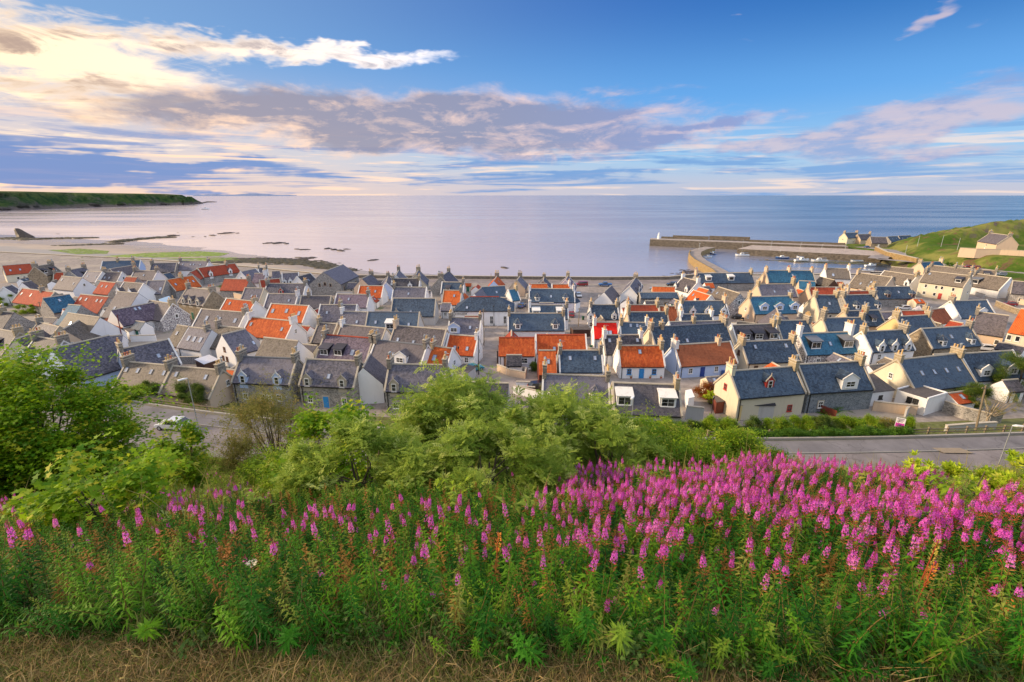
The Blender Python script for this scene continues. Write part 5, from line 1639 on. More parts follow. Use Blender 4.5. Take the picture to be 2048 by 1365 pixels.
LANES = [(pxs((965, 800), (975, 735), (985, 700), (990, 655)), 5), (pxs((930, 770), (1100, 765), (1240, 768), (1420, 765), (1500, 748)), 5), (pxs((1165, 660), (1155, 620), (1160, 590), (1165, 570)), 5.5),
         ([(-66, 193), (37, 188.5), (66, 189.5), (90, 199)], 8), (pxs((1850, 600), (1760, 610), (1700, 640)), 6), (pxs((1400, 800), (1412, 860)), 3.2), ([(205, 262), (214, 272), (232, 282), (246, 300)], 9), ([(205, 262), (222, 240), (238, 205), (262, 170)], 6)]
yr_ = random.Random(17)
hosts = list(HOUSES)
for r_, x0_, x1_, hd_, he_, hr_ in hosts:
    if r_.location.x > 225 or r_.location.z > TOWN + 1: continue
    a_ = r_.rotation_euler.z; u_ = Vector((math.cos(a_), math.sin(a_))); v_ = Vector((-u_.y, u_.x)); c0 = r_.location.xy
    lab = r_['label']
    short = ' '.join(lab.split()[:8])
    if short.split()[-1] in ('with', 'a', 'the', 'and', 'of', 'in', 'under', 'behind', 'by', 'beside', 'from', 'to', 'above', 'at', 'two', 'three', 'its', 'tall', 'left', 'one', 'low', 'grey', 'white', 'pale', 'red', 'blue', 'brown', 'joined', 'right', 'orange', 'long'): short = ' '.join(short.split()[:-1])
    if short.split()[-1] in ('with', 'a', 'the', 'and', 'of', 'in', 'under', 'behind', 'by', 'beside', 'from', 'to', 'above', 'at'): short = ' '.join(short.split()[:-1])
    n_ok = 0; used_ = set()
    for tries in range(14):
        L_ = yr_.uniform(2.6, 5.2); W_ = yr_.uniform(1.3, 1.9)
        along = yr_.uniform(x0_ + L_ / 2, x1_ - L_ / 2) if x1_ - x0_ > L_ else 0
        side_ = yr_.choice((1, 1, 1, -1))
        back = side_ * (hd_ + W_ + yr_.uniform(.35, 3.2))
        turn = yr_.choice((0, 0, math.pi / 2))
        c_ = c0 + u_ * along + v_ * back
        if not clear(rect_pts(c_, a_ + turn, L_ + .5, W_ * 2 + .5)) or in_lane(c_) or c_.y > coast(c_.x) - 7 or c_.y < yr(c_.x) + 19: continue
        uu = Vector((math.cos(a_ + turn), math.sin(a_ + turn), 0)) * L_ / 2
        mid_ = Vector((c_.x, c_.y, TOWN))
        rf_ = yr_.choice(['sg', 'sd', 'sp', 'sn', 'sb', 'or', 'rd'])
        wl_ = yr_.choice(['w', 'w', 'w', 'w', 'c', 'p', 'l'])
        if rf_ in used_: continue
        used_.add(rf_)
        kind_ = {'sg': 'grey slated', 'sd': 'dark roofed', 'sp': 'pinkish roofed', 'sn': 'brown roofed', 'sb': 'blue slated', 'or': 'orange roofed', 'rd': 'rust roofed'}[rf_]
        house(None, mid_ - uu, 0, mid_ + uu, 0, yr_.uniform(1.9, 2.3), W_, wl_, rf_, 'n' + yr_.choice([' w:.5', ' D:.4-k', ' D:.6-g', ' s:.5@.5', '']), ('small %s outhouse ' % kind_) + ('behind' if side_ > 0 else 'in front of') + ' the ' + short, cat='outhouse', name='outhouse', sl=yr_.choice([.6, .8, 1.0]))
        FOOTPRINTS.append((c_.x, c_.y, a_ + turn, L_ / 2 + .2, W_ + .25))
        n_ok += 1
        if n_ok >= (2 if r_.location.y < 150 else 1): break
    # a yard wall
    for tries in range(6):
        L_ = yr_.uniform(4, 8); s_ = yr_.choice((1, 1, -1)); e0 = c0 + u_ * yr_.choice((x0_, x1_, yr_.uniform(x0_, x1_))) + v_ * s_ * (hd_ + .6)
        e1 = e0 + (v_ * s_ * L_ if yr_.random() < .5 else u_ * yr_.choice((-1, 1)) * L_ + v_ * s_ * 2.5)
        P_ = [tuple(e0.lerp(e1, k / 6)) for k in range(7)]
        if clear(P_[1:]) and not any(in_lane(p) for p in P_) and e1.y < coast(e1.x) - 6 and e1.y > yr(e1.x) + 18:
            mt_, nm_ = yr_.choice([(M['w'], 'white'), (M['s'], 'stone'), (M['g'], 'grey'), (M['p'], 'peach')])
            wall_line([tuple(e0), tuple(e1)], TOWN - .2, TOWN + yr_.uniform(1.1, 1.8), .25, mt_, 'yard_wall', nm_ + ' yard wall ' + ('behind' if s_ > 0 else 'in front of') + ' the ' + short, 'wall', COPING, .05)
            break

# ------------------------------------------------------------------ vegetation
def leaf_mat(name, lo, hi, tip=None, trans=.35, rough=.55, hue=.0):
    if name in MATS: return MATS[name]
    m_ = bpy.data.materials.new(name); m_.use_nodes = True
    t = NT(m_.node_tree); b = t.n['Principled BSDF']; out = t.n['Material Output']
    g = t.node('ShaderNodeNewGeometry').outputs['Position']
    at_ = t.node('ShaderNodeAttribute', attribute_name='rnd')
    rnd = t.m('FRACT', t.m('ADD', t.node('ShaderNodeObjectInfo').outputs['Random'], at_.outputs['Fac']))
    n = t.noise(g, .9, 3, .6)
    f = t.m('ADD', t.m('MULTIPLY', n, .6), t.m('MULTIPLY', rnd, .55))
    col = t.mix(t.ramp(f, .22, .92), lo, hi)
    if tip:
        col = t.mix(t.m('MULTIPLY', t.ramp(rnd, .82, .95), .8), col, tip)
    t.put(b.inputs['Base Color'], col)
    b.inputs['Roughness'].default_value = rough + .08; b.inputs['Specular IOR Level'].default_value = .16
    tr = t.node('ShaderNodeBsdfTranslucent')
    t.put(tr.inputs['Color'], t.mix(.5, col, tuple(min(1, x * 1.5) for x in hi)))
    mx = t.node('ShaderNodeMixShader'); mx.inputs[0].default_value = trans
    t.l.new(b.outputs[0], mx.inputs[1]); t.l.new(tr.outputs[0], mx.inputs[2]); t.l.new(mx.outputs[0], out.inputs['Surface'])
    MATS[name] = m_
    return m_


def leaf_quads(m_, base, d, up, length, width, bend=.2, seg=2, fold=.0):
    """a pointed leaf: two or three quads/triangles, bent downwards"""
    d = Vector(d).normalized(); s_ = d.cross(Vector(up))
    if s_.length < .05: s_ = d.cross(Vector((1, 0, 0)))
    s_.normalize(); u = s_.cross(d)
    p0 = Vector(base); p1 = p0 + d * length * .45 + u * bend * length * .12; p2 = p0 + d * length - u * bend * length * .55
    b = len(m_.v)
    m_.v += [tuple(p0), tuple(p1 + s_ * width / 2 + u * fold * width), tuple(p2), tuple(p1 - s_ * width / 2 + u * fold * width)]
    if fold:
        m_.v.append(tuple(p1)); m_.face([b, b + 1, b + 2, b + 4]); m_.face([b, b + 4, b + 2, b + 3])
    else:
        m_.face([b, b + 1, b + 2, b + 3])


def proto(name, mb, mats):
    return bpy.data.objects.new(name, mb.mesh(name, mats))


def spray_ash(rr, n=4):
    """a twig end with several feathery compound leaves"""
    m_ = MB()
    for k in range(n):
        a = 2 * math.pi * k / n + rr.uniform(-.4, .4); e = rr.uniform(.15, 1.1)
        d = Vector((math.cos(a) * math.cos(e), math.sin(a) * math.cos(e), math.sin(e)))
        L = rr.uniform(.20, .30); s_ = d.cross(Vector((0, 0, 1))).normalized()
        for j in range(5):
            f = .25 + .72 * j / 4; droop = Vector((0, 0, -.10 * f * f))
            for sg in (-1, 1):
                leaf_quads(m_, d * L * f + droop, d * .55 + s_ * sg * .85 + Vector((0, 0, -.12)), (0, 0, 1), .085 * (1 - .25 * abs(f - .6)), .026, .3)
        leaf_quads(m_, d * L + Vector((0, 0, -.10)), d, (0, 0, 1), .09, .028)
    return m_


def spray_palmate(rr, n=6, size=.13):
    """twig end with lobed, flat spreading leaves"""
    m_ = MB()
    for k in range(n):
        a = 2 * math.pi * k / n + rr.uniform(-.4, .4); r_ = rr.uniform(.08, .20); zz = rr.uniform(-.08, .12)
        c = Vector((math.cos(a) * r_, math.sin(a) * r_, zz)); s_ = size * rr.uniform(.7, 1.15)
        tilt = Vector((rr.uniform(-.35, .35), rr.uniform(-.35, .35), 1)).normalized()
        u = Vector((math.cos(a), math.sin(a), rr.uniform(-.5, .1))).normalized(); v = tilt.cross(u).normalized()
        ring = []
        for q in range(10):
            th = -math.pi * .86 + q * math.pi * 1.72 / 9
            rad = s_ * (.62 if q % 2 == 0 else .30) * (1.15 if q in (4, 5) else 1)
            if q in (4, 5): th *= .55
            ring.append(c + u * math.cos(th) * rad + v * math.sin(th) * rad)
        b = len(m_.v); m_.v += [tuple(c - u * s_ * .15)] + [tuple(p) for p in ring]
        for q in range(0, 9, 1): m_.face([b, b + 1 + q, b + 2 + q])
    return m_


def spray_small(rr, n=16, L=.05, w_=.03, spread=.16):
    m_ = MB()
    for k in range(n):
        d = Vector((rr.gauss(0, 1), rr.gauss(0, 1), rr.gauss(.35, .8))).normalized()
        c = d * rr.uniform(.02, spread)
        leaf_quads(m_, c, Vector((d.x, d.y, d.z * .4 + rr.uniform(-.2, .2))), (rr.uniform(-.4, .4), rr.uniform(-.4, .4), 1), L * rr.uniform(.8, 1.4), w_, .3)
    return m_


def spray_rosette(rr):
    m_ = MB()
    for k in range(11):
        a = 2 * math.pi * k * .382; e = .15 + .09 * k
        d = Vector((math.cos(a) * math.cos(e), math.sin(a) * math.cos(e), math.sin(e)))
        leaf_quads(m_, (0, 0, 0), d, (0, 0, 1), .105, .045, .15, fold=.12)
    return m_


G_ASH = leaf_mat('ash_leaf', (.115, .205, .018), (.42, .52, .085), (.56, .60, .20), .4)
G_SYC = leaf_mat('sycamore_leaf', (.050, .165, .006), (.31, .46, .014), (.52, .46, .03), .4)
G_THORN = leaf_mat('thorn_leaf', (.12, .125, .025), (.33, .31, .07), (.42, .28, .09), .3)
G_DARK = leaf_mat('dark_leaf', (.035, .09, .012), (.15, .21, .028), (.16, .18, .04), .25)
G_HEDGE = leaf_mat('hedge_leaf', (.03, .095, .008), (.11, .22, .02), None, .25)
G_LIME = leaf_mat('lime_leaf', (.26, .38, .02), (.58, .66, .05), (.55, .52, .10), .4)
G_BUSH = leaf_mat('bush_leaf', (.075, .18, .008), (.31, .42, .02), (.36, .33, .06), .3)
G_RED = leaf_mat('red_leaf', (.20, .05, .015), (.42, .13, .03), (.16, .20, .03), .3)
BARK = plain('bark', (.10, .075, .05), .9, var=.3, bmp=.4)
PALEBARK = plain('pale_bark', (.32, .26, .19), .9, var=.2, bmp=.3)
_r = random.Random(5)
PR = {
    'ash': [proto('ash_spray', spray_ash(_r), G_ASH) for _ in range(3)],
    'syc': [proto('sycamore_spray', spray_palmate(_r), G_SYC) for _ in range(3)],
    'thorn': [proto('thorn_spray', spray_small(_r, 15, .055, .032, .17), G_THORN) for _ in range(3)],
    'dark': [proto('dark_spray', spray_small(_r, 18, .07, .04, .2), G_DARK) for _ in range(3)],
    'hedge': [proto('hedge_spray', spray_small(_r, 18, .07, .04, .16), G_HEDGE) for _ in range(2)],
    'lime': [proto('lime_spray', spray_rosette(_r), G_LIME) for _ in range(2)],
    'bush': [proto('bush_spray', spray_small(_r, 18, .07, .04, .2), G_BUSH) for _ in range(3)],
    'red': [proto('red_spray', spray_small(_r, 16, .07, .04, .2), G_RED) for _ in range(2)],
}
_groups = {}


def scatter_group(protos, real=False):
    key = tuple(p.name for p in protos) + (real,)
    if key in _groups: return _groups[key]
    ng = bpy.data.node_groups.new('scatter', 'GeometryNodeTree')
    ng.interface.new_socket('Geometry', in_out='INPUT', socket_type='NodeSocketGeometry')
    ng.interface.new_socket('Geometry', in_out='OUTPUT', socket_type='NodeSocketGeometry')
    gi = ng.nodes.new('NodeGroupInput'); go = ng.nodes.new('NodeGroupOutput')
    iop = ng.nodes.new('GeometryNodeInstanceOnPoints'); jn = ng.nodes.new('GeometryNodeJoinGeometry')
    for p in reversed(protos):
        oi = ng.nodes.new('GeometryNodeObjectInfo'); oi.inputs['Object'].default_value = p; oi.inputs['As Instance'].default_value = True
        ng.links.new(oi.outputs['Geometry'], jn.inputs[0])
    def attr(nm, dt):
        n = ng.nodes.new('GeometryNodeInputNamedAttribute'); n.data_type = dt; n.inputs['Name'].default_value = nm
        return n.outputs[0]
    ng.links.new(gi.outputs[0], iop.inputs['Points']); ng.links.new(jn.outputs[0], iop.inputs['Instance'])
    iop.inputs['Pick Instance'].default_value = True
    ng.links.new(attr('idx', 'INT'), iop.inputs['Instance Index'])
    e2r = ng.nodes.new('FunctionNodeEulerToRotation')
    ng.links.new(attr('rot', 'FLOAT_VECTOR'), e2r.inputs[0]); ng.links.new(e2r.outputs[0], iop.inputs['Rotation'])
    ng.links.new(attr('scl', 'FLOAT'), iop.inputs['Scale'])
    if real:
        rl = ng.nodes.new('GeometryNodeRealizeInstances'); ng.links.new(iop.outputs[0], rl.inputs[0]); ng.links.new(rl.outputs[0], go.inputs[0])
    else:
        ng.links.new(iop.outputs[0], go.inputs[0])
    _groups[key] = ng
    return ng


def scatter(name, P, rot, scl, protos, parent=None, loc=None, real=False):
    """one object: instances of the protos on the points P"""
    P = np.asarray(P, dtype=np.float32); n = len(P)
    me = bpy.data.meshes.new(name); me.vertices.add(n); me.vertices.foreach_set('co', P.ravel())
    a = me.attributes.new('rot', 'FLOAT_VECTOR', 'POINT'); a.data.foreach_set('vector', np.asarray(rot, dtype=np.float32).ravel())
    a = me.attributes.new('scl', 'FLOAT', 'POINT'); a.data.foreach_set('value', np.asarray(scl, dtype=np.float32))
    if real: a = me.attributes.new('rnd', 'FLOAT', 'POINT'); a.data.foreach_set('value', rng.random(n).astype(np.float32))
    a = me.attributes.new('idx', 'INT', 'POINT'); a.data.foreach_set('value', rng.integers(0, len(protos), n).astype(np.int32))
    o = link(name, me, parent, loc)
    md = o.modifiers.new('scatter', 'NODES'); md.node_group = scatter_group(protos, real)
    return o


def tree(name, label, base, height, rad, kind, n, size=1.0, clumps=26, trunk_r=.12, bark=BARK, low=.25, group=None, seed=0, cat='tree', limbs=True, lean=(0, 0), flat=1.0):
    """trunk with limbs reaching into leaf clumps; crown of leaf sprays"""
    rr = np.random.default_rng(seed + 100); r1 = random.Random(seed)
    b = Vector(base); r = empty(name, b, 0, label, cat, group)
    cz = height * (low + (1 - low) / 2); rz = height * (1 - low) / 2
    C = []
    for k in range(clumps):
        while True:
            d = np.array([r1.uniform(-1, 1), r1.uniform(-1, 1), r1.uniform(-1, 1)])
            q = np.linalg.norm(d)
            if q < 1: break
        d = d / max(q, .01) * (q ** .45)
        w_ = 1 - .35 * max(0, d[2])
        C.append((d[0] * rad[0] * w_ * .86 + lean[0] * (d[2] + 1) / 2, d[1] * rad[1] * w_ * .86 + lean[1], cz + d[2] * rz * .9))
    C = np.array(C)
    mb = MB()
    tips = []
    stems = 1 if trunk_r > .09 else 3
    for s_ in range(stems):
        ox, oy = r1.uniform(-.3, .3) * (stems > 1), r1.uniform(-.3, .3) * (stems > 1)
        mb.tube([(ox * .3, oy * .3, -.4), (ox, oy, height * .2), (ox * 1.5 + lean[0] * .3, oy * 1.5, height * .42), (ox * 2 + lean[0] * .6, oy * 2, height * .68)], [trunk_r, trunk_r * .8, trunk_r * .6, trunk_r * .3], 7)
    for k, c in enumerate(C):
        if not limbs and k % 3: continue
        z0 = height * r1.uniform(.12, .42); p0 = Vector((lean[0] * .3 * z0 / height, 0, z0))
        p2 = Vector(c); p1 = p0.lerp(p2, .5) + Vector((r1.uniform(-.2, .2), r1.uniform(-.2, .2), -.12 * height * r1.random()))
        mb.tube([p0, p1, p2], [trunk_r * .42, trunk_r * .26, trunk_r * .07], 5, False)
    mb.build('trunk', bark, r)
    cs = min(rad[0], rz) * .42
    csz = rr.lognormal(-.15, .42, len(C)); tall = np.where((C[:, 2] > cz) & (rr.random(len(C)) < .45), rr.uniform(1.3, 2.1, len(C)), 1.0)
    which = rr.integers(0, len(C), n)
    off = rr.normal(0, 1, (n, 3)); off /= np.maximum(np.linalg.norm(off, axis=1, keepdims=True), .01)
    off *= (rr.random((n, 1)) ** .4) * cs * rr.uniform(.6, 1.25, (n, 1)); off *= csz[which][:, None]; off[:, 2] *= .62 * flat * tall[which]; off[:, :2] /= (tall[which] ** .5)[:, None]
    P = C[which] + off
    P = P[P[:, 2] > height * .04]
    n = len(P)
    rot = np.stack([rr.normal(0, .35, n), rr.normal(0, .35, n), rr.uniform(0, 6.28, n)], -1)
    scatter('crown', P, rot, size * rr.uniform(.7, 1.3, n), PR[kind], r, real=True)
    return r


def gbase(x, y):
    return Vector((x, y, ground_z(x, y)))


# big trees and shrubs on the bank
p = atd(120, 820, 17.5); tree('sycamore_tree', 'large yellow green sycamore filling the left edge of the bank', gbase(-20.6, 17.5), 7.4, (4.7, 3.4, 3), 'syc', 8200, 1.1, 78, .16, seed=1, low=.10)
tree('sycamore_tree', 'lower part sycamore spreading beside the left road edge', gbase(-21.4, 15.5), 4.6, (3.4, 2.8, 3), 'syc', 4400, 1.25, 44, .14, seed=2, low=.08)
tree('ash_tree', 'pale feathery ash shrub at centre, tallest of the bank', gbase(-2.0, 13.5), 4.6, (2.3, 2.0, 2), 'ash', 1500, 1.3, 40, .08, seed=3, low=.12)
tree('ash_tree', 'feathery ash shrub right of the tallest, with bare dark limb', gbase(1.5, 13.6), 3.8, (2.2, 1.8, 2), 'ash', 1100, 1.25, 36, .08, seed=4, low=.14)
tree('ash_tree', 'smaller pale ash shrub leaning over the pink flowers', gbase(-.7, 9.2), 2.2, (2.1, 1.5, 2), 'ash', 1000, .95, 28, .06, seed=5, low=.1)
tree('rowan_tree', 'open yellow green rowan with thin visible branches left of centre', gbase(-5.8, 13.8), 4.3, (2.5, 2.0, 2), 'syc', 1500, 1.0, 44, .06, seed=6, low=.1)
tree('rowan_tree', 'bushy rowan growing between brown thorn and pale ash', gbase(-3.7, 9.8), 2.4, (2.2, 1.6, 2), 'ash', 1150, 1.1, 34, .06, seed=7, low=.1)
for k, (x, y, h_, rx, kd, n_, lb) in enumerate([(-2.9, 12.6, 3.4, 1.5, 'ash', 620, 'ragged ash shoot between rowan and tallest ash'), (.2, 12.2, 3.3, 1.6, 'ash', 640, 'low ash growth in front of the tallest ash'), (2.9, 12.4, 3.1, 1.6, 'ash', 620, 'loose ash growth on the right of the ash shrubs'),
                                                (4.4, 14.6, 2.9, 1.9, 'bush', 900, 'yellow green elder joining ash shrubs to the right hand elders'), (8.7, 18.5, 2.7, 2.2, 'bush', 1000, 'elder filling the gap before the road'), (-.9, 14.4, 5.0, .8, 'ash', 300, 'slender top shoot of ash standing above the others'),
                                                (3.1, 15.2, 4.6, .8, 'ash', 300, 'second slender ash shoot before the lilac house'), (-7.4, 13.6, 2.8, 1.4, 'bush', 560, 'low yellow bush left of the rowan'), (-22.5, 28.5, 2.6, 2.2, 'bush', 800, 'yellow green scrub in front of the white road car'), (-12.0, 20.0, 2.8, 1.8, 'bush', 700, 'low scrub at the foot of hawthorn')]):
    tree('shrub', lb, gbase(x, y), h_, (rx, rx * .8, 1), kd, n_, 1.15, 20, .05, seed=120 + k, low=.05, cat='shrub')
tree('hawthorn_tree', 'brownish twiggy hawthorn in front of the dormered stone houses', gbase(-14.2, 24.5), 6.9, (3.1, 2.4, 2), 'thorn', 3600, 1.35, 60, .10, seed=8, low=.1)
tree('sapling', 'slender light green sapling by the road at left', gbase(-18.0, 22.5), 5.3, (1.35, 1.2, 2), 'syc', 760, 1.15, 26, .05, seed=9, low=.15)
tree('elder_tree', 'wide yellow green elder bush above the pink flower bank', gbase(6.9, 20.5), 3.5, (3.4, 2.4, 2), 'bush', 3600, 1.45, 50, .07, seed=10, low=.06)
tree('elder_tree', 'right hand elder bush reaching over the road edge', gbase(11.0, 20.0), 2.9, (2.6, 2.2, 2), 'bush', 2400, 1.35, 40, .07, seed=11, low=.06)
tree('elder_tree', 'narrow elder growing up before the lilac house', gbase(4.0, 18.0), 3.6, (1.7, 1.5, 2), 'ash', 900, 1.3, 26, .07, seed=12, low=.1)
tree('sycamore_sapling', 'young sycamore with big pale leaves in the left foreground', gbase(-7.6, 7.6), 2.5, (1.45, 1.0, 1), 'syc', 420, .95, 26, .03, seed=13, low=.1)
tree('sycamore_sapling', 'small sycamore sapling hugging the left picture edge', gbase(-10.2, 8.6), 1.4, (1.3, 1.0, 1), 'syc', 320, 1.1, 18, .03, seed=14, low=.1)
for k, (x, y, h_, rx, n_) in enumerate([(9.6, 8.4, 1.55, 1.3, 520), (11.4, 8.0, 1.75, 1.5, 620), (13.2, 8.6, 1.9, 1.6, 620)]):
    tree('lime_bush', ['low lime green bush just behind the last pink flowers', 'middle lime green bush at the right edge', 'outermost lime green bush under the street lamp'][k], gbase(x, y), h_, (rx, 1.1, 1), 'lime', n_, 1.25, 22, .03, seed=20 + k, low=.02, cat='bush', limbs=False)
# far side of the road and in the town
far_trees = [
    ('round_bush', 'round green bush behind the left street lamp', 392, 812, 4.4, 3.6, 'dark', 1500, TOWN + .5, 'bush'),
    ('hedge_bush', 'dark bush against the long brown roofed cottage', 305, 800, 3.2, 3.2, 'dark', 900, TOWN + .8, 'bush'),
    ('hedge_bush', 'yellowish bush on the bank beside left road', 270, 828, 2.2, 2.6, 'bush', 700, 6.5, 'bush'),
    ('garden_tree', 'small round tree under the rust red roof', 456, 588, 4.2, 2.6, 'dark', 500, TOWN, 'tree'),
    ('garden_tree', 'small tree beside the flint gable', 320, 636, 3.4, 2.0, 'bush', 420, TOWN, 'tree'),
    ('garden_bush', 'spreading green bush at the left edge of town', 25, 612, 3.6, 4.5, 'bush', 800, TOWN, 'bush'),
    ('garden_bush', 'green bush below the rust roofs at left', 55, 628, 3.0, 4.0, 'bush', 600, TOWN, 'bush'),
    ('garden_bush', 'yellow green garden bush beside the blue roof', 118, 622, 2.4, 3.4, 'bush', 500, TOWN, 'bush'),
    ('garden_bush', 'bush in the yard of rust roofed cottage', 190, 585, 2.2, 2.4, 'dark', 400, TOWN, 'bush'),
    ('red_bush', 'copper red bush at the corner of the yellow house', 1410, 795, 2.6, 2.0, 'red', 500, TOWN, 'bush'),
    ('garden_bush', 'green bush beside the copper red one', 1420, 808, 2.2, 1.7, 'lime', 420, TOWN, 'bush'),
    ('dark_tree', 'dense dark tree before the hooded dormers', 1905, 760, 5.2, 3.2, 'dark', 1400, TOWN, 'tree'),
    ('dark_tree', 'dark leafy tree at the right edge beyond telegraph pole', 2030, 790, 8.2, 4.8, 'dark', 2600, TOWN, 'tree'),
    ('dark_tree', 'bushy green tree left of the telegraph pole', 1935, 815, 4.2, 3.4, 'dark', 1500, TOWN, 'tree'),
    ('garden_bush', 'bush under cream gable with four skylights', 1775, 778, 2.2, 2.6, 'dark', 560, TOWN, 'bush'),
    ('garden_bush', 'ivy like bush at the foot of the cream gable', 1755, 768, 2.0, 1.6, 'hedge', 340, TOWN, 'bush'),
    ('garden_bush', 'bush behind the white flat roofed annexe', 1835, 785, 2.2, 2.8, 'hedge', 520, TOWN, 'bush'),
    ('garden_bush', 'brown green bush in the walled garden', 1100, 800, 2.6, 2.2, 'thorn', 500, TOWN, 'bush'),
    ('garden_bush', 'dark shrub by the lilac cottage table', 1068, 742, 1.9, .9, 'dark', 200, TOWN, 'bush'),
    ('garden_bush', 'shrub behind the white row below the harbour road', 1900, 535, 2.6, 3.2, 'hedge', 300, TOWN, 'bush'),
    ('garden_bush', 'small bush at the big cream house gable', 1992, 584, 2.4, 2.2, 'dark', 260, TOWN, 'bush'),
]
for k, (nm, lb, px, py, h_, rx, kd, n_, z0, ct) in enumerate(far_trees):
    b = at(px, py, z0)
    tree(nm, lb, (b.x, b.y, ground_z(b.x, b.y)), h_, (rx, rx * .8, 1), kd, int(n_ * 1.2), 2.1 if n_ < 1400 else 1.9, 18, .08, seed=40 + k, low=.02, cat=ct, limbs=False)
b = at(1975, 838, TOWN + 1)
tree('bare_tree', 'half bare pale branched tree by the garden wall', (b.x, b.y, ground_z(b.x, b.y)), 5.2, (3.4, 2.4, 1), 'thorn', 300, 1.6, 24, .17, PALEBARK, seed=70, low=.35, lean=(1.6, 0))
# bushy verge between the front gardens and the pavement
vb = [(1420, 862, 2.0, 2.4, 'bush'), (1455, 868, 1.8, 2.2, 'bush'), (1500, 862, 2.2, 2.8, 'dark'), (1545, 858, 2.3, 2.8, 'bush'), (1590, 856, 2.4, 2.8, 'bush'), (1640, 856, 2.2, 2.8, 'dark'), (1690, 852, 2.0, 2.6, 'bush'),
      (1735, 856, 1.9, 2.6, 'bush'), (1775, 850, 1.7, 2.2, 'thorn'), (1820, 852, 1.6, 2.4, 'bush'), (1610, 842, 1.8, 2.4, 'bush'), (1660, 838, 1.6, 2.2, 'thorn'), (1380, 868, 1.7, 2.0, 'dark'), (1330, 872, 1.8, 2.2, 'bush')]
VBL = ['shaggy bush under the yellow garden wall corner', 'low bush before the dark lean-to roof', 'dark bush touching the lean-to shed', 'yellow green bush below the concrete yard', 'rounded bush in front of the red fence end',
       'dark bush below the red fence', 'leafy bush in front of the green garden plants', 'bush left of the pink sale board', 'brown twiggy bush behind the pink sale board', 'bush under the corner of white annexe',
       'small green bush behind the verge row, by the yard', 'brown green bush behind the verge row, by the red fence', 'dark bush at the foot of the sloping lane', 'bush below the grey cottage with white topped dormers']
for k, (px, py, h_, rx, kd) in enumerate(vb):
    b = at(px, py, 6.4)
    tree('verge_bush', VBL[k], (b.x, b.y, ground_z(b.x, b.y)), h_ * 1.35, (rx, 1.4, 1), kd, 760, 1.8, 16, .05, seed=80 + k, low=.0, cat='bush', limbs=False, group='verge thicket bushes')
# clipped hedge along the pavement
hp_ = []
hr_ = np.random.default_rng(3)
for k in range(3600):
    x = hr_.uniform(25.5, 50.5); y = float(yr(x)) + 3.5 + hr_.uniform(-.2, 1.1)
    hp_.append((x, y, ROADZ + hr_.uniform(0, 1.0) * (.85 + .25 * math.sin(x * 1.3)) - .1))
o = scatter('roadside_hedge', hp_, np.stack([hr_.normal(0, .5, 3600), hr_.normal(0, .5, 3600), hr_.uniform(0, 6.28, 3600)], -1), hr_.uniform(1.2, 2.0, 3600), PR['hedge'])
tag(o, 'bright green creeping hedge spilling onto the right pavement', 'hedge', kind='stuff')

# garden hedge / lawns
def patch(name, label, pts, mat, z=TOWN + .03, n=0, protos=None, sc=1.5, hgt=.3, kind=None, cat=None):
    P = [at(a, b, TOWN) for a, b in pts]
    c = sum(P, Vector()) / len(P)
    m_ = MB(); m_.poly([(p.x - c.x, p.y - c.y, 0) for p in P])
    o = m_.build(name, mat, loc=(c.x, c.y, z))
    if kind: o['kind'] = kind
    if n:
        A = np.array([(p.x, p.y) for p in P]); rg = np.random.default_rng(int(abs(c.x) * 10))
        q = rg.uniform(A.min(0), A.max(0), (n * 4, 2)); q = q[sdist(A, q[:, 0], q[:, 1]) > 0][:n]
        pts3 = np.column_stack([q, z + rg.random(len(q)) * hgt])
        s_ = scatter(name + '_growth', pts3, np.stack([rg.normal(0, .4, len(q)), rg.normal(0, .4, len(q)), rg.uniform(0, 6.28, len(q))], -1), rg.uniform(.7, 1.3, len(q)) * sc, protos)
        tag(s_, label, cat or 'plants', kind='stuff')
    return o


LAWN = plain('garden_lawn', (.085, .19, .02), .95, var=.35, scale=1.5)
patch('lawn', 'lush green plants in garden between the flint house and red fence', [(1612, 800), (1680, 795), (1700, 815), (1660, 835), (1622, 822)], LAWN, n=700, protos=PR['hedge'], hgt=.7, kind='structure')
patch('lawn', 'rough yellow green growth in the front garden by the white annexe', [(1690, 838), (1760, 838), (1775, 850), (1700, 852)], LAWN, n=260, protos=PR['bush'], hgt=.4, kind='structure')

# ---- the flower bank
def smooth_mat(name, c, rough=.5, tr=.3):
    return leaf_mat(name, tuple(x * .8 for x in c), c, None, tr, rough)


F_STEM = smooth_mat('willowherb_stem', (.20, .13, .04), .6, .1)
F_LEAF = leaf_mat('willowherb_leaf', (.008, .062, .005), (.055, .225, .010), (.26, .30, .03), .35)
F_LEAF2 = leaf_mat('willowherb_leaf_pale', (.035, .14, .006), (.17, .36, .015), (.34, .30, .07), .35)
F_PET = leaf_mat('willowherb_petal', (.66, .07, .50), (.92, .22, .80), (.86, .26, .60), .45, .6)
F_BUD = leaf_mat('willowherb_bud', (.34, .03, .08), (.52, .08, .17), None, .3)
F_POD = leaf_mat('willowherb_pod', (.42, .07, .04), (.62, .15, .07), (.50, .26, .08), .3)


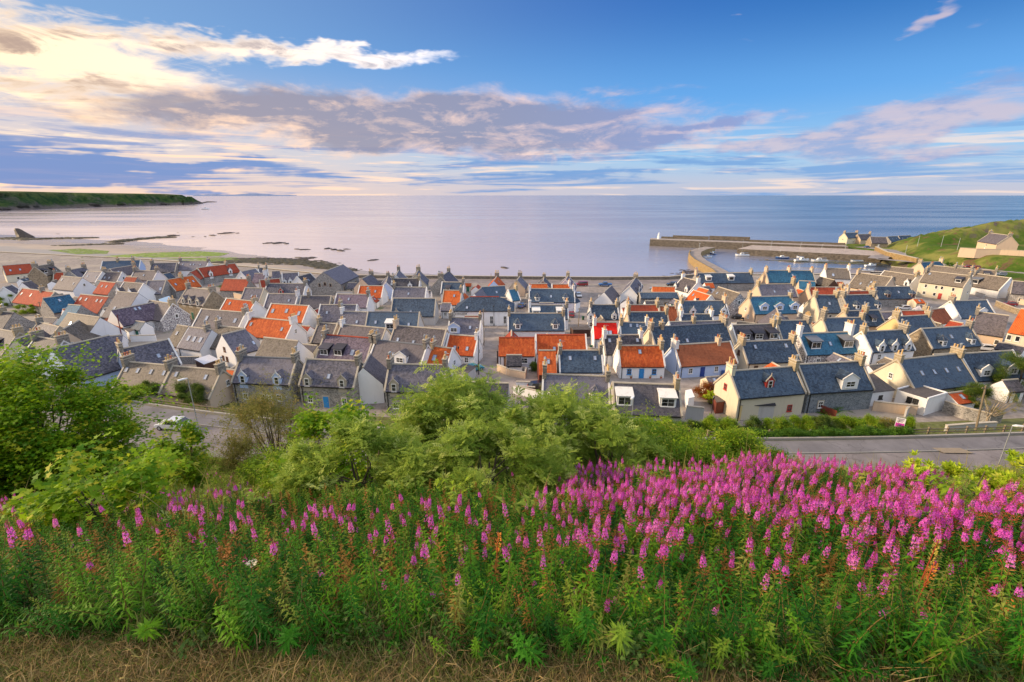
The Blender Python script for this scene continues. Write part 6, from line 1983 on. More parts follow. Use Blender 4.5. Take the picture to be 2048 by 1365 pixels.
def fireweed(seed, H_=1.2, flower=True):
    """returns separate builders for stem, foliage and flower spike"""
    rr = random.Random(seed)
    st, lf, fl = MB(), MB(), MB()
    bx, by = rr.uniform(-.10, .10), rr.uniform(-.10, .10)
    P = lambda f: Vector((bx * f * f, by * f * f, H_ * f))
    st.tube([P(0), P(.4), P(.75), P(1.0)], [.006, .005, .004, .002], 4, False)
    top = .76 if flower else .98
    n = 58
    for k in range(n):
        f = .06 + (top - .06) * k / n
        a = k * 2.4 + rr.uniform(-.3, .3); L = (.125 if f < .6 else .125 - .11 * (f - .6) / .4) * rr.uniform(.8, 1.15) * (.75 if f < .2 else 1)
        e = rr.uniform(.05, .5) + (.5 if f > .8 else 0) - (.4 if f < .25 else 0)
        leaf_quads(lf, P(f), (math.cos(a) * math.cos(e), math.sin(a) * math.cos(e), math.sin(e)), (0, 0, 1), L * 1.08, .026, .7, fold=.10)
    if flower:
        fl.mi = 2
        for k in range(16):          # pods on reddish stalks under the blossom
            f = .72 + .15 * k / 16; a = k * 2.4; e = rr.uniform(.5, .9)
            d = Vector((math.cos(a) * math.cos(e), math.sin(a) * math.cos(e), math.sin(e)))
            leaf_quads(fl, P(f), d, (math.sin(a), -math.cos(a), .3), .060, .008, 0)
        fl.mi = 0
        nf = rr.randint(16, 24)
        lo_, hi_ = rr.uniform(.80, .86), rr.uniform(.91, .94)
        for k in range(nf):
            f = lo_ + (hi_ - lo_) * k / nf; a = k * 2.4 + rr.uniform(-.2, .2); e = rr.uniform(-.15, .35)
            rad = .0225 * (1.2 - .7 * k / nf)
            d = Vector((math.cos(a) * math.cos(e), math.sin(a) * math.cos(e), math.sin(e))); c = P(f) + d * rad
            s_ = d.cross(Vector((0, 0, 1))).normalized(); u = s_.cross(d)
            pr = .0112 * rr.uniform(.85, 1.25)
            for q in range(4):
                th = math.pi / 4 + q * math.pi / 2 + rr.uniform(-.2, .2)
                o_ = s_ * math.cos(th) + u * math.sin(th); v_ = s_ * -math.sin(th) + u * math.cos(th)
                b = len(fl.v)
                fl.v += [tuple(c), tuple(c + o_ * pr * .9 + v_ * pr * .55 + d * pr * .3), tuple(c + o_ * pr * 1.45 + d * pr * .45), tuple(c + o_ * pr * .9 - v_ * pr * .55 + d * pr * .3)]
                fl.face([b, b + 1, b + 2, b + 3])
        fl.mi = 1
        for k in range(22):
            f = hi_ - .03 + (1.0 - hi_ + .03) * k / 22; a = k * 2.4; e = rr.uniform(.2, .8)
            d = Vector((math.cos(a) * math.cos(e), math.sin(a) * math.cos(e), math.sin(e)))
            leaf_quads(fl, P(f) + d * .004, d, (math.sin(a), -math.cos(a), .2), .026 * (1.2 - .7 * k / 16), .009, 0)
    return st, lf, fl


def joined(seed, H_, flower, leafm):
    st, lf, fl = fireweed(seed, H_, flower)
    m_ = MB()
    for mi, src in ((0, st), (1, lf)):
        b = len(m_.v); m_.v += src.v
        for f in src.f: m_.f.append(tuple(i + b for i in f)); m_.m.append(mi)
    if flower:
        b = len(m_.v); m_.v += fl.v
        for f, q in zip(fl.f, fl.m): m_.f.append(tuple(i + b for i in f)); m_.m.append(2 + q)
    return proto('willowherb', m_, [F_STEM, leafm, F_PET, F_BUD, F_POD])


FW = [joined(s, 1.2, True, F_LEAF if s % 3 else F_LEAF2) for s in range(6)]
F_RUST = leaf_mat('willowherb_leaf_rust', (.22, .10, .02), (.42, .24, .05), (.50, .20, .06), .35)
GW = [joined(30 + s, 1.0, False, [F_LEAF, F_LEAF, F_LEAF2, F_LEAF, F_LEAF2, F_RUST][s]) for s in range(6)]
FWM = []
for s in range(4):
    st, lf, fl = fireweed(60 + s, 1.2, True)
    FWM.append((st.mesh('stem', F_STEM), lf.mesh('foliage', F_LEAF if s % 2 else F_LEAF2), fl.mesh('flower_spike', [F_PET, F_BUD, F_POD])))

# where flowering stems stand; density by place
fr = np.random.default_rng(21)


def cand(n, y0, y1, power=1.0):
    d = y0 + (y1 - y0) * fr.random(n) ** power
    x = fr.uniform(-1, 1, n) * (1.42 * d + 1.2)
    return x, d


def top_h(x, d):
    """height of the growth: short at the mown edge, full height further down"""
    return np.interp(d, [2.2, 2.5, 3.0, 4.2, 30], [.40, .66, .95, 1.15, 1.22])


xx, dd = cand(15000, 2.3, 10.5, .62)
ok_ = dd > 2.44 - .055 * np.clip(xx, -4, 4)
xx, dd = xx[ok_], dd[ok_]
t_ = xx / (dd * 1.33)                       # -1 left edge .. 1 right edge of the view
prob = np.interp(t_, [-1.1, -.75, -.45, -.2, 0.0, .12, .3, 1.1], [.16, .15, .19, .18, .36, .66, 1.0, 1.0])
prob = prob * np.interp(dd, [2.5, 3.0, 3.6, 4.5, 8, 12], [.34, .50, .56, .66, 1.0, 1.0])
prob = np.where((t_ < .1) & (dd > 7), prob * np.interp(t_, [-1, -.3, .1], [.6, .15, .4]), prob)
prob = prob * np.clip(.65 + .55 * fbm(xx, dd, .9, 2.), .15, 1.3)
prob = np.where((t_ > -.42) & (t_ < .08) & (dd > 6.3), prob * .12, prob)
prob = np.where((xx > 8.3 + (dd - 8) * 1.2) & (dd > 6.6), 0, prob)
keep = fr.random(len(xx)) < prob * .92
fx, fd = xx[keep], dd[keep]
# drifts further down the bank on the left
x2, d2 = cand(5200, 11, 27, 1.0)
k2 = (x2 < -4.5) & (fbm(x2, d2, .35, 7.) > .1)
fx = np.concatenate([fx, x2[k2]]); fd = np.concatenate([fd, d2[k2]])
fz = hill(fx, fd)
fh = top_h(fx, fd) * (1.10 - .58 * fr.random(len(fx)) ** 1.5)
order = np.argsort(np.hypot(fx, fd))
near, rest = order[:300], order[300:]
for k, i in enumerate(near):
    s_ = fh[i] / 1.2
    hor = .5 + .5 * s_
    e = empty('willowherb_plant', (fx[i], fd[i], fz[i]), fr.uniform(0, 6.28), 'rosebay willowherb stem carrying a magenta pink flower spike among the others', 'wildflower', 'willowherb stems in the foreground bank')
    e.scale = (hor, hor, s_)
    e.rotation_euler = (fr.normal(0, .09), fr.normal(0, .09), fr.uniform(0, 6.28))
    a, b, c = FWM[k % 4]
    link('stem', a, e); link('foliage', b, e); link('flower_spike', c, e)
n = len(rest)
o = scatter('willowherb_bank', np.column_stack([fx, fd, fz])[rest], np.stack([fr.normal(0, .09, n), fr.normal(0, .09, n), fr.uniform(0, 6.28, n)], -1), fh[rest] / 1.2, FW)
tag(o, 'mass of pink flowering rosebay willowherb covering the bank', 'wildflowers', kind='stuff')

# leafy stems without flowers
xg, dg = cand(18500, 2.15, 13, .62)
kg = (dg > 2.38 - .06 * np.clip(xg, -4, 4)) & (fr.random(len(xg)) < np.interp(dg, [2.15, 2.5, 4, 13], [.5, 1, 1, .8])) & ~((xg > 8.3 + (dg - 8) * 1.2) & (dg > 6.6))
xg, dg = xg[kg], dg[kg]; n = len(xg)
hg = top_h(xg, dg) * fr.uniform(.5, .98, n) * np.where(xg < 0, .95, .86)
o = scatter('willowherb_leaves', np.column_stack([xg, dg, hill(xg, dg)]), np.stack([fr.normal(0, .14, n), fr.normal(0, .14, n), fr.uniform(0, 6.28, n)], -1), hg, GW)
tag(o, 'dense green willowherb foliage filling the bank under the flowers', 'undergrowth', kind='stuff')


def grass_proto(seed, n, H_, w_, mat, lean=.5, spread=.12):
    rr = random.Random(seed); m_ = MB()
    for k in range(n):
        a = rr.uniform(0, 6.28); b0 = Vector((rr.gauss(0, spread), rr.gauss(0, spread), 0)); h = H_ * rr.uniform(.5, 1.15)
        l_ = rr.uniform(.1, 1) * lean * h; s_ = Vector((-math.sin(a), math.cos(a), 0)) * w_ / 2
        p1 = b0 + Vector((math.cos(a) * l_ * .3, math.sin(a) * l_ * .3, h * .6)); p2 = b0 + Vector((math.cos(a) * l_, math.sin(a) * l_, h * rr.uniform(.7, 1)))
        b = len(m_.v); m_.v += [tuple(b0 - s_), tuple(b0 + s_), tuple(p1 + s_ * .8), tuple(p1 - s_ * .8), tuple(p2)]
        m_.face([b, b + 1, b + 2, b + 3]); m_.face([b + 3, b + 2, b + 4])
    return proto('grass_tuft', m_, mat)


def weed_proto(seed, n, H_, L, w_, mat):
    rr = random.Random(seed); m_ = MB()
    for k in range(n):
        a = rr.uniform(0, 6.28); f = rr.random(); e = rr.uniform(-.2, .8)
        c = Vector((rr.gauss(0, .10), rr.gauss(0, .10), H_ * f))
        leaf_quads(m_, c, (math.cos(a) * math.cos(e), math.sin(a) * math.cos(e), math.sin(e)), (0, 0, 1), L * rr.uniform(.6, 1.2), w_, .5, fold=.1)
    return proto('weed', m_, mat)


GR_G = leaf_mat('green_grass', (.05, .10, .012), (.17, .23, .035), (.34, .29, .10), .3)
GR_Y = leaf_mat('yellow_grass', (.15, .15, .03), (.33, .30, .08), (.44, .34, .14), .3)
GR_D = leaf_mat('dry_grass', (.25, .165, .065), (.50, .36, .16), (.20, .20, .05), .2)
WD = leaf_mat('bramble_leaf', (.03, .085, .015), (.12, .20, .04), (.24, .27, .08), .3)
GRASS = [grass_proto(1, 26, .5, .008, GR_G, .9), grass_proto(2, 22, .6, .008, GR_Y, .8), grass_proto(3, 26, .45, .009, GR_G, 1.2)]
LONG = [grass_proto(4, 30, .8, .012, GR_G, .7, .2), grass_proto(5, 30, .8, .012, GR_Y, .6, .25), weed_proto(6, 60, .7, .13, .045, G_BUSH), weed_proto(7, 60, .6, .12, .05, G_ASH)]
WEEDS = [weed_proto(8, 34, .35, .08, .045, WD), weed_proto(9, 30, .3, .10, .03, F_LEAF), weed_proto(10, 30, .4, .07, .04, WD)]
GR_M = leaf_mat('brown_grass', (.17, .12, .05), (.36, .26, .11), (.12, .17, .03), .2)
DRY = [grass_proto(17, 20, .07, .004, GR_G, 1.4, .06), grass_proto(15, 26, .05, .003, GR_M, 2.4, .09), grass_proto(16, 20, .06, .004, GR_G, 1.8, .06), grass_proto(11, 26, .06, .003, GR_D, 2.4, .075), grass_proto(12, 26, .06, .004, GR_D, 3.2, .09), grass_proto(13, 22, .07, .003, GR_M, 2.4, .07), grass_proto(14, 14, .05, .004, GR_G, 1.6, .05)]

# mown dry grass at the viewer's feet
n = 15000
x = fr.uniform(-4.9, 4.9, n); y = 1.5 + 1.35 * fr.random(n)
kk = fr.random(n) < np.interp(y + .055 * x + .12 * fbm(x, y, 2.0, 1.), [1.1, 2.3, 2.6], [1, .9, .2])
x, y = x[kk], y[kk]; n = len(x)
o = scatter('dry_grass', np.column_stack([x, y, hill(x, y) - .005]), np.stack([fr.normal(0, .3, n), fr.normal(0, .3, n), fr.uniform(0, 6.28, n)], -1), fr.uniform(.6, 1.4, n), DRY)
tag(o, 'mown dry straw coloured grass along the bottom of the picture', 'grass', kind='stuff')
n = 1500
x = fr.uniform(-5.4, 5.4, n); y = 2.24 - .06 * np.clip(x, -4, 4) + .5 * fr.random(n) ** 1.3
o = scatter('tangled_weeds', np.column_stack([x, y, hill(x, y)]), np.stack([fr.normal(0, .35, n), fr.normal(0, .35, n), fr.uniform(0, 6.28, n)], -1), fr.uniform(.3, .7, n), WEEDS + GRASS[:1] + GW[:3])
tag(o, 'tangle of low weeds and grass at the foot of the flowers', 'undergrowth', kind='stuff')
# rough growth on the lower bank
n = 12000
x = fr.uniform(-52, 56, n); y = 6 + (41 - 6) * fr.random(n) ** .8
kk = (np.abs(x) < 1.5 * y + 3) & (y < yr(x) - 7.0)
x, y = x[kk], y[kk]; n = len(x)
o = scatter('rough_growth', np.column_stack([x, y, hill(x, y)]), np.stack([fr.normal(0, .2, n), fr.normal(0, .2, n), fr.uniform(0, 6.28, n)], -1), fr.uniform(.8, 1.7, n), LONG)
tag(o, 'long yellow green grass and nettles on the lower slope', 'undergrowth', kind='stuff')
# verge grass beyond the pavement
n = 4200
x = fr.uniform(-62, 74, n); y = yr(x) + 3.1 + 12 * fr.random(n)
o = scatter('verge_growth', np.column_stack([x, y, slope_z(x, y)]), np.stack([fr.normal(0, .2, n), fr.normal(0, .2, n), fr.uniform(0, 6.28, n)], -1), fr.uniform(.5, 1.1, n), GRASS)
tag(o, 'rough grass on the bank between pavement and gardens', 'grass', kind='stuff')

# a few different plants that stand out in the bank
def spike_plant(name, label, px, py, d, mat, h_=.5, w_=.03, cat='wildflower'):
    p = atd(px, py, d); z0 = ground_z(p.x, d)
    r = empty(name, (p.x, d, z0), 0, label, cat)
    H_ = max(p.z - z0 + .08, .35)
    rr = random.Random(int(px)); ox, oy = .08, 0
    MB().tube([(0, 0, 0), (.02, 0, H_ * .5), (.06, 0, H_)], [.007, .006, .003], 5).build('stem', F_POD, r)
    m_ = MB()
    for k in range(90):
        f = 1 - .28 * rr.random() ** .8 * (h_ / .5); a = rr.uniform(0, 6.28)
        rad = w_ * math.sin(math.pi * min(1, (1 - f) / (.28 * h_ / .5) * .9 + .08))
        c = Vector((.06 * f, 0, H_ * f)) + Vector((math.cos(a), math.sin(a), 0)) * rad * .6
        leaf_quads(m_, c, (math.cos(a), math.sin(a), .8), (0, 0, 1), .022, .012, .2)
    m_.build('seed_head', mat, r)
    l_ = MB()
    for k in range(14):
        f = .15 + .5 * k / 14; a = k * 2.4
        leaf_quads(l_, (.03 * f, 0, H_ * f), (math.cos(a), math.sin(a), .35), (0, 0, 1), .15 * (1 - f * .5), .04, .6, fold=.1)
    l_.build('foliage', F_LEAF2, r)


DOCK = leaf_mat('dock_seed', (.62, .20, .03), (.85, .36, .07), None, .3)
CREAM = leaf_mat('umbel_cream', (.62, .58, .40), (.80, .76, .60), None, .3)
GOLDF = leaf_mat('goldenrod', (.45, .36, .05), (.62, .50, .10), None, .3)
spike_plant('dock_plant', 'tall orange dock spike right of centre in the bank', 1850, 1140, 3.0, DOCK)
spike_plant('dock_plant', 'thick orange dock spike near the bottom right corner', 2003, 1222, 2.65, DOCK, .5, .045)
spike_plant('dock_plant', 'small orange dock among the flowers before the ash shrub', 985, 1080, 3.6, DOCK, .4, .03)
spike_plant('dock_plant', 'slim yellow seed spike beside the tall orange dock', 1858, 1095, 3.2, GOLDF, .5, .02)
spike_plant('ragwort', 'yellow flowered weed above the dry grass at left centre', 520, 1205, 2.9, GOLDF, .3, .06)
spike_plant('ragwort', 'yellow green weed head low in the bank right of centre', 1275, 1215, 2.75, GOLDF, .3, .05)
spike_plant('cow_parsley', 'cream umbel flower near the bottom right', 1822, 1262, 2.5, CREAM, .12, .05)
spike_plant('cow_parsley', 'single white umbel flower at left of the bank', 492, 1140, 3.2, CREAM, .12, .05)

# ------------------------------------------------------------------ vehicles
def car_paint(name, c):
    if name in MATS: return MATS[name]
    m_, t, b = pbsdf(name)
    g = t.node('ShaderNodeTexCoord').outputs['Object']
    n = t.noise(g, 1.6, 3, .6)
    t.put(b.inputs['Base Color'], t.mix(t.ramp(n, .3, .8), c, tuple(x * .82 for x in c)))
    b.inputs['Roughness'].default_value = .3; b.inputs['Coat Weight'].default_value = .6
    MATS[name] = m_
    return m_


LAMPG = plain('lamp_lens', (.75, .75, .72), .15)
TAIL = plain('tail_lens', (.5, .02, .02), .2)


def vehicle(name, label, pos, rz, paint, kind='hatch', cat='car', group=None):
    """body lofted from a side profile with wheel arches, glass, wheels, lamps; x is forward"""
    prof = {
        'hatch': ([(-2.0, .32), (2.0, .32), (2.02, .62), (1.75, .80), (.95, .92), (-1.75, .98), (-2.02, .75)], [(.98, .90), (.35, 1.44), (-1.35, 1.46), (-1.85, .96)], .86, 1.28),
        'van': ([(-2.4, .36), (2.35, .36), (2.4, .72), (1.95, 1.02), (1.6, 1.12), (-2.4, 1.12)], [(1.62, 1.10), (1.0, 1.88), (-2.3, 1.92), (-2.4, 1.10)], .92, 1.5),
        'pickup': ([(-2.6, .45), (2.5, .45), (2.55, .85), (2.3, 1.08), (1.2, 1.14), (-2.6, 1.14)], [(1.22, 1.12), (.6, 1.72), (-.7, 1.74), (-1.0, 1.12)], .92, 1.6),
        'suv': ([(-2.1, .42), (2.1, .42), (2.15, .80), (1.9, 1.02), (1.1, 1.08), (-2.1, 1.12)], [(1.12, 1.06), (.5, 1.70), (-1.9, 1.74), (-2.1, 1.10)], .90, 1.35),
    }[kind]
    lower, cabin, hw, wb = prof
    e = empty(name, pos, rz, label, cat, group)
    b = MB()
    b.loft([[(x, y, z) for x, z in lower] for y in (-hw, hw)])
    inset = .14
    def ring(y, k):
        return [(x * (1 if i in (0, 3) else .985), y * (1 if i in (0, 3) else k), z) for i, (x, z) in enumerate(cabin)]
    n = len(b.v)
    L_ = ring(-hw + .03, .84); R_ = ring(hw - .03, .84)
    b.loft([L_, R_])
    o = b.build('body', paint, e); fix_normals(o.data)
    bv = o.modifiers.new('round', 'BEVEL'); bv.width = .05; bv.segments = 2
    gl = MB()
    for pts in (L_, R_):
        c = sum((Vector(p) for p in pts), Vector()) / 4
        s_ = -1 if pts is L_ else 1
        q = [Vector(p).lerp(c, .16) + Vector((0, s_ * .035, .0)) for p in pts]
        gl.prism(q, (0, s_ * .012, 0))
    for i, j, dxx in ((0, 1, .03), (2, 3, -.03)):
        q = [Vector(L_[i]), Vector(R_[i]), Vector(R_[j]), Vector(L_[j])]; c = sum(q, Vector()) / 4
        q = [p.lerp(c, .12) + Vector((dxx, 0, .02)) for p in q]
        if kind != 'van' or i == 0: gl.prism(q, (dxx * .4, 0, .008))
    me = gl.mesh('window', GLASS); fix_normals(me); link('window', me, e)
    r_ = .32 if kind in ('hatch',) else .36
    wm = cached(('wheel', r_), lambda: MB().lathe([(r_, -.1), (r_ * .98, .1)], n=14).mesh('tyre', CARDS))
    rm = cached(('rim', r_), lambda: MB().lathe([(r_ * .6, -.106), (r_ * .6, .106)], n=10).mesh('rim', METAL))
    for sx in (-1, 1):
        for sy in (-1, 1):
            w_ = empty_part('wheel', e, (sx * wb, sy * (hw - .08), r_), wm, (math.pi / 2, 0, 0))
            link('rim', rm, w_)
    hl = cached('hl', lambda: MB().box((0, 0, 0), (.08, .32, .14)).mesh('headlight', LAMPG))
    tl = cached('tl', lambda: MB().box((0, 0, 0), (.06, .22, .22)).mesh('tail_light', TAIL))
    fx = lower[2][0] - .06; fz = lower[2][1] + .02; bx_ = lower[-1][0] + .03
    for sy in (-1, 1):
        link('headlight', hl, e, (fx, sy * (hw - .22), fz)); link('tail_light', tl, e, (bx_, sy * (hw - .14), fz + .06))
    bp = MB().b2(fx - .1, fx + .1, -hw + .06, hw - .06, lower[0][1] + .01, lower[0][1] + .17); bp.b2(bx_ - .09, bx_ + .06, -hw + .06, hw - .06, lower[0][1] + .01, lower[0][1] + .17)
    bp.build('bumper', CARDS if kind != 'hatch' else LEAD, e)
    return e


def empty_part(name, parent, loc, me, rot=(0, 0, 0)):
    return link(name, me, parent, loc, rot)


PW, PRd, PB, PK, PG, PT = car_paint('white_car_paint', (.72, .73, .74)), car_paint('red_car_paint', (.30, .012, .018)), car_paint('blue_car_paint', (.03, .12, .32)), car_paint('black_car_paint', (.012, .014, .02)), car_paint('silver_car_paint', (.32, .35, .40)), car_paint('teal_car_paint', (.01, .24, .32))
for nm, lb, px, py, rz, pt_, kd, z in [
    ('parked_van', 'dark red van parked against the sea wall', 1163, 572.5, 180, PRd, 'van', TOWN), ('parked_pickup', 'dark blue pickup parked by the sea wall right of red van', 1210, 573, 180, PB, 'pickup', TOWN),
    ('parked_car', 'dark four wheel drive by the sea wall near the white gabled house', 1344, 573, 180, PK, 'suv', TOWN), ('parked_car', 'silver blue car in the yard behind the flat roofed house', 1310, 580, 160, PG, 'hatch', TOWN),
    ('parked_car', 'white hatchback facing up the lane from the shore', 1157, 594, -88, PW, 'hatch', TOWN), ('parked_car', 'bright red car half hidden at the lane corner', 1143, 633, 80, PRd, 'hatch', TOWN),
    ('parked_car', 'dark blue car in the gap right of hall', 1044, 615, 70, PB, 'hatch', TOWN), ('parked_car', 'vivid teal blue car beside the orange roofed cottage', 948, 742, 35, PT, 'hatch', TOWN),
    ('parked_car', 'black car behind the low wall near the treetops', 1078, 778, 20, PK, 'hatch', TOWN), ('parked_car', 'white car parked below the peach building at right', 1966, 701, 160, PW, 'hatch', TOWN),
    ('parked_car', 'pale blue car parked below the big cream house', 1805, 620, 175, PW, 'hatch', TOWN), ('parked_car', 'white car beside a brown wooden gate', 1770, 606, 200, PW, 'hatch', TOWN),
    ('parked_car', 'black car at the peach gable foot', 1478, 638, 160, PK, 'hatch', TOWN), ('parked_car', 'black car below grey flint gable', 1497, 641, 160, PK, 'hatch', TOWN),
    ('parked_car', 'red car under the grassy bank', 1936, 536, 175, PRd, 'hatch', TOWN), ('parked_car', 'orange red car next to the red one under the bank', 1950, 537, 175, car_paint('orange_car_paint', (.5, .09, .03)), 'hatch', TOWN),
    ('parked_van', 'small silver van at the right end under the bank', 1999, 552, 170, PG, 'suv', TOWN), ('parked_car', 'dark car beside the silver van', 1976, 548, 170, PK, 'hatch', TOWN),
    ('parked_car', 'dark red car in the shade at the right edge', 2016, 612, 165, PRd, 'hatch', TOWN), ('parked_car', 'blue car on the quay before the harbour stores', 1734, 496, 10, PB, 'hatch', TOWN),
]:
    p = at(px, py, z)
    zz = ground_z(p.x, p.y) if p.x > 192 else z
    vehicle(nm, lb, (p.x, p.y, max(zz, TOWN) + .02), R(rz), pt_, kd, cat='van' if 'van' in nm else ('pickup' if 'pickup' in nm else 'car'), group='vehicles parked in the village')
p = at(348, 857, ROADZ)
vehicle('passing_car', 'white car on the road at left, half hidden by a sapling', (p.x, p.y, ROADZ + .01), R(172), PW, 'hatch')

# ------------------------------------------------------------------ lamps and poles
def street_lamp(label, base, top, bright=True, arm=(-.9, -.5)):
    """tapered steel column with a flat pale lantern"""
    h = top - base[2]
    e = empty('street_lamp', base, 0, label, 'street lamp')
    MB().tube([(0, 0, 0), (0, 0, 1.3), (0, 0, 1.32), (0, 0, h)], [.09, .09, .06, .045], 8).build('pole', METAL, e)
    a = math.atan2(arm[1], arm[0]); L = math.hypot(*arm)
    m_ = MB(); m_.loft([[(0, -.06, h - .03), (0, .06, h - .03), (0, .06, h + .05), (0, -.06, h + .05)], [(L * .35, -.16, h + .0), (L * .35, .16, h + .0), (L * .35, .14, h + .14), (L * .35, -.14, h + .14)], [(L, -.13, h + .06), (L, .13, h + .06), (L, .10, h + .15), (L, -.10, h + .15)]])
    o = m_.build('lantern', WHITE, e, rot=(0, 0, a)); fix_normals(o.data)
    MB().b2(L * .4, L * .95, -.1, .1, h - .01, h + .05).build('lens', LAMPG, e, rot=(0, 0, a))
    return e


def road_lamp(label, px, py, tpx, tpy, arm):
    b = at(px, py, ROADZ); t_ = atd(tpx, tpy, b.y)
    street_lamp(label, (b.x, b.y, ground_z(b.x, b.y) if b.y < yr(b.x) - 6.6 else ROADZ), t_.z, arm=arm)


road_lamp('tall steel street lamp over the left bend of road', 404, 886, 377, 757, (-.5, -.9))
road_lamp('street lamp with white lantern standing before the grey cottage', 1256, 925, 1262, 793, (-.5, -.9))
road_lamp('street lamp beside the right hand road above the lime bushes', 1988, 955, 2022, 852, (.8, -.3))


def old_lamp(label, px, py, ptop, cat='street lamp'):
    b = at(px, py, TOWN); h = max(3.2, atd(px, ptop, b.y).z - TOWN)
    e = empty('lamp_post', b, 0, label, cat)
    MB().lathe([(.11, 0), (.09, .7), (.05, .75), (.04, h - .45)], n=8).build('pole', BLACKP, e)
    MB().lathe([(.10, h - .45), (.17, h - .1), (.19, h - .1), (.06, h + .1), (.02, h + .18)], n=6).build('lantern', BLACKP, e)
    MB().lathe([(.11, h - .40), (.165, h - .12)], n=6).build('lens', LAMPG, e)


for lb, px, py, pt_ in [('old style black lamp post beside pale blue cottage', 1351, 757, 698), ('old style lamp post before the mint white gable', 918, 734, 694), ('old style lamp post at the white hall wall', 988, 652, 612), ('old style lamp post by the copper bush', 1421, 842, 794),
                        ('old style lamp post behind the terrace next to pier', 1453, 587, 556)]:
    old_lamp(lb, px, py, pt_)


def pole(label, px, py, tpx, tpy, z=TOWN, mat=None, r_=.12, xarm=True):
    b = at(px, py, z); t_ = atd(tpx, tpy, b.y)
    e = empty('telegraph_pole', b, 0, label, 'telegraph pole')
    d = (t_.x - b.x, 0, t_.z - b.z)
    MB().tube([(0, 0, -.3), (d[0], 0, d[2])], [r_, r_ * .75], 7).build('pole', mat or BROWNP, e)
    if xarm:
        m_ = MB().box((d[0], 0, d[2] - .35), (.9, .08, .09)); m_.box((d[0] - .35, 0, d[2] - .24), (.07, .07, .12)); m_.box((d[0] + .35, 0, d[2] - .24), (.07, .07, .12))
        m_.build('crossarm', mat or BROWNP, e)
    return (b.x + d[0], b.y, b.z + d[2])


TIMB = plain('weathered_timber', (.24, .19, .13), .85, var=.25)
DPOLE = plain('dark_pole', (.05, .045, .045), .8)
p1_ = pole('leaning wooden telegraph pole by the garden wall at right', 1950, 868, 1972, 772, 7.0, TIMB, .14)
pole('tall wooden telegraph pole in front of white end wall', 968, 692, 967, 618, TOWN, TIMB)
pole('wooden pole at the lane between the white cottages', 1156, 664, 1159, 616, TOWN, TIMB)
pole('black telegraph pole beside the teal car', 957, 750, 957, 672, TOWN, DPOLE, .10, False)
pole('black pole standing through the slate roof view by church hall', 836, 600, 834, 556, TOWN, DPOLE, .12, False)
pole('dark red leaning pole in the yard at left', 247, 688, 234, 630, TOWN, plain('red_brown_pole', (.16, .03, .03), .6), .13, False)
pole('pale pole in the garden at far left', 83, 636, 78, 604, TOWN, TIMB, .11)
pole('steel pole above the three roof windows', 422, 660, 419, 639, TOWN, DPOLE, .10, False)
pole('pole beside the orange shore cottage', 982, 590, 982, 547, TOWN, TIMB, .11, False)

# ------------------------------------------------------------------ fences and walls by the road
def rail_fence(label, x0, x1, off, step=2.6, hpost=1.05, rails=(.45, .85)):
    n = max(2, int(round((x1 - x0) / step)))
    X = [x0 + (x1 - x0) * k / n for k in range(n + 1)]
    P = [Vector((x, float(yr(x)) + off, 0)) for x in X]
    for p in P: p.z = ground_z(p.x, p.y)
    e = empty('rail_fence', P[0], 0, label, 'fence')
    pm = cached('fpost', lambda: MB().b2(-.09, .09, -.09, .09, -.3, 1.05).mesh('post', TIMB))
    for p in P: link('post', pm, e, p - P[0], (0, 0, .1))
    for rz in rails:
        for a, b in zip(P[:-1], P[1:]):
            d = b - a
            o = link('rail', cached(('rail', round(d.length, 1)), lambda: MB().b2(0, d.length, -.03, .03, -.06, .06).mesh('rail', TIMB)), e, a - P[0] + Vector((0, -.12, rz)))
            o.rotation_euler = (0, -math.atan2(d.z, math.hypot(d.x, d.y)), math.atan2(d.y, d.x))
    return e


rail_fence('timber rail fence above the right hand pavement', 25, 80, 4.9)
rail_fence('timber rail fence beside the left hand pavement', -64, -22, 3.9)
CONC = harl('concrete', (.36, .33, .29), (.16, .15, .13), .5)
wall_line([(x, float(yr(x)) + 3.02) for x in np.arange(-75, 95, 4.0)], ROADZ - .5, ROADZ + .42, .28, CONC, 'roadside_wall', 'low concrete wall along the back of the pavement', 'wall')
def gwall(label, pts, h, mat, th=.3, z=TOWN, name='garden_wall', cope=COPING, cat='wall'):
    P = [at(a, b, z) for a, b in pts]
    return wall_line([(p.x, p.y) for p in P], z - .3, z + h, th, mat, name, label, cat, cope, .06)


gwall('grey stone garden wall running from the white annexe', [(1884, 824), (1925, 838), (1975, 850), (1998, 850)], 1.9, M['s'])
gwall('low stone wall with rough grass before it at right', [(1890, 862), (1940, 858), (1990, 855)], .8, M['g'], z=5.0)
gwall('curved cream wall round the lilac cottage yard', [(995, 742), (1020, 752), (1050, 758), (1052, 748)], 1.3, M['p'])
gwall('golden yellow wall beside the sloping lane', [(1446, 800), (1462, 820), (1478, 842)], 2.6, M['y'], .35)
gwall('low white wall behind the treetops near black car', [(1032, 775), (1060, 776)], 1.1, M['w'])
gwall('white yard wall right of grey cottage', [(1370, 838), (1405, 842)], 2.2, M['g'])
gwall('dark brick wall of the garden behind treetops', [(1040, 790), (1070, 792)], 1.6, M['rd'] if False else M['k'])
gwall('ochre wall and gate beside the hipped grey roof', [(606, 712), (628, 706)], 2.4, M['y'], .3)
gwall('stone garden wall in front of the rust roofs', [(20, 655), (90, 650), (130, 640)], 1.2, M['s'])
gwall('curved stone boundary wall by the cars below the bank', [(1990, 612), (2030, 628), (2060, 634)], 1.6, M['t'])
gwall('tall stone wall behind the cream gable bushes', [(1848, 770), (1880, 790)], 1.4, M['s'])
gwall('white rendered wall left of the light blue gable', [(190, 715), (222, 722)], 1.8, M['b'])
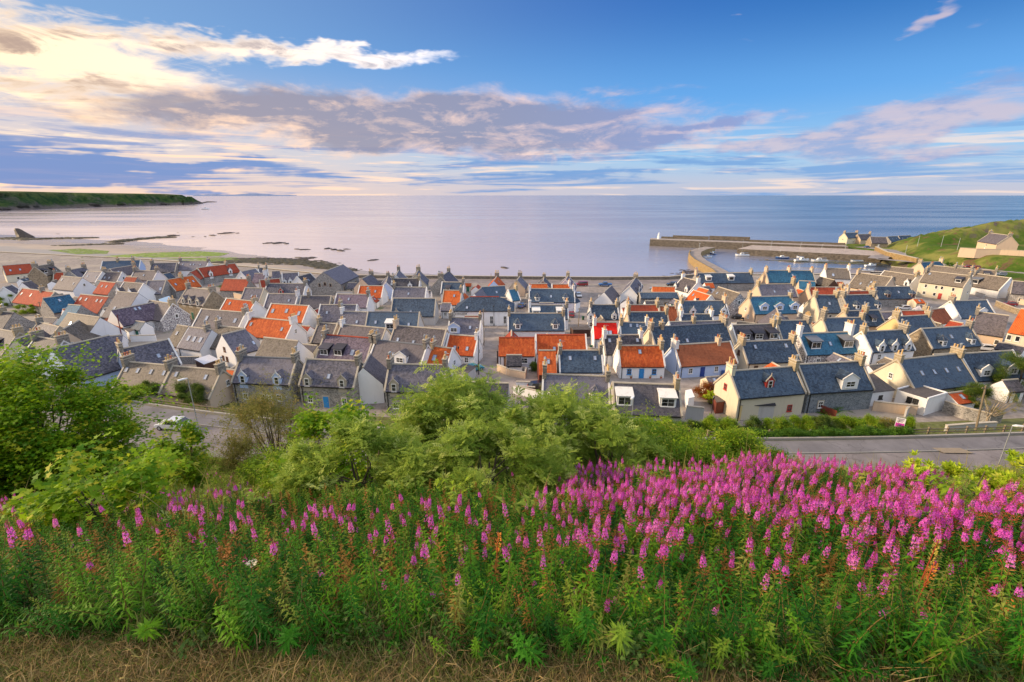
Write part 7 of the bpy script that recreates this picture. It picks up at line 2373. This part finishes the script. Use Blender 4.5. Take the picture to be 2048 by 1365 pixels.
# red timber garden fence: separate boards
a, b = at(1608, 812, TOWN), at(1672, 838, TOWN)
e = empty('board_fence', a, math.atan2((b - a).y, (b - a).x), 'dark red timber fence running down to the verge bushes', 'fence')
L = (b - a).length
bm_ = MB().b2(-.07, .07, -.012, .012, .05, 1.35).mesh('board', plain('red_stained_board', (.20, .035, .02), .7))
for k in range(int(L / .17)): link('board', bm_, e, (k * .17, 0, .02 * math.sin(k * 5.1)), (0, 0, 0))
MB().b2(0, L, .014, .06, .3, .38).b2(0, L, .014, .06, 1.0, 1.08).build('rail', BROWNP, e)

# steps and handrail down to the stone cottages
s0 = Vector((-33.5, float(yr(-33.5)) + 3.3, 0))
e = empty('garden_steps', (s0.x, s0.y, 0), -.15, 'concrete steps and ramp with steel handrail at left', 'steps')
for k in range(14):
    MB().box((0, 0, 0), (3.2, .62, .5)).build('step', CONC, e, loc=(0, k * .62, ROADZ - .35 - k * .30))
hr_m = MB(); hr_m.tube([(-1.6, 0, ROADZ + .9), (-1.6, 8.2, ROADZ - 3.1)], .035, 6); hr_m.tube([(1.6, 0, ROADZ + .9), (1.6, 8.2, ROADZ - 3.1)], .035, 6)
for sx in (-1.6, 1.6):
    for k in range(5): hr_m.tube([(sx, k * 2.0, ROADZ - .1 - k * .97), (sx, k * 2.0, ROADZ + .9 - k * .975)], .03, 5)
hr_m.build('handrail', METAL, e)

# sale board: white and magenta panel on a leaning post
b = at(1785, 868, 8.6); b.z = ground_z(b.x, b.y)
e = empty('sale_board', b, R(-35), 'leaning white and magenta estate agent sale board above the hedge', 'sign')
MB().tube([(0, 0, 0), (.34, 0, 2.5)], .045, 6).build('post', TIMB, e)
pn = MB().b2(-.02, .92, -.03, .03, 1.35, 2.62); o = pn.build('panel', plain('sale_board_white', (.82, .80, .82), .5), e)
MAG = plain('sale_board_magenta', (.62, .04, .42), .5)
MB().b2(.02, .88, -.036, -.031, 1.40, 1.92).build('magenta_band', MAG, e)


def text_obj(body, size, loc, parent, mat, name='lettering', rot=(math.pi / 2, 0, 0), align='CENTER'):
    cu = bpy.data.curves.new(name, 'FONT'); cu.body = body; cu.size = size; cu.extrude = .004; cu.align_x = align; cu.align_y = 'CENTER'
    cu.materials.append(mat)
    o = bpy.data.objects.new(name, cu); COL.objects.link(o); o.parent = parent; o.location = loc; o.rotation_euler = rot
    return o


mk = MB()
for q, (x0_, x1_, z_) in enumerate([(.10, .80, 2.48), (.16, .74, 2.30), (.10, .66, 2.12)]):
    mk.b2(x0_, x1_, -.037, -.031, z_ - .04, z_ + .04)
mk.build('print_lines', plain('dark_print', (.06, .03, .09), .6), e)
mk = MB(); mk.b2(.28, .62, -.042, -.037, 1.52, 1.80); mk.build('purple_mark', plain('purple_print', (.26, .01, .36), .6), e)
# the long name board on the white hall
hall = HOUSES[[h[0].name for h in HOUSES].index('village_hall')]
hr0, hx0, hx1, hhd, hhe, hhr = hall
nb = MB().b2(hx0 + .35, hx0 + 4.0, -hhd - .06, -hhd - .01, hhe - 1.15, hhe - .45); nb.build('name_board', WHITE, hr0)
mk = MB()
for k in range(9):
    mk.b2(hx0 + .55 + k * .36, hx0 + .80 + k * .36, -hhd - .075, -hhd - .061, hhe - 1.0, hhe - .6)
mk.b2(hx0 + .3, hx0 + 4.05, -hhd - .07, -hhd - .055, hhe - 1.2, hhe - 1.14); mk.b2(hx0 + .3, hx0 + 4.05, -hhd - .07, -hhd - .055, hhe - .46, hhe - .40)
mk.build('name_board_print', BLACKP, hr0)

# ------------------------------------------------------------------ annexes, sheds, yards
def flat_block(label, corners_px, h, wallm, topm, par=.0, name='annexe', cat='annexe', z=TOWN, drop=0.0):
    """rendered block from three visible base corners (left, front, right)"""
    A, B, C = [at(a, b, z) for a, b in corners_px]
    D = A + (C - B)
    P = [A, B, C, D]
    e = empty(name, (B.x, B.y, z), 0, label, cat)
    m_ = MB(); q = [(p.x - B.x, p.y - B.y) for p in P]
    tops = [h + drop, h, h, h + drop]
    m_.loft([[(x, y, -.4) for x, y in q], [(x, y, t_) for (x, y), t_ in zip(q, tops)]])
    o = m_.build('wall', wallm, e); fix_normals(o.data)
    cx = sum(p[0] for p in q) / 4; cy = sum(p[1] for p in q) / 4
    k = .96 if par else 1.05
    t_ = MB(); r2 = [(cx + (x - cx) * k, cy + (y - cy) * k) for x, y in q]
    t_.loft([[(x, y, zz + .01) for (x, y), zz in zip(r2, tops)], [(x, y, zz + .09) for (x, y), zz in zip(r2, tops)]])
    t_.uv = {}
    o = t_.build('roof', topm, e); fix_normals(o.data)
    if par:
        pm = MB()
        for i in (1, 2, 3):
            a, b_ = Vector((*q[i], 0)), Vector((*q[(i + 1) % 4], 0)); d = b_ - a
            pm.box(((a.x + b_.x) / 2, (a.y + b_.y) / 2, h + par / 2 + .005), (d.length, .22, par), math.atan2(d.y, d.x))
        pm.build('parapet', wallm, e)
    return e, q, tops


def wall_window(e, p0, p1, f, z, w_, h, frame='WHITE', **kw):
    p0 = Vector((*p0, 0)); p1 = Vector((*p1, 0)); d = p1 - p0
    a = math.atan2(d.y, d.x); p = p0.lerp(p1, f)
    o, pm = window_at(e, 0, 0, w_, h, frame=frame, **kw)
    o.location = (p.x + math.sin(a) * .015, p.y - math.cos(a) * .015, z); o.rotation_euler = (0, 0, a)
    sub(o, pm, 'pane')


FELT = plain('roof_felt', (.10, .085, .08), .9, var=.4)
e, q, t_ = flat_block('small white flat roofed annexe with two dark windows', [(1786, 812), (1846, 832), (1884, 820)], 2.9, M['w'], FELT, .28)
wall_window(e, q[0], q[1], .46, 1.9, .75, 1.0, 'BLACK'); wall_window(e, q[0], q[1], .66, 1.9, .75, 1.0, 'BLACK')
e, q, t_ = flat_block('white single storey extension with a lean slate roof', [(1682, 795), (1725, 815), (1782, 808)], 2.5, M['w'], FELT, 0, drop=1.3)
wall_window(e, q[0], q[1], .42, 1.7, .6, .7, 'BLACK'); wall_window(e, q[1], q[2], .55, 1.5, .8, .7, 'BLACK')
e, q, t_ = flat_block('dark slated lean-to roof against the cream house', [(1462, 802), (1478, 838), (1545, 838)], 2.3, M['g'], M['sd'], 0, name='lean_to', cat='outbuilding', drop=1.6)
e, q, t_ = flat_block('pale green white porch right of the grey cottage', [(1368, 806), (1374, 822), (1386, 819)], 2.2, M['w'], WHITE, 0, name='porch', cat='porch')
e, q, t_ = flat_block('brown timber shed with tiled roof in the cream walled yard', [(994, 727), (1014, 738), (1024, 734)], 2.1, M['k'], M['sn'], 0, name='garden_shed', cat='shed', drop=.5)
wall_window(e, q[0], q[1], .5, 1.3, 1.2, .6, 'WHITE')
e, q, t_ = flat_block('dark red shed beside the copper bush', [(1424, 815), (1430, 828), (1446, 826)], 2.0, M['r'], FELT, 0, name='garden_shed', cat='shed')
e, q, t_ = flat_block('pale blue lean-to with grey roof under the broad shade tinted gable', [(125, 745), (180, 748), (222, 738)], 2.2, M['b'], FELT, 0, name='lean_to', cat='outbuilding', drop=.7)
wall_window(e, q[1], q[2], .5, 1.3, 1.2, .5, 'WHITE')
e, q, t_ = flat_block('brown timber yard shed with a faded red roof at left', [(200, 668), (246, 676), (272, 664)], 2.4, M['k'], M['ob'], 0, name='garden_shed', cat='shed', drop=.6)
e, q, t_ = flat_block('white panelled yard store left of the long slate roof', [(248, 672), (262, 682), (276, 676)], 2.2, M['w'], FELT, 0, name='store', cat='shed')
e, q, t_ = flat_block('pale blue sun room with glass front at left centre', [(322, 618), (332, 626), (352, 618)], 2.4, M['b'], plain('blue_panel', (.35, .50, .66), .5), 0, name='sun_room', cat='conservatory', drop=.5)
wall_window(e, q[1], q[2], .3, 1.5, .9, 1.1, 'BLUE'); wall_window(e, q[1], q[2], .7, 1.5, .9, 1.1, 'BLUE')
e, q, t_ = flat_block('slatted clear roofed lean-to behind the brown cottage', [(395, 742), (412, 748), (440, 738)], 2.0, M['k'], plain('clear_sheet', (.62, .62, .66), .25), 0, name='lean_to', cat='outbuilding', drop=.4)
e, q, t_ = flat_block('grey roofed garage beside the teal car', [(905, 765), (930, 772), (952, 755)], 2.1, M['g'], FELT, 0, name='garage', cat='garage')
e, q, t_ = flat_block('dark green timber store in the yard by the orange roof', [(1140, 668), (1146, 674), (1180, 674)], 1.8, M['k'], FELT, 0, name='garden_shed', cat='shed')
e, q, t_ = flat_block('white wing with a small window right of lilac house', [(1144, 618), (1150, 626), (1160, 622)], 2.8, M['w'], M['sb'], 0, name='house_wing', cat='house')
wall_window(e, q[0], q[1], .5, 1.6, .7, .9, 'BLACK')
# blue trampoline cover, water butt, table and chairs
p = at(176, 668, TOWN)
e = empty('trampoline', p, 0, 'round bright blue trampoline in the yard beside peach gable', 'trampoline')
MB().lathe([(1.9, .75), (1.9, .82), (1.4, .9), (0.01, .88)], n=20).build('mat', plain('bright_blue_cover', (.03, .32, .72), .5), e)
for k in range(6):
    a = k * math.pi / 3; MB().tube([(math.cos(a) * 1.8, math.sin(a) * 1.8, 0), (math.cos(a) * 1.8, math.sin(a) * 1.8, .76)], .03, 5).build('leg', METAL, e)
p = at(1046, 742, TOWN)
e = empty('garden_table', p, .1, 'garden table with chairs in the lilac cottage yard', 'table')
MB().box((0, 0, .74), (1.5, .9, .05)).build('tabletop', TIMB, e)
for sx in (-.6, .6):
    for sy in (-.35, .35): MB().box((sx, sy, .36), (.07, .07, .71)).build('leg', TIMB, e)
for k, (dx_, dy_) in enumerate(((-1.3, 0), (1.3, 0))):
    c = empty('garden_chair', p + Vector((dx_, dy_, 0)), 0 if k else math.pi, ['white garden chair left of the yard table', 'white garden chair right of the yard table'][k], 'chair')
    MB().box((0, 0, .43), (.5, .5, .05)).build('seat', WHITE, c); MB().box((.24, 0, .72), (.04, .5, .55)).build('backrest', WHITE, c)
    for sx in (-.2, .2):
        for sy in (-.2, .2): MB().box((sx, sy, .2), (.04, .04, .4)).build('leg', WHITE, c)
# wheelie bins beside lanes
BIN = [plain('green_bin', (.02, .09, .04), .5), plain('blue_bin', (.03, .09, .30), .5), plain('grey_bin', (.09, .09, .10), .5)]
for k, (px, py) in enumerate([(1218, 752), (1386, 752), (999, 700), (1182, 700), (1445, 752), (912, 728), (1166, 640), (1700, 818)]):
    p = at(px, py, TOWN)
    e = empty('wheelie_bin', p, .3 * k, [q + ' wheelie bin ' + s_ for q, s_ in zip(['green', 'blue', 'grey'] * 3, ['left of the blue windowed cottage', 'between the blue cottage and cream one', 'by the lane left of lilac cottage', 'in the gap under the scarlet roof', 'at the cream cottage corner', 'at the mint white gable', 'in the lane above the wooden pole', 'by the white extension'])][k], 'bin')
    MB().box((0, 0, .5), (.42, .48, 1.0), 0, 1.18).build('body', BIN[k % 3], e); MB().box((0, 0, 1.05), (.56, .62, .08)).build('lid', BIN[k % 3], e)
# flower tubs and small plants against cottage fronts
for k, (px, py) in enumerate([(1262, 757), (1300, 757), (1312, 756), (1322, 757), (1150, 745), (1196, 746)]):
    p = at(px, py, TOWN)
    e = empty('flower_tub', p, 0, ['tub of green plants by the left blue window', 'tub of plants right of the pale blue door', 'second tub right of the pale blue door', 'tub of plants under the right blue window', 'basket plant at left window of the long white cottage', 'basket plant at right window of the long white cottage'][k], 'plant pot')
    MB().lathe([(.18, 0), (.25, .35), (.22, .35)], n=10).build('tub', POTR, e)
    rg = np.random.default_rng(k); n = 16
    scatter('plant', np.column_stack([rg.normal(0, .15, n), rg.normal(0, .12, n), rg.uniform(.35, .6, n)]), rg.normal(0, .6, (n, 3)), rg.uniform(.7, 1.1, n), PR['hedge'], e, real=True)

# ------------------------------------------------------------------ boats
def boat(label, px, py, L, rz, hull, z=.0, mast=0, cabin=True, deck=None, name='boat', water=True):
    p = at(px, py, z + .3)
    zz = max(z, ground_z(p.x, p.y) if p.y > 200 else z)
    e = empty(name, (p.x, p.y, zz - (.15 if water else 0)), R(rz), label, 'boat', 'boats in the harbour')
    w_ = L * .30; h = L * .13 + .25
    rings = []
    for f, wk, zk, hk in ((-.5, .75, .12, 1.0), (-.25, 1.0, .0, .95), (.1, .95, .0, .98), (.35, .6, .1, 1.1), (.5, .03, .45, 1.3)):
        x = f * L; a = w_ / 2 * wk
        rings.append([(x, -a, h * hk), (x, -a * .75, h * .35 + zk * .3), (x, 0, zk * .5), (x, a * .75, h * .35 + zk * .3), (x, a, h * hk)])
    m_ = MB(); m_.loft(rings, cap=False, close=False); m_.poly([rings[0][i] for i in range(5)])
    o = m_.build('hull', hull, e)
    d = MB(); d.loft([[(r[0][0], r[0][1] * .9, r[0][2] - .12), (r[4][0], r[4][1] * .9, r[4][2] - .12)] for r in rings], cap=False, close=False)
    d.build('deck', deck or plain('boat_deck', (.50, .47, .42), .7), e)
    gwl = MB()
    for i in (0, 4): gwl.tube([(r[i][0], r[i][1], r[i][2] + .02) for r in rings], .05, 4)
    gwl.build('gunwale', WHITE if hull is not WHITE else BLUEP, e)
    if cabin:
        c = MB(); c.loft([[(-.12 * L, -w_ * .28, h * .85), (-.12 * L, w_ * .28, h * .85), (.18 * L, w_ * .24, h * .9), (.18 * L, -w_ * .24, h * .9)], [(-.10 * L, -w_ * .25, h + L * .12), (-.10 * L, w_ * .25, h + L * .12), (.10 * L, w_ * .2, h + L * .12), (.10 * L, -w_ * .2, h + L * .12)]])
        o = c.build('cabin', WHITE, e); fix_normals(o.data)
        g = MB(); g.b2(-.07 * L, .07 * L, -w_ * .275, w_ * .275, h + L * .04, h + L * .085); g.build('window', GLASS, e)
    if mast:
        MB().tube([(.05 * L, 0, h * .8), (.05 * L, 0, h + mast)], [.07, .04], 6).build('mast', METAL, e)
        MB().tube([(.05 * L, 0, h + 1.0), (-.42 * L, 0, h + 1.05)], .07, 6).build('boom', BLUEP, e)
    return e


HB, HD = plain('hull_blue', (.03, .10, .28), .4), plain('hull_dark', (.03, .035, .05), .4)
boat('white sailing yacht moored at the inner quay wall', 1484, 512, 8.5, 170, WHITE, mast=10)
boat('white open boat tied inside the curved pier', 1416, 515, 6.0, 20, WHITE)
boat('blue fishing boat beside the open white one', 1425, 508, 6.2, 100, HB, mast=2.5)
boat('dark blue boat lying under the inner quay', 1564, 517, 8.0, 175, HB)
boat('white cabin boat first of the pair on the mud', 1603, 523, 9.0, 8, WHITE, water=False)
boat('white and blue cabin boat second of the pair on the mud', 1638, 524, 9.2, 172, WHITE, mast=2, water=False)
boat('white boat behind the pair against the quay wall', 1606, 516, 8.0, 175, WHITE)
boat('pale open dinghy under the quay at the harbour head', 1713, 524, 7.0, 175, WHITE, cabin=False, water=False)
boat('white motor boat resting on the mud at the harbour head', 1741, 533, 7.0, 10, WHITE, water=False)
boat('pale dinghy drawn up above the mud behind roofs', 1734, 545, 5.5, -12, WHITE, cabin=False, water=False)
boat('dark dinghy under the covers behind roofs', 1752, 549, 5.0, -20, HD, cabin=False, water=False)
e = boat('small white sailing boat far out in the left bay', 411, 419, 22, 5, WHITE, mast=9); e['group'] = 'boats out in the bay'
for k, (px, py, tpy) in enumerate([(1541, 500, 484), (1600, 500, 486), (1561, 502, 494), (1690, 500, 482), (1643, 500, 490), (1398, 499, 487)]):
    p = at(px, py, 4.2); h = atd(px, tpy, p.y).z - 4.0
    e = empty('quay_lamp', (p.x, p.y, 4.0), 0, ['left tall thin lamp pole on the quay', 'second thin lamp pole on the quay', 'short pole between the two left quay lamps', 'rightmost thin lamp pole near the stores', 'short pole above the white boats', 'thin lamp pole at the root of curved pier'][k], 'lamp pole')
    MB().tube([(0, 0, -.3), (0, 0, h)], [.13, .07], 6).build('pole', METAL, e); MB().box((.3, 0, h), (.8, .2, .12)).build('lantern', WHITE, e)

# ------------------------------------------------------------------ buildings on the quay and the headland
H('R', 405, 212, 520, 208, 4.2, 3.2, 'c', 'sb', 'cs:L,R W:.3,.7 gL:0@.4 w:.5', 'cream house with blue slates alone beyond the quay', zg=TOWN)
H('R', 525, 225, 640, 222, 3.0, 3.4, 'p', 'sp', 'cs:R D:.5-w', 'peach stone store beside the cream quay house', zg=TOWN)
H('R', 640, 248, 790, 250, 2.8, 3.6, 't', 'sp', 'D:.45-w', 'brown stone store with a white door on the quay', zg=TOWN)
H('R', 800, 245, 890, 240, 2.5, 3.2, 's', 'sb', 's:.3@.5,.7@.5 n', 'low slated store with skylights below the headland', zg=TOWN)
H('R', 900, 238, 1010, 234, 2.5, 3.2, 's', 'sb', 's:.2@.5,.6@.5 n', 'low slated store at the foot of headland rocks', zg=TOWN)
b = at(*cpx('R', 1715, 400), 10.0)
hz = 9.6
H('R', 1740, 212, 1925, 235, 4.6, 4.2, 'p', 'sp', 'cs:L,R D:.45-w W:.5', 'tall peach stone house with pinkish roof on the grassy bank', zg=hz)
P_ = [at(*cpx('R', X, Y), hz) for X, Y in ((1450, 395), (1600, 405), (1700, 408), (1820, 412), (2048, 425), (2200, 432))]
wall_line([(p.x, p.y) for p in P_], hz - 2, hz + 2.6, .5, M['p'], 'boundary_wall', 'long peach boundary wall on the grassy headland', 'wall', COPING)
for k, (X, Y) in enumerate(((1080, 300), (1290, 330), (1440, 355), (980, 330))):
    p = at(*cpx('R', X, Y), 10); z0 = ground_z(p.x, p.y)
    e = empty('pole', (p.x, p.y, z0), 0, ['thin pole on the lower headland slope', 'thin pole on middle of the headland slope', 'thin pole near the stone house on the headland', 'thin pole at the foot of the headland'][k], 'pole')
    MB().tube([(0, 0, -.3), (0, 0, 6.5)], [.12, .08], 6).build('shaft', METAL, e)
# path climbing the headland
pp_ = [at(*cpx('R', X, Y), z) for X, Y, z in ((2048, 170, 19), (1900, 135, 20), (1780, 112, 20.5))]
m_ = MB()

# overhead wires from the leaning pole
def wire(a, b, sag, label):
    a, b = Vector(a), Vector(b); pts = []
    for k in range(15):
        t = k / 14; p = a.lerp(b, t); p.z -= sag * 4 * t * (1 - t); pts.append(p - a)
    o = MB().tube(pts, .02, 3).build('overhead_wire', CARDS, None, loc=a); tag(o, label, 'cable')


q1 = atd(1972, 774, p1_[1])
wire((p1_[0] - .3, p1_[1], p1_[2] - .3), (HOUSES[16][0].location.x, HOUSES[16][0].location.y, 9.5), .8, 'thin dark wire from the leaning pole to the cream gabled cottage')
wire((p1_[0] + .3, p1_[1], p1_[2] - .3), (p1_[0] + 38, p1_[1] + 6, p1_[2] + .5), 1.0, 'thin dark wire from the leaning pole past the right edge')
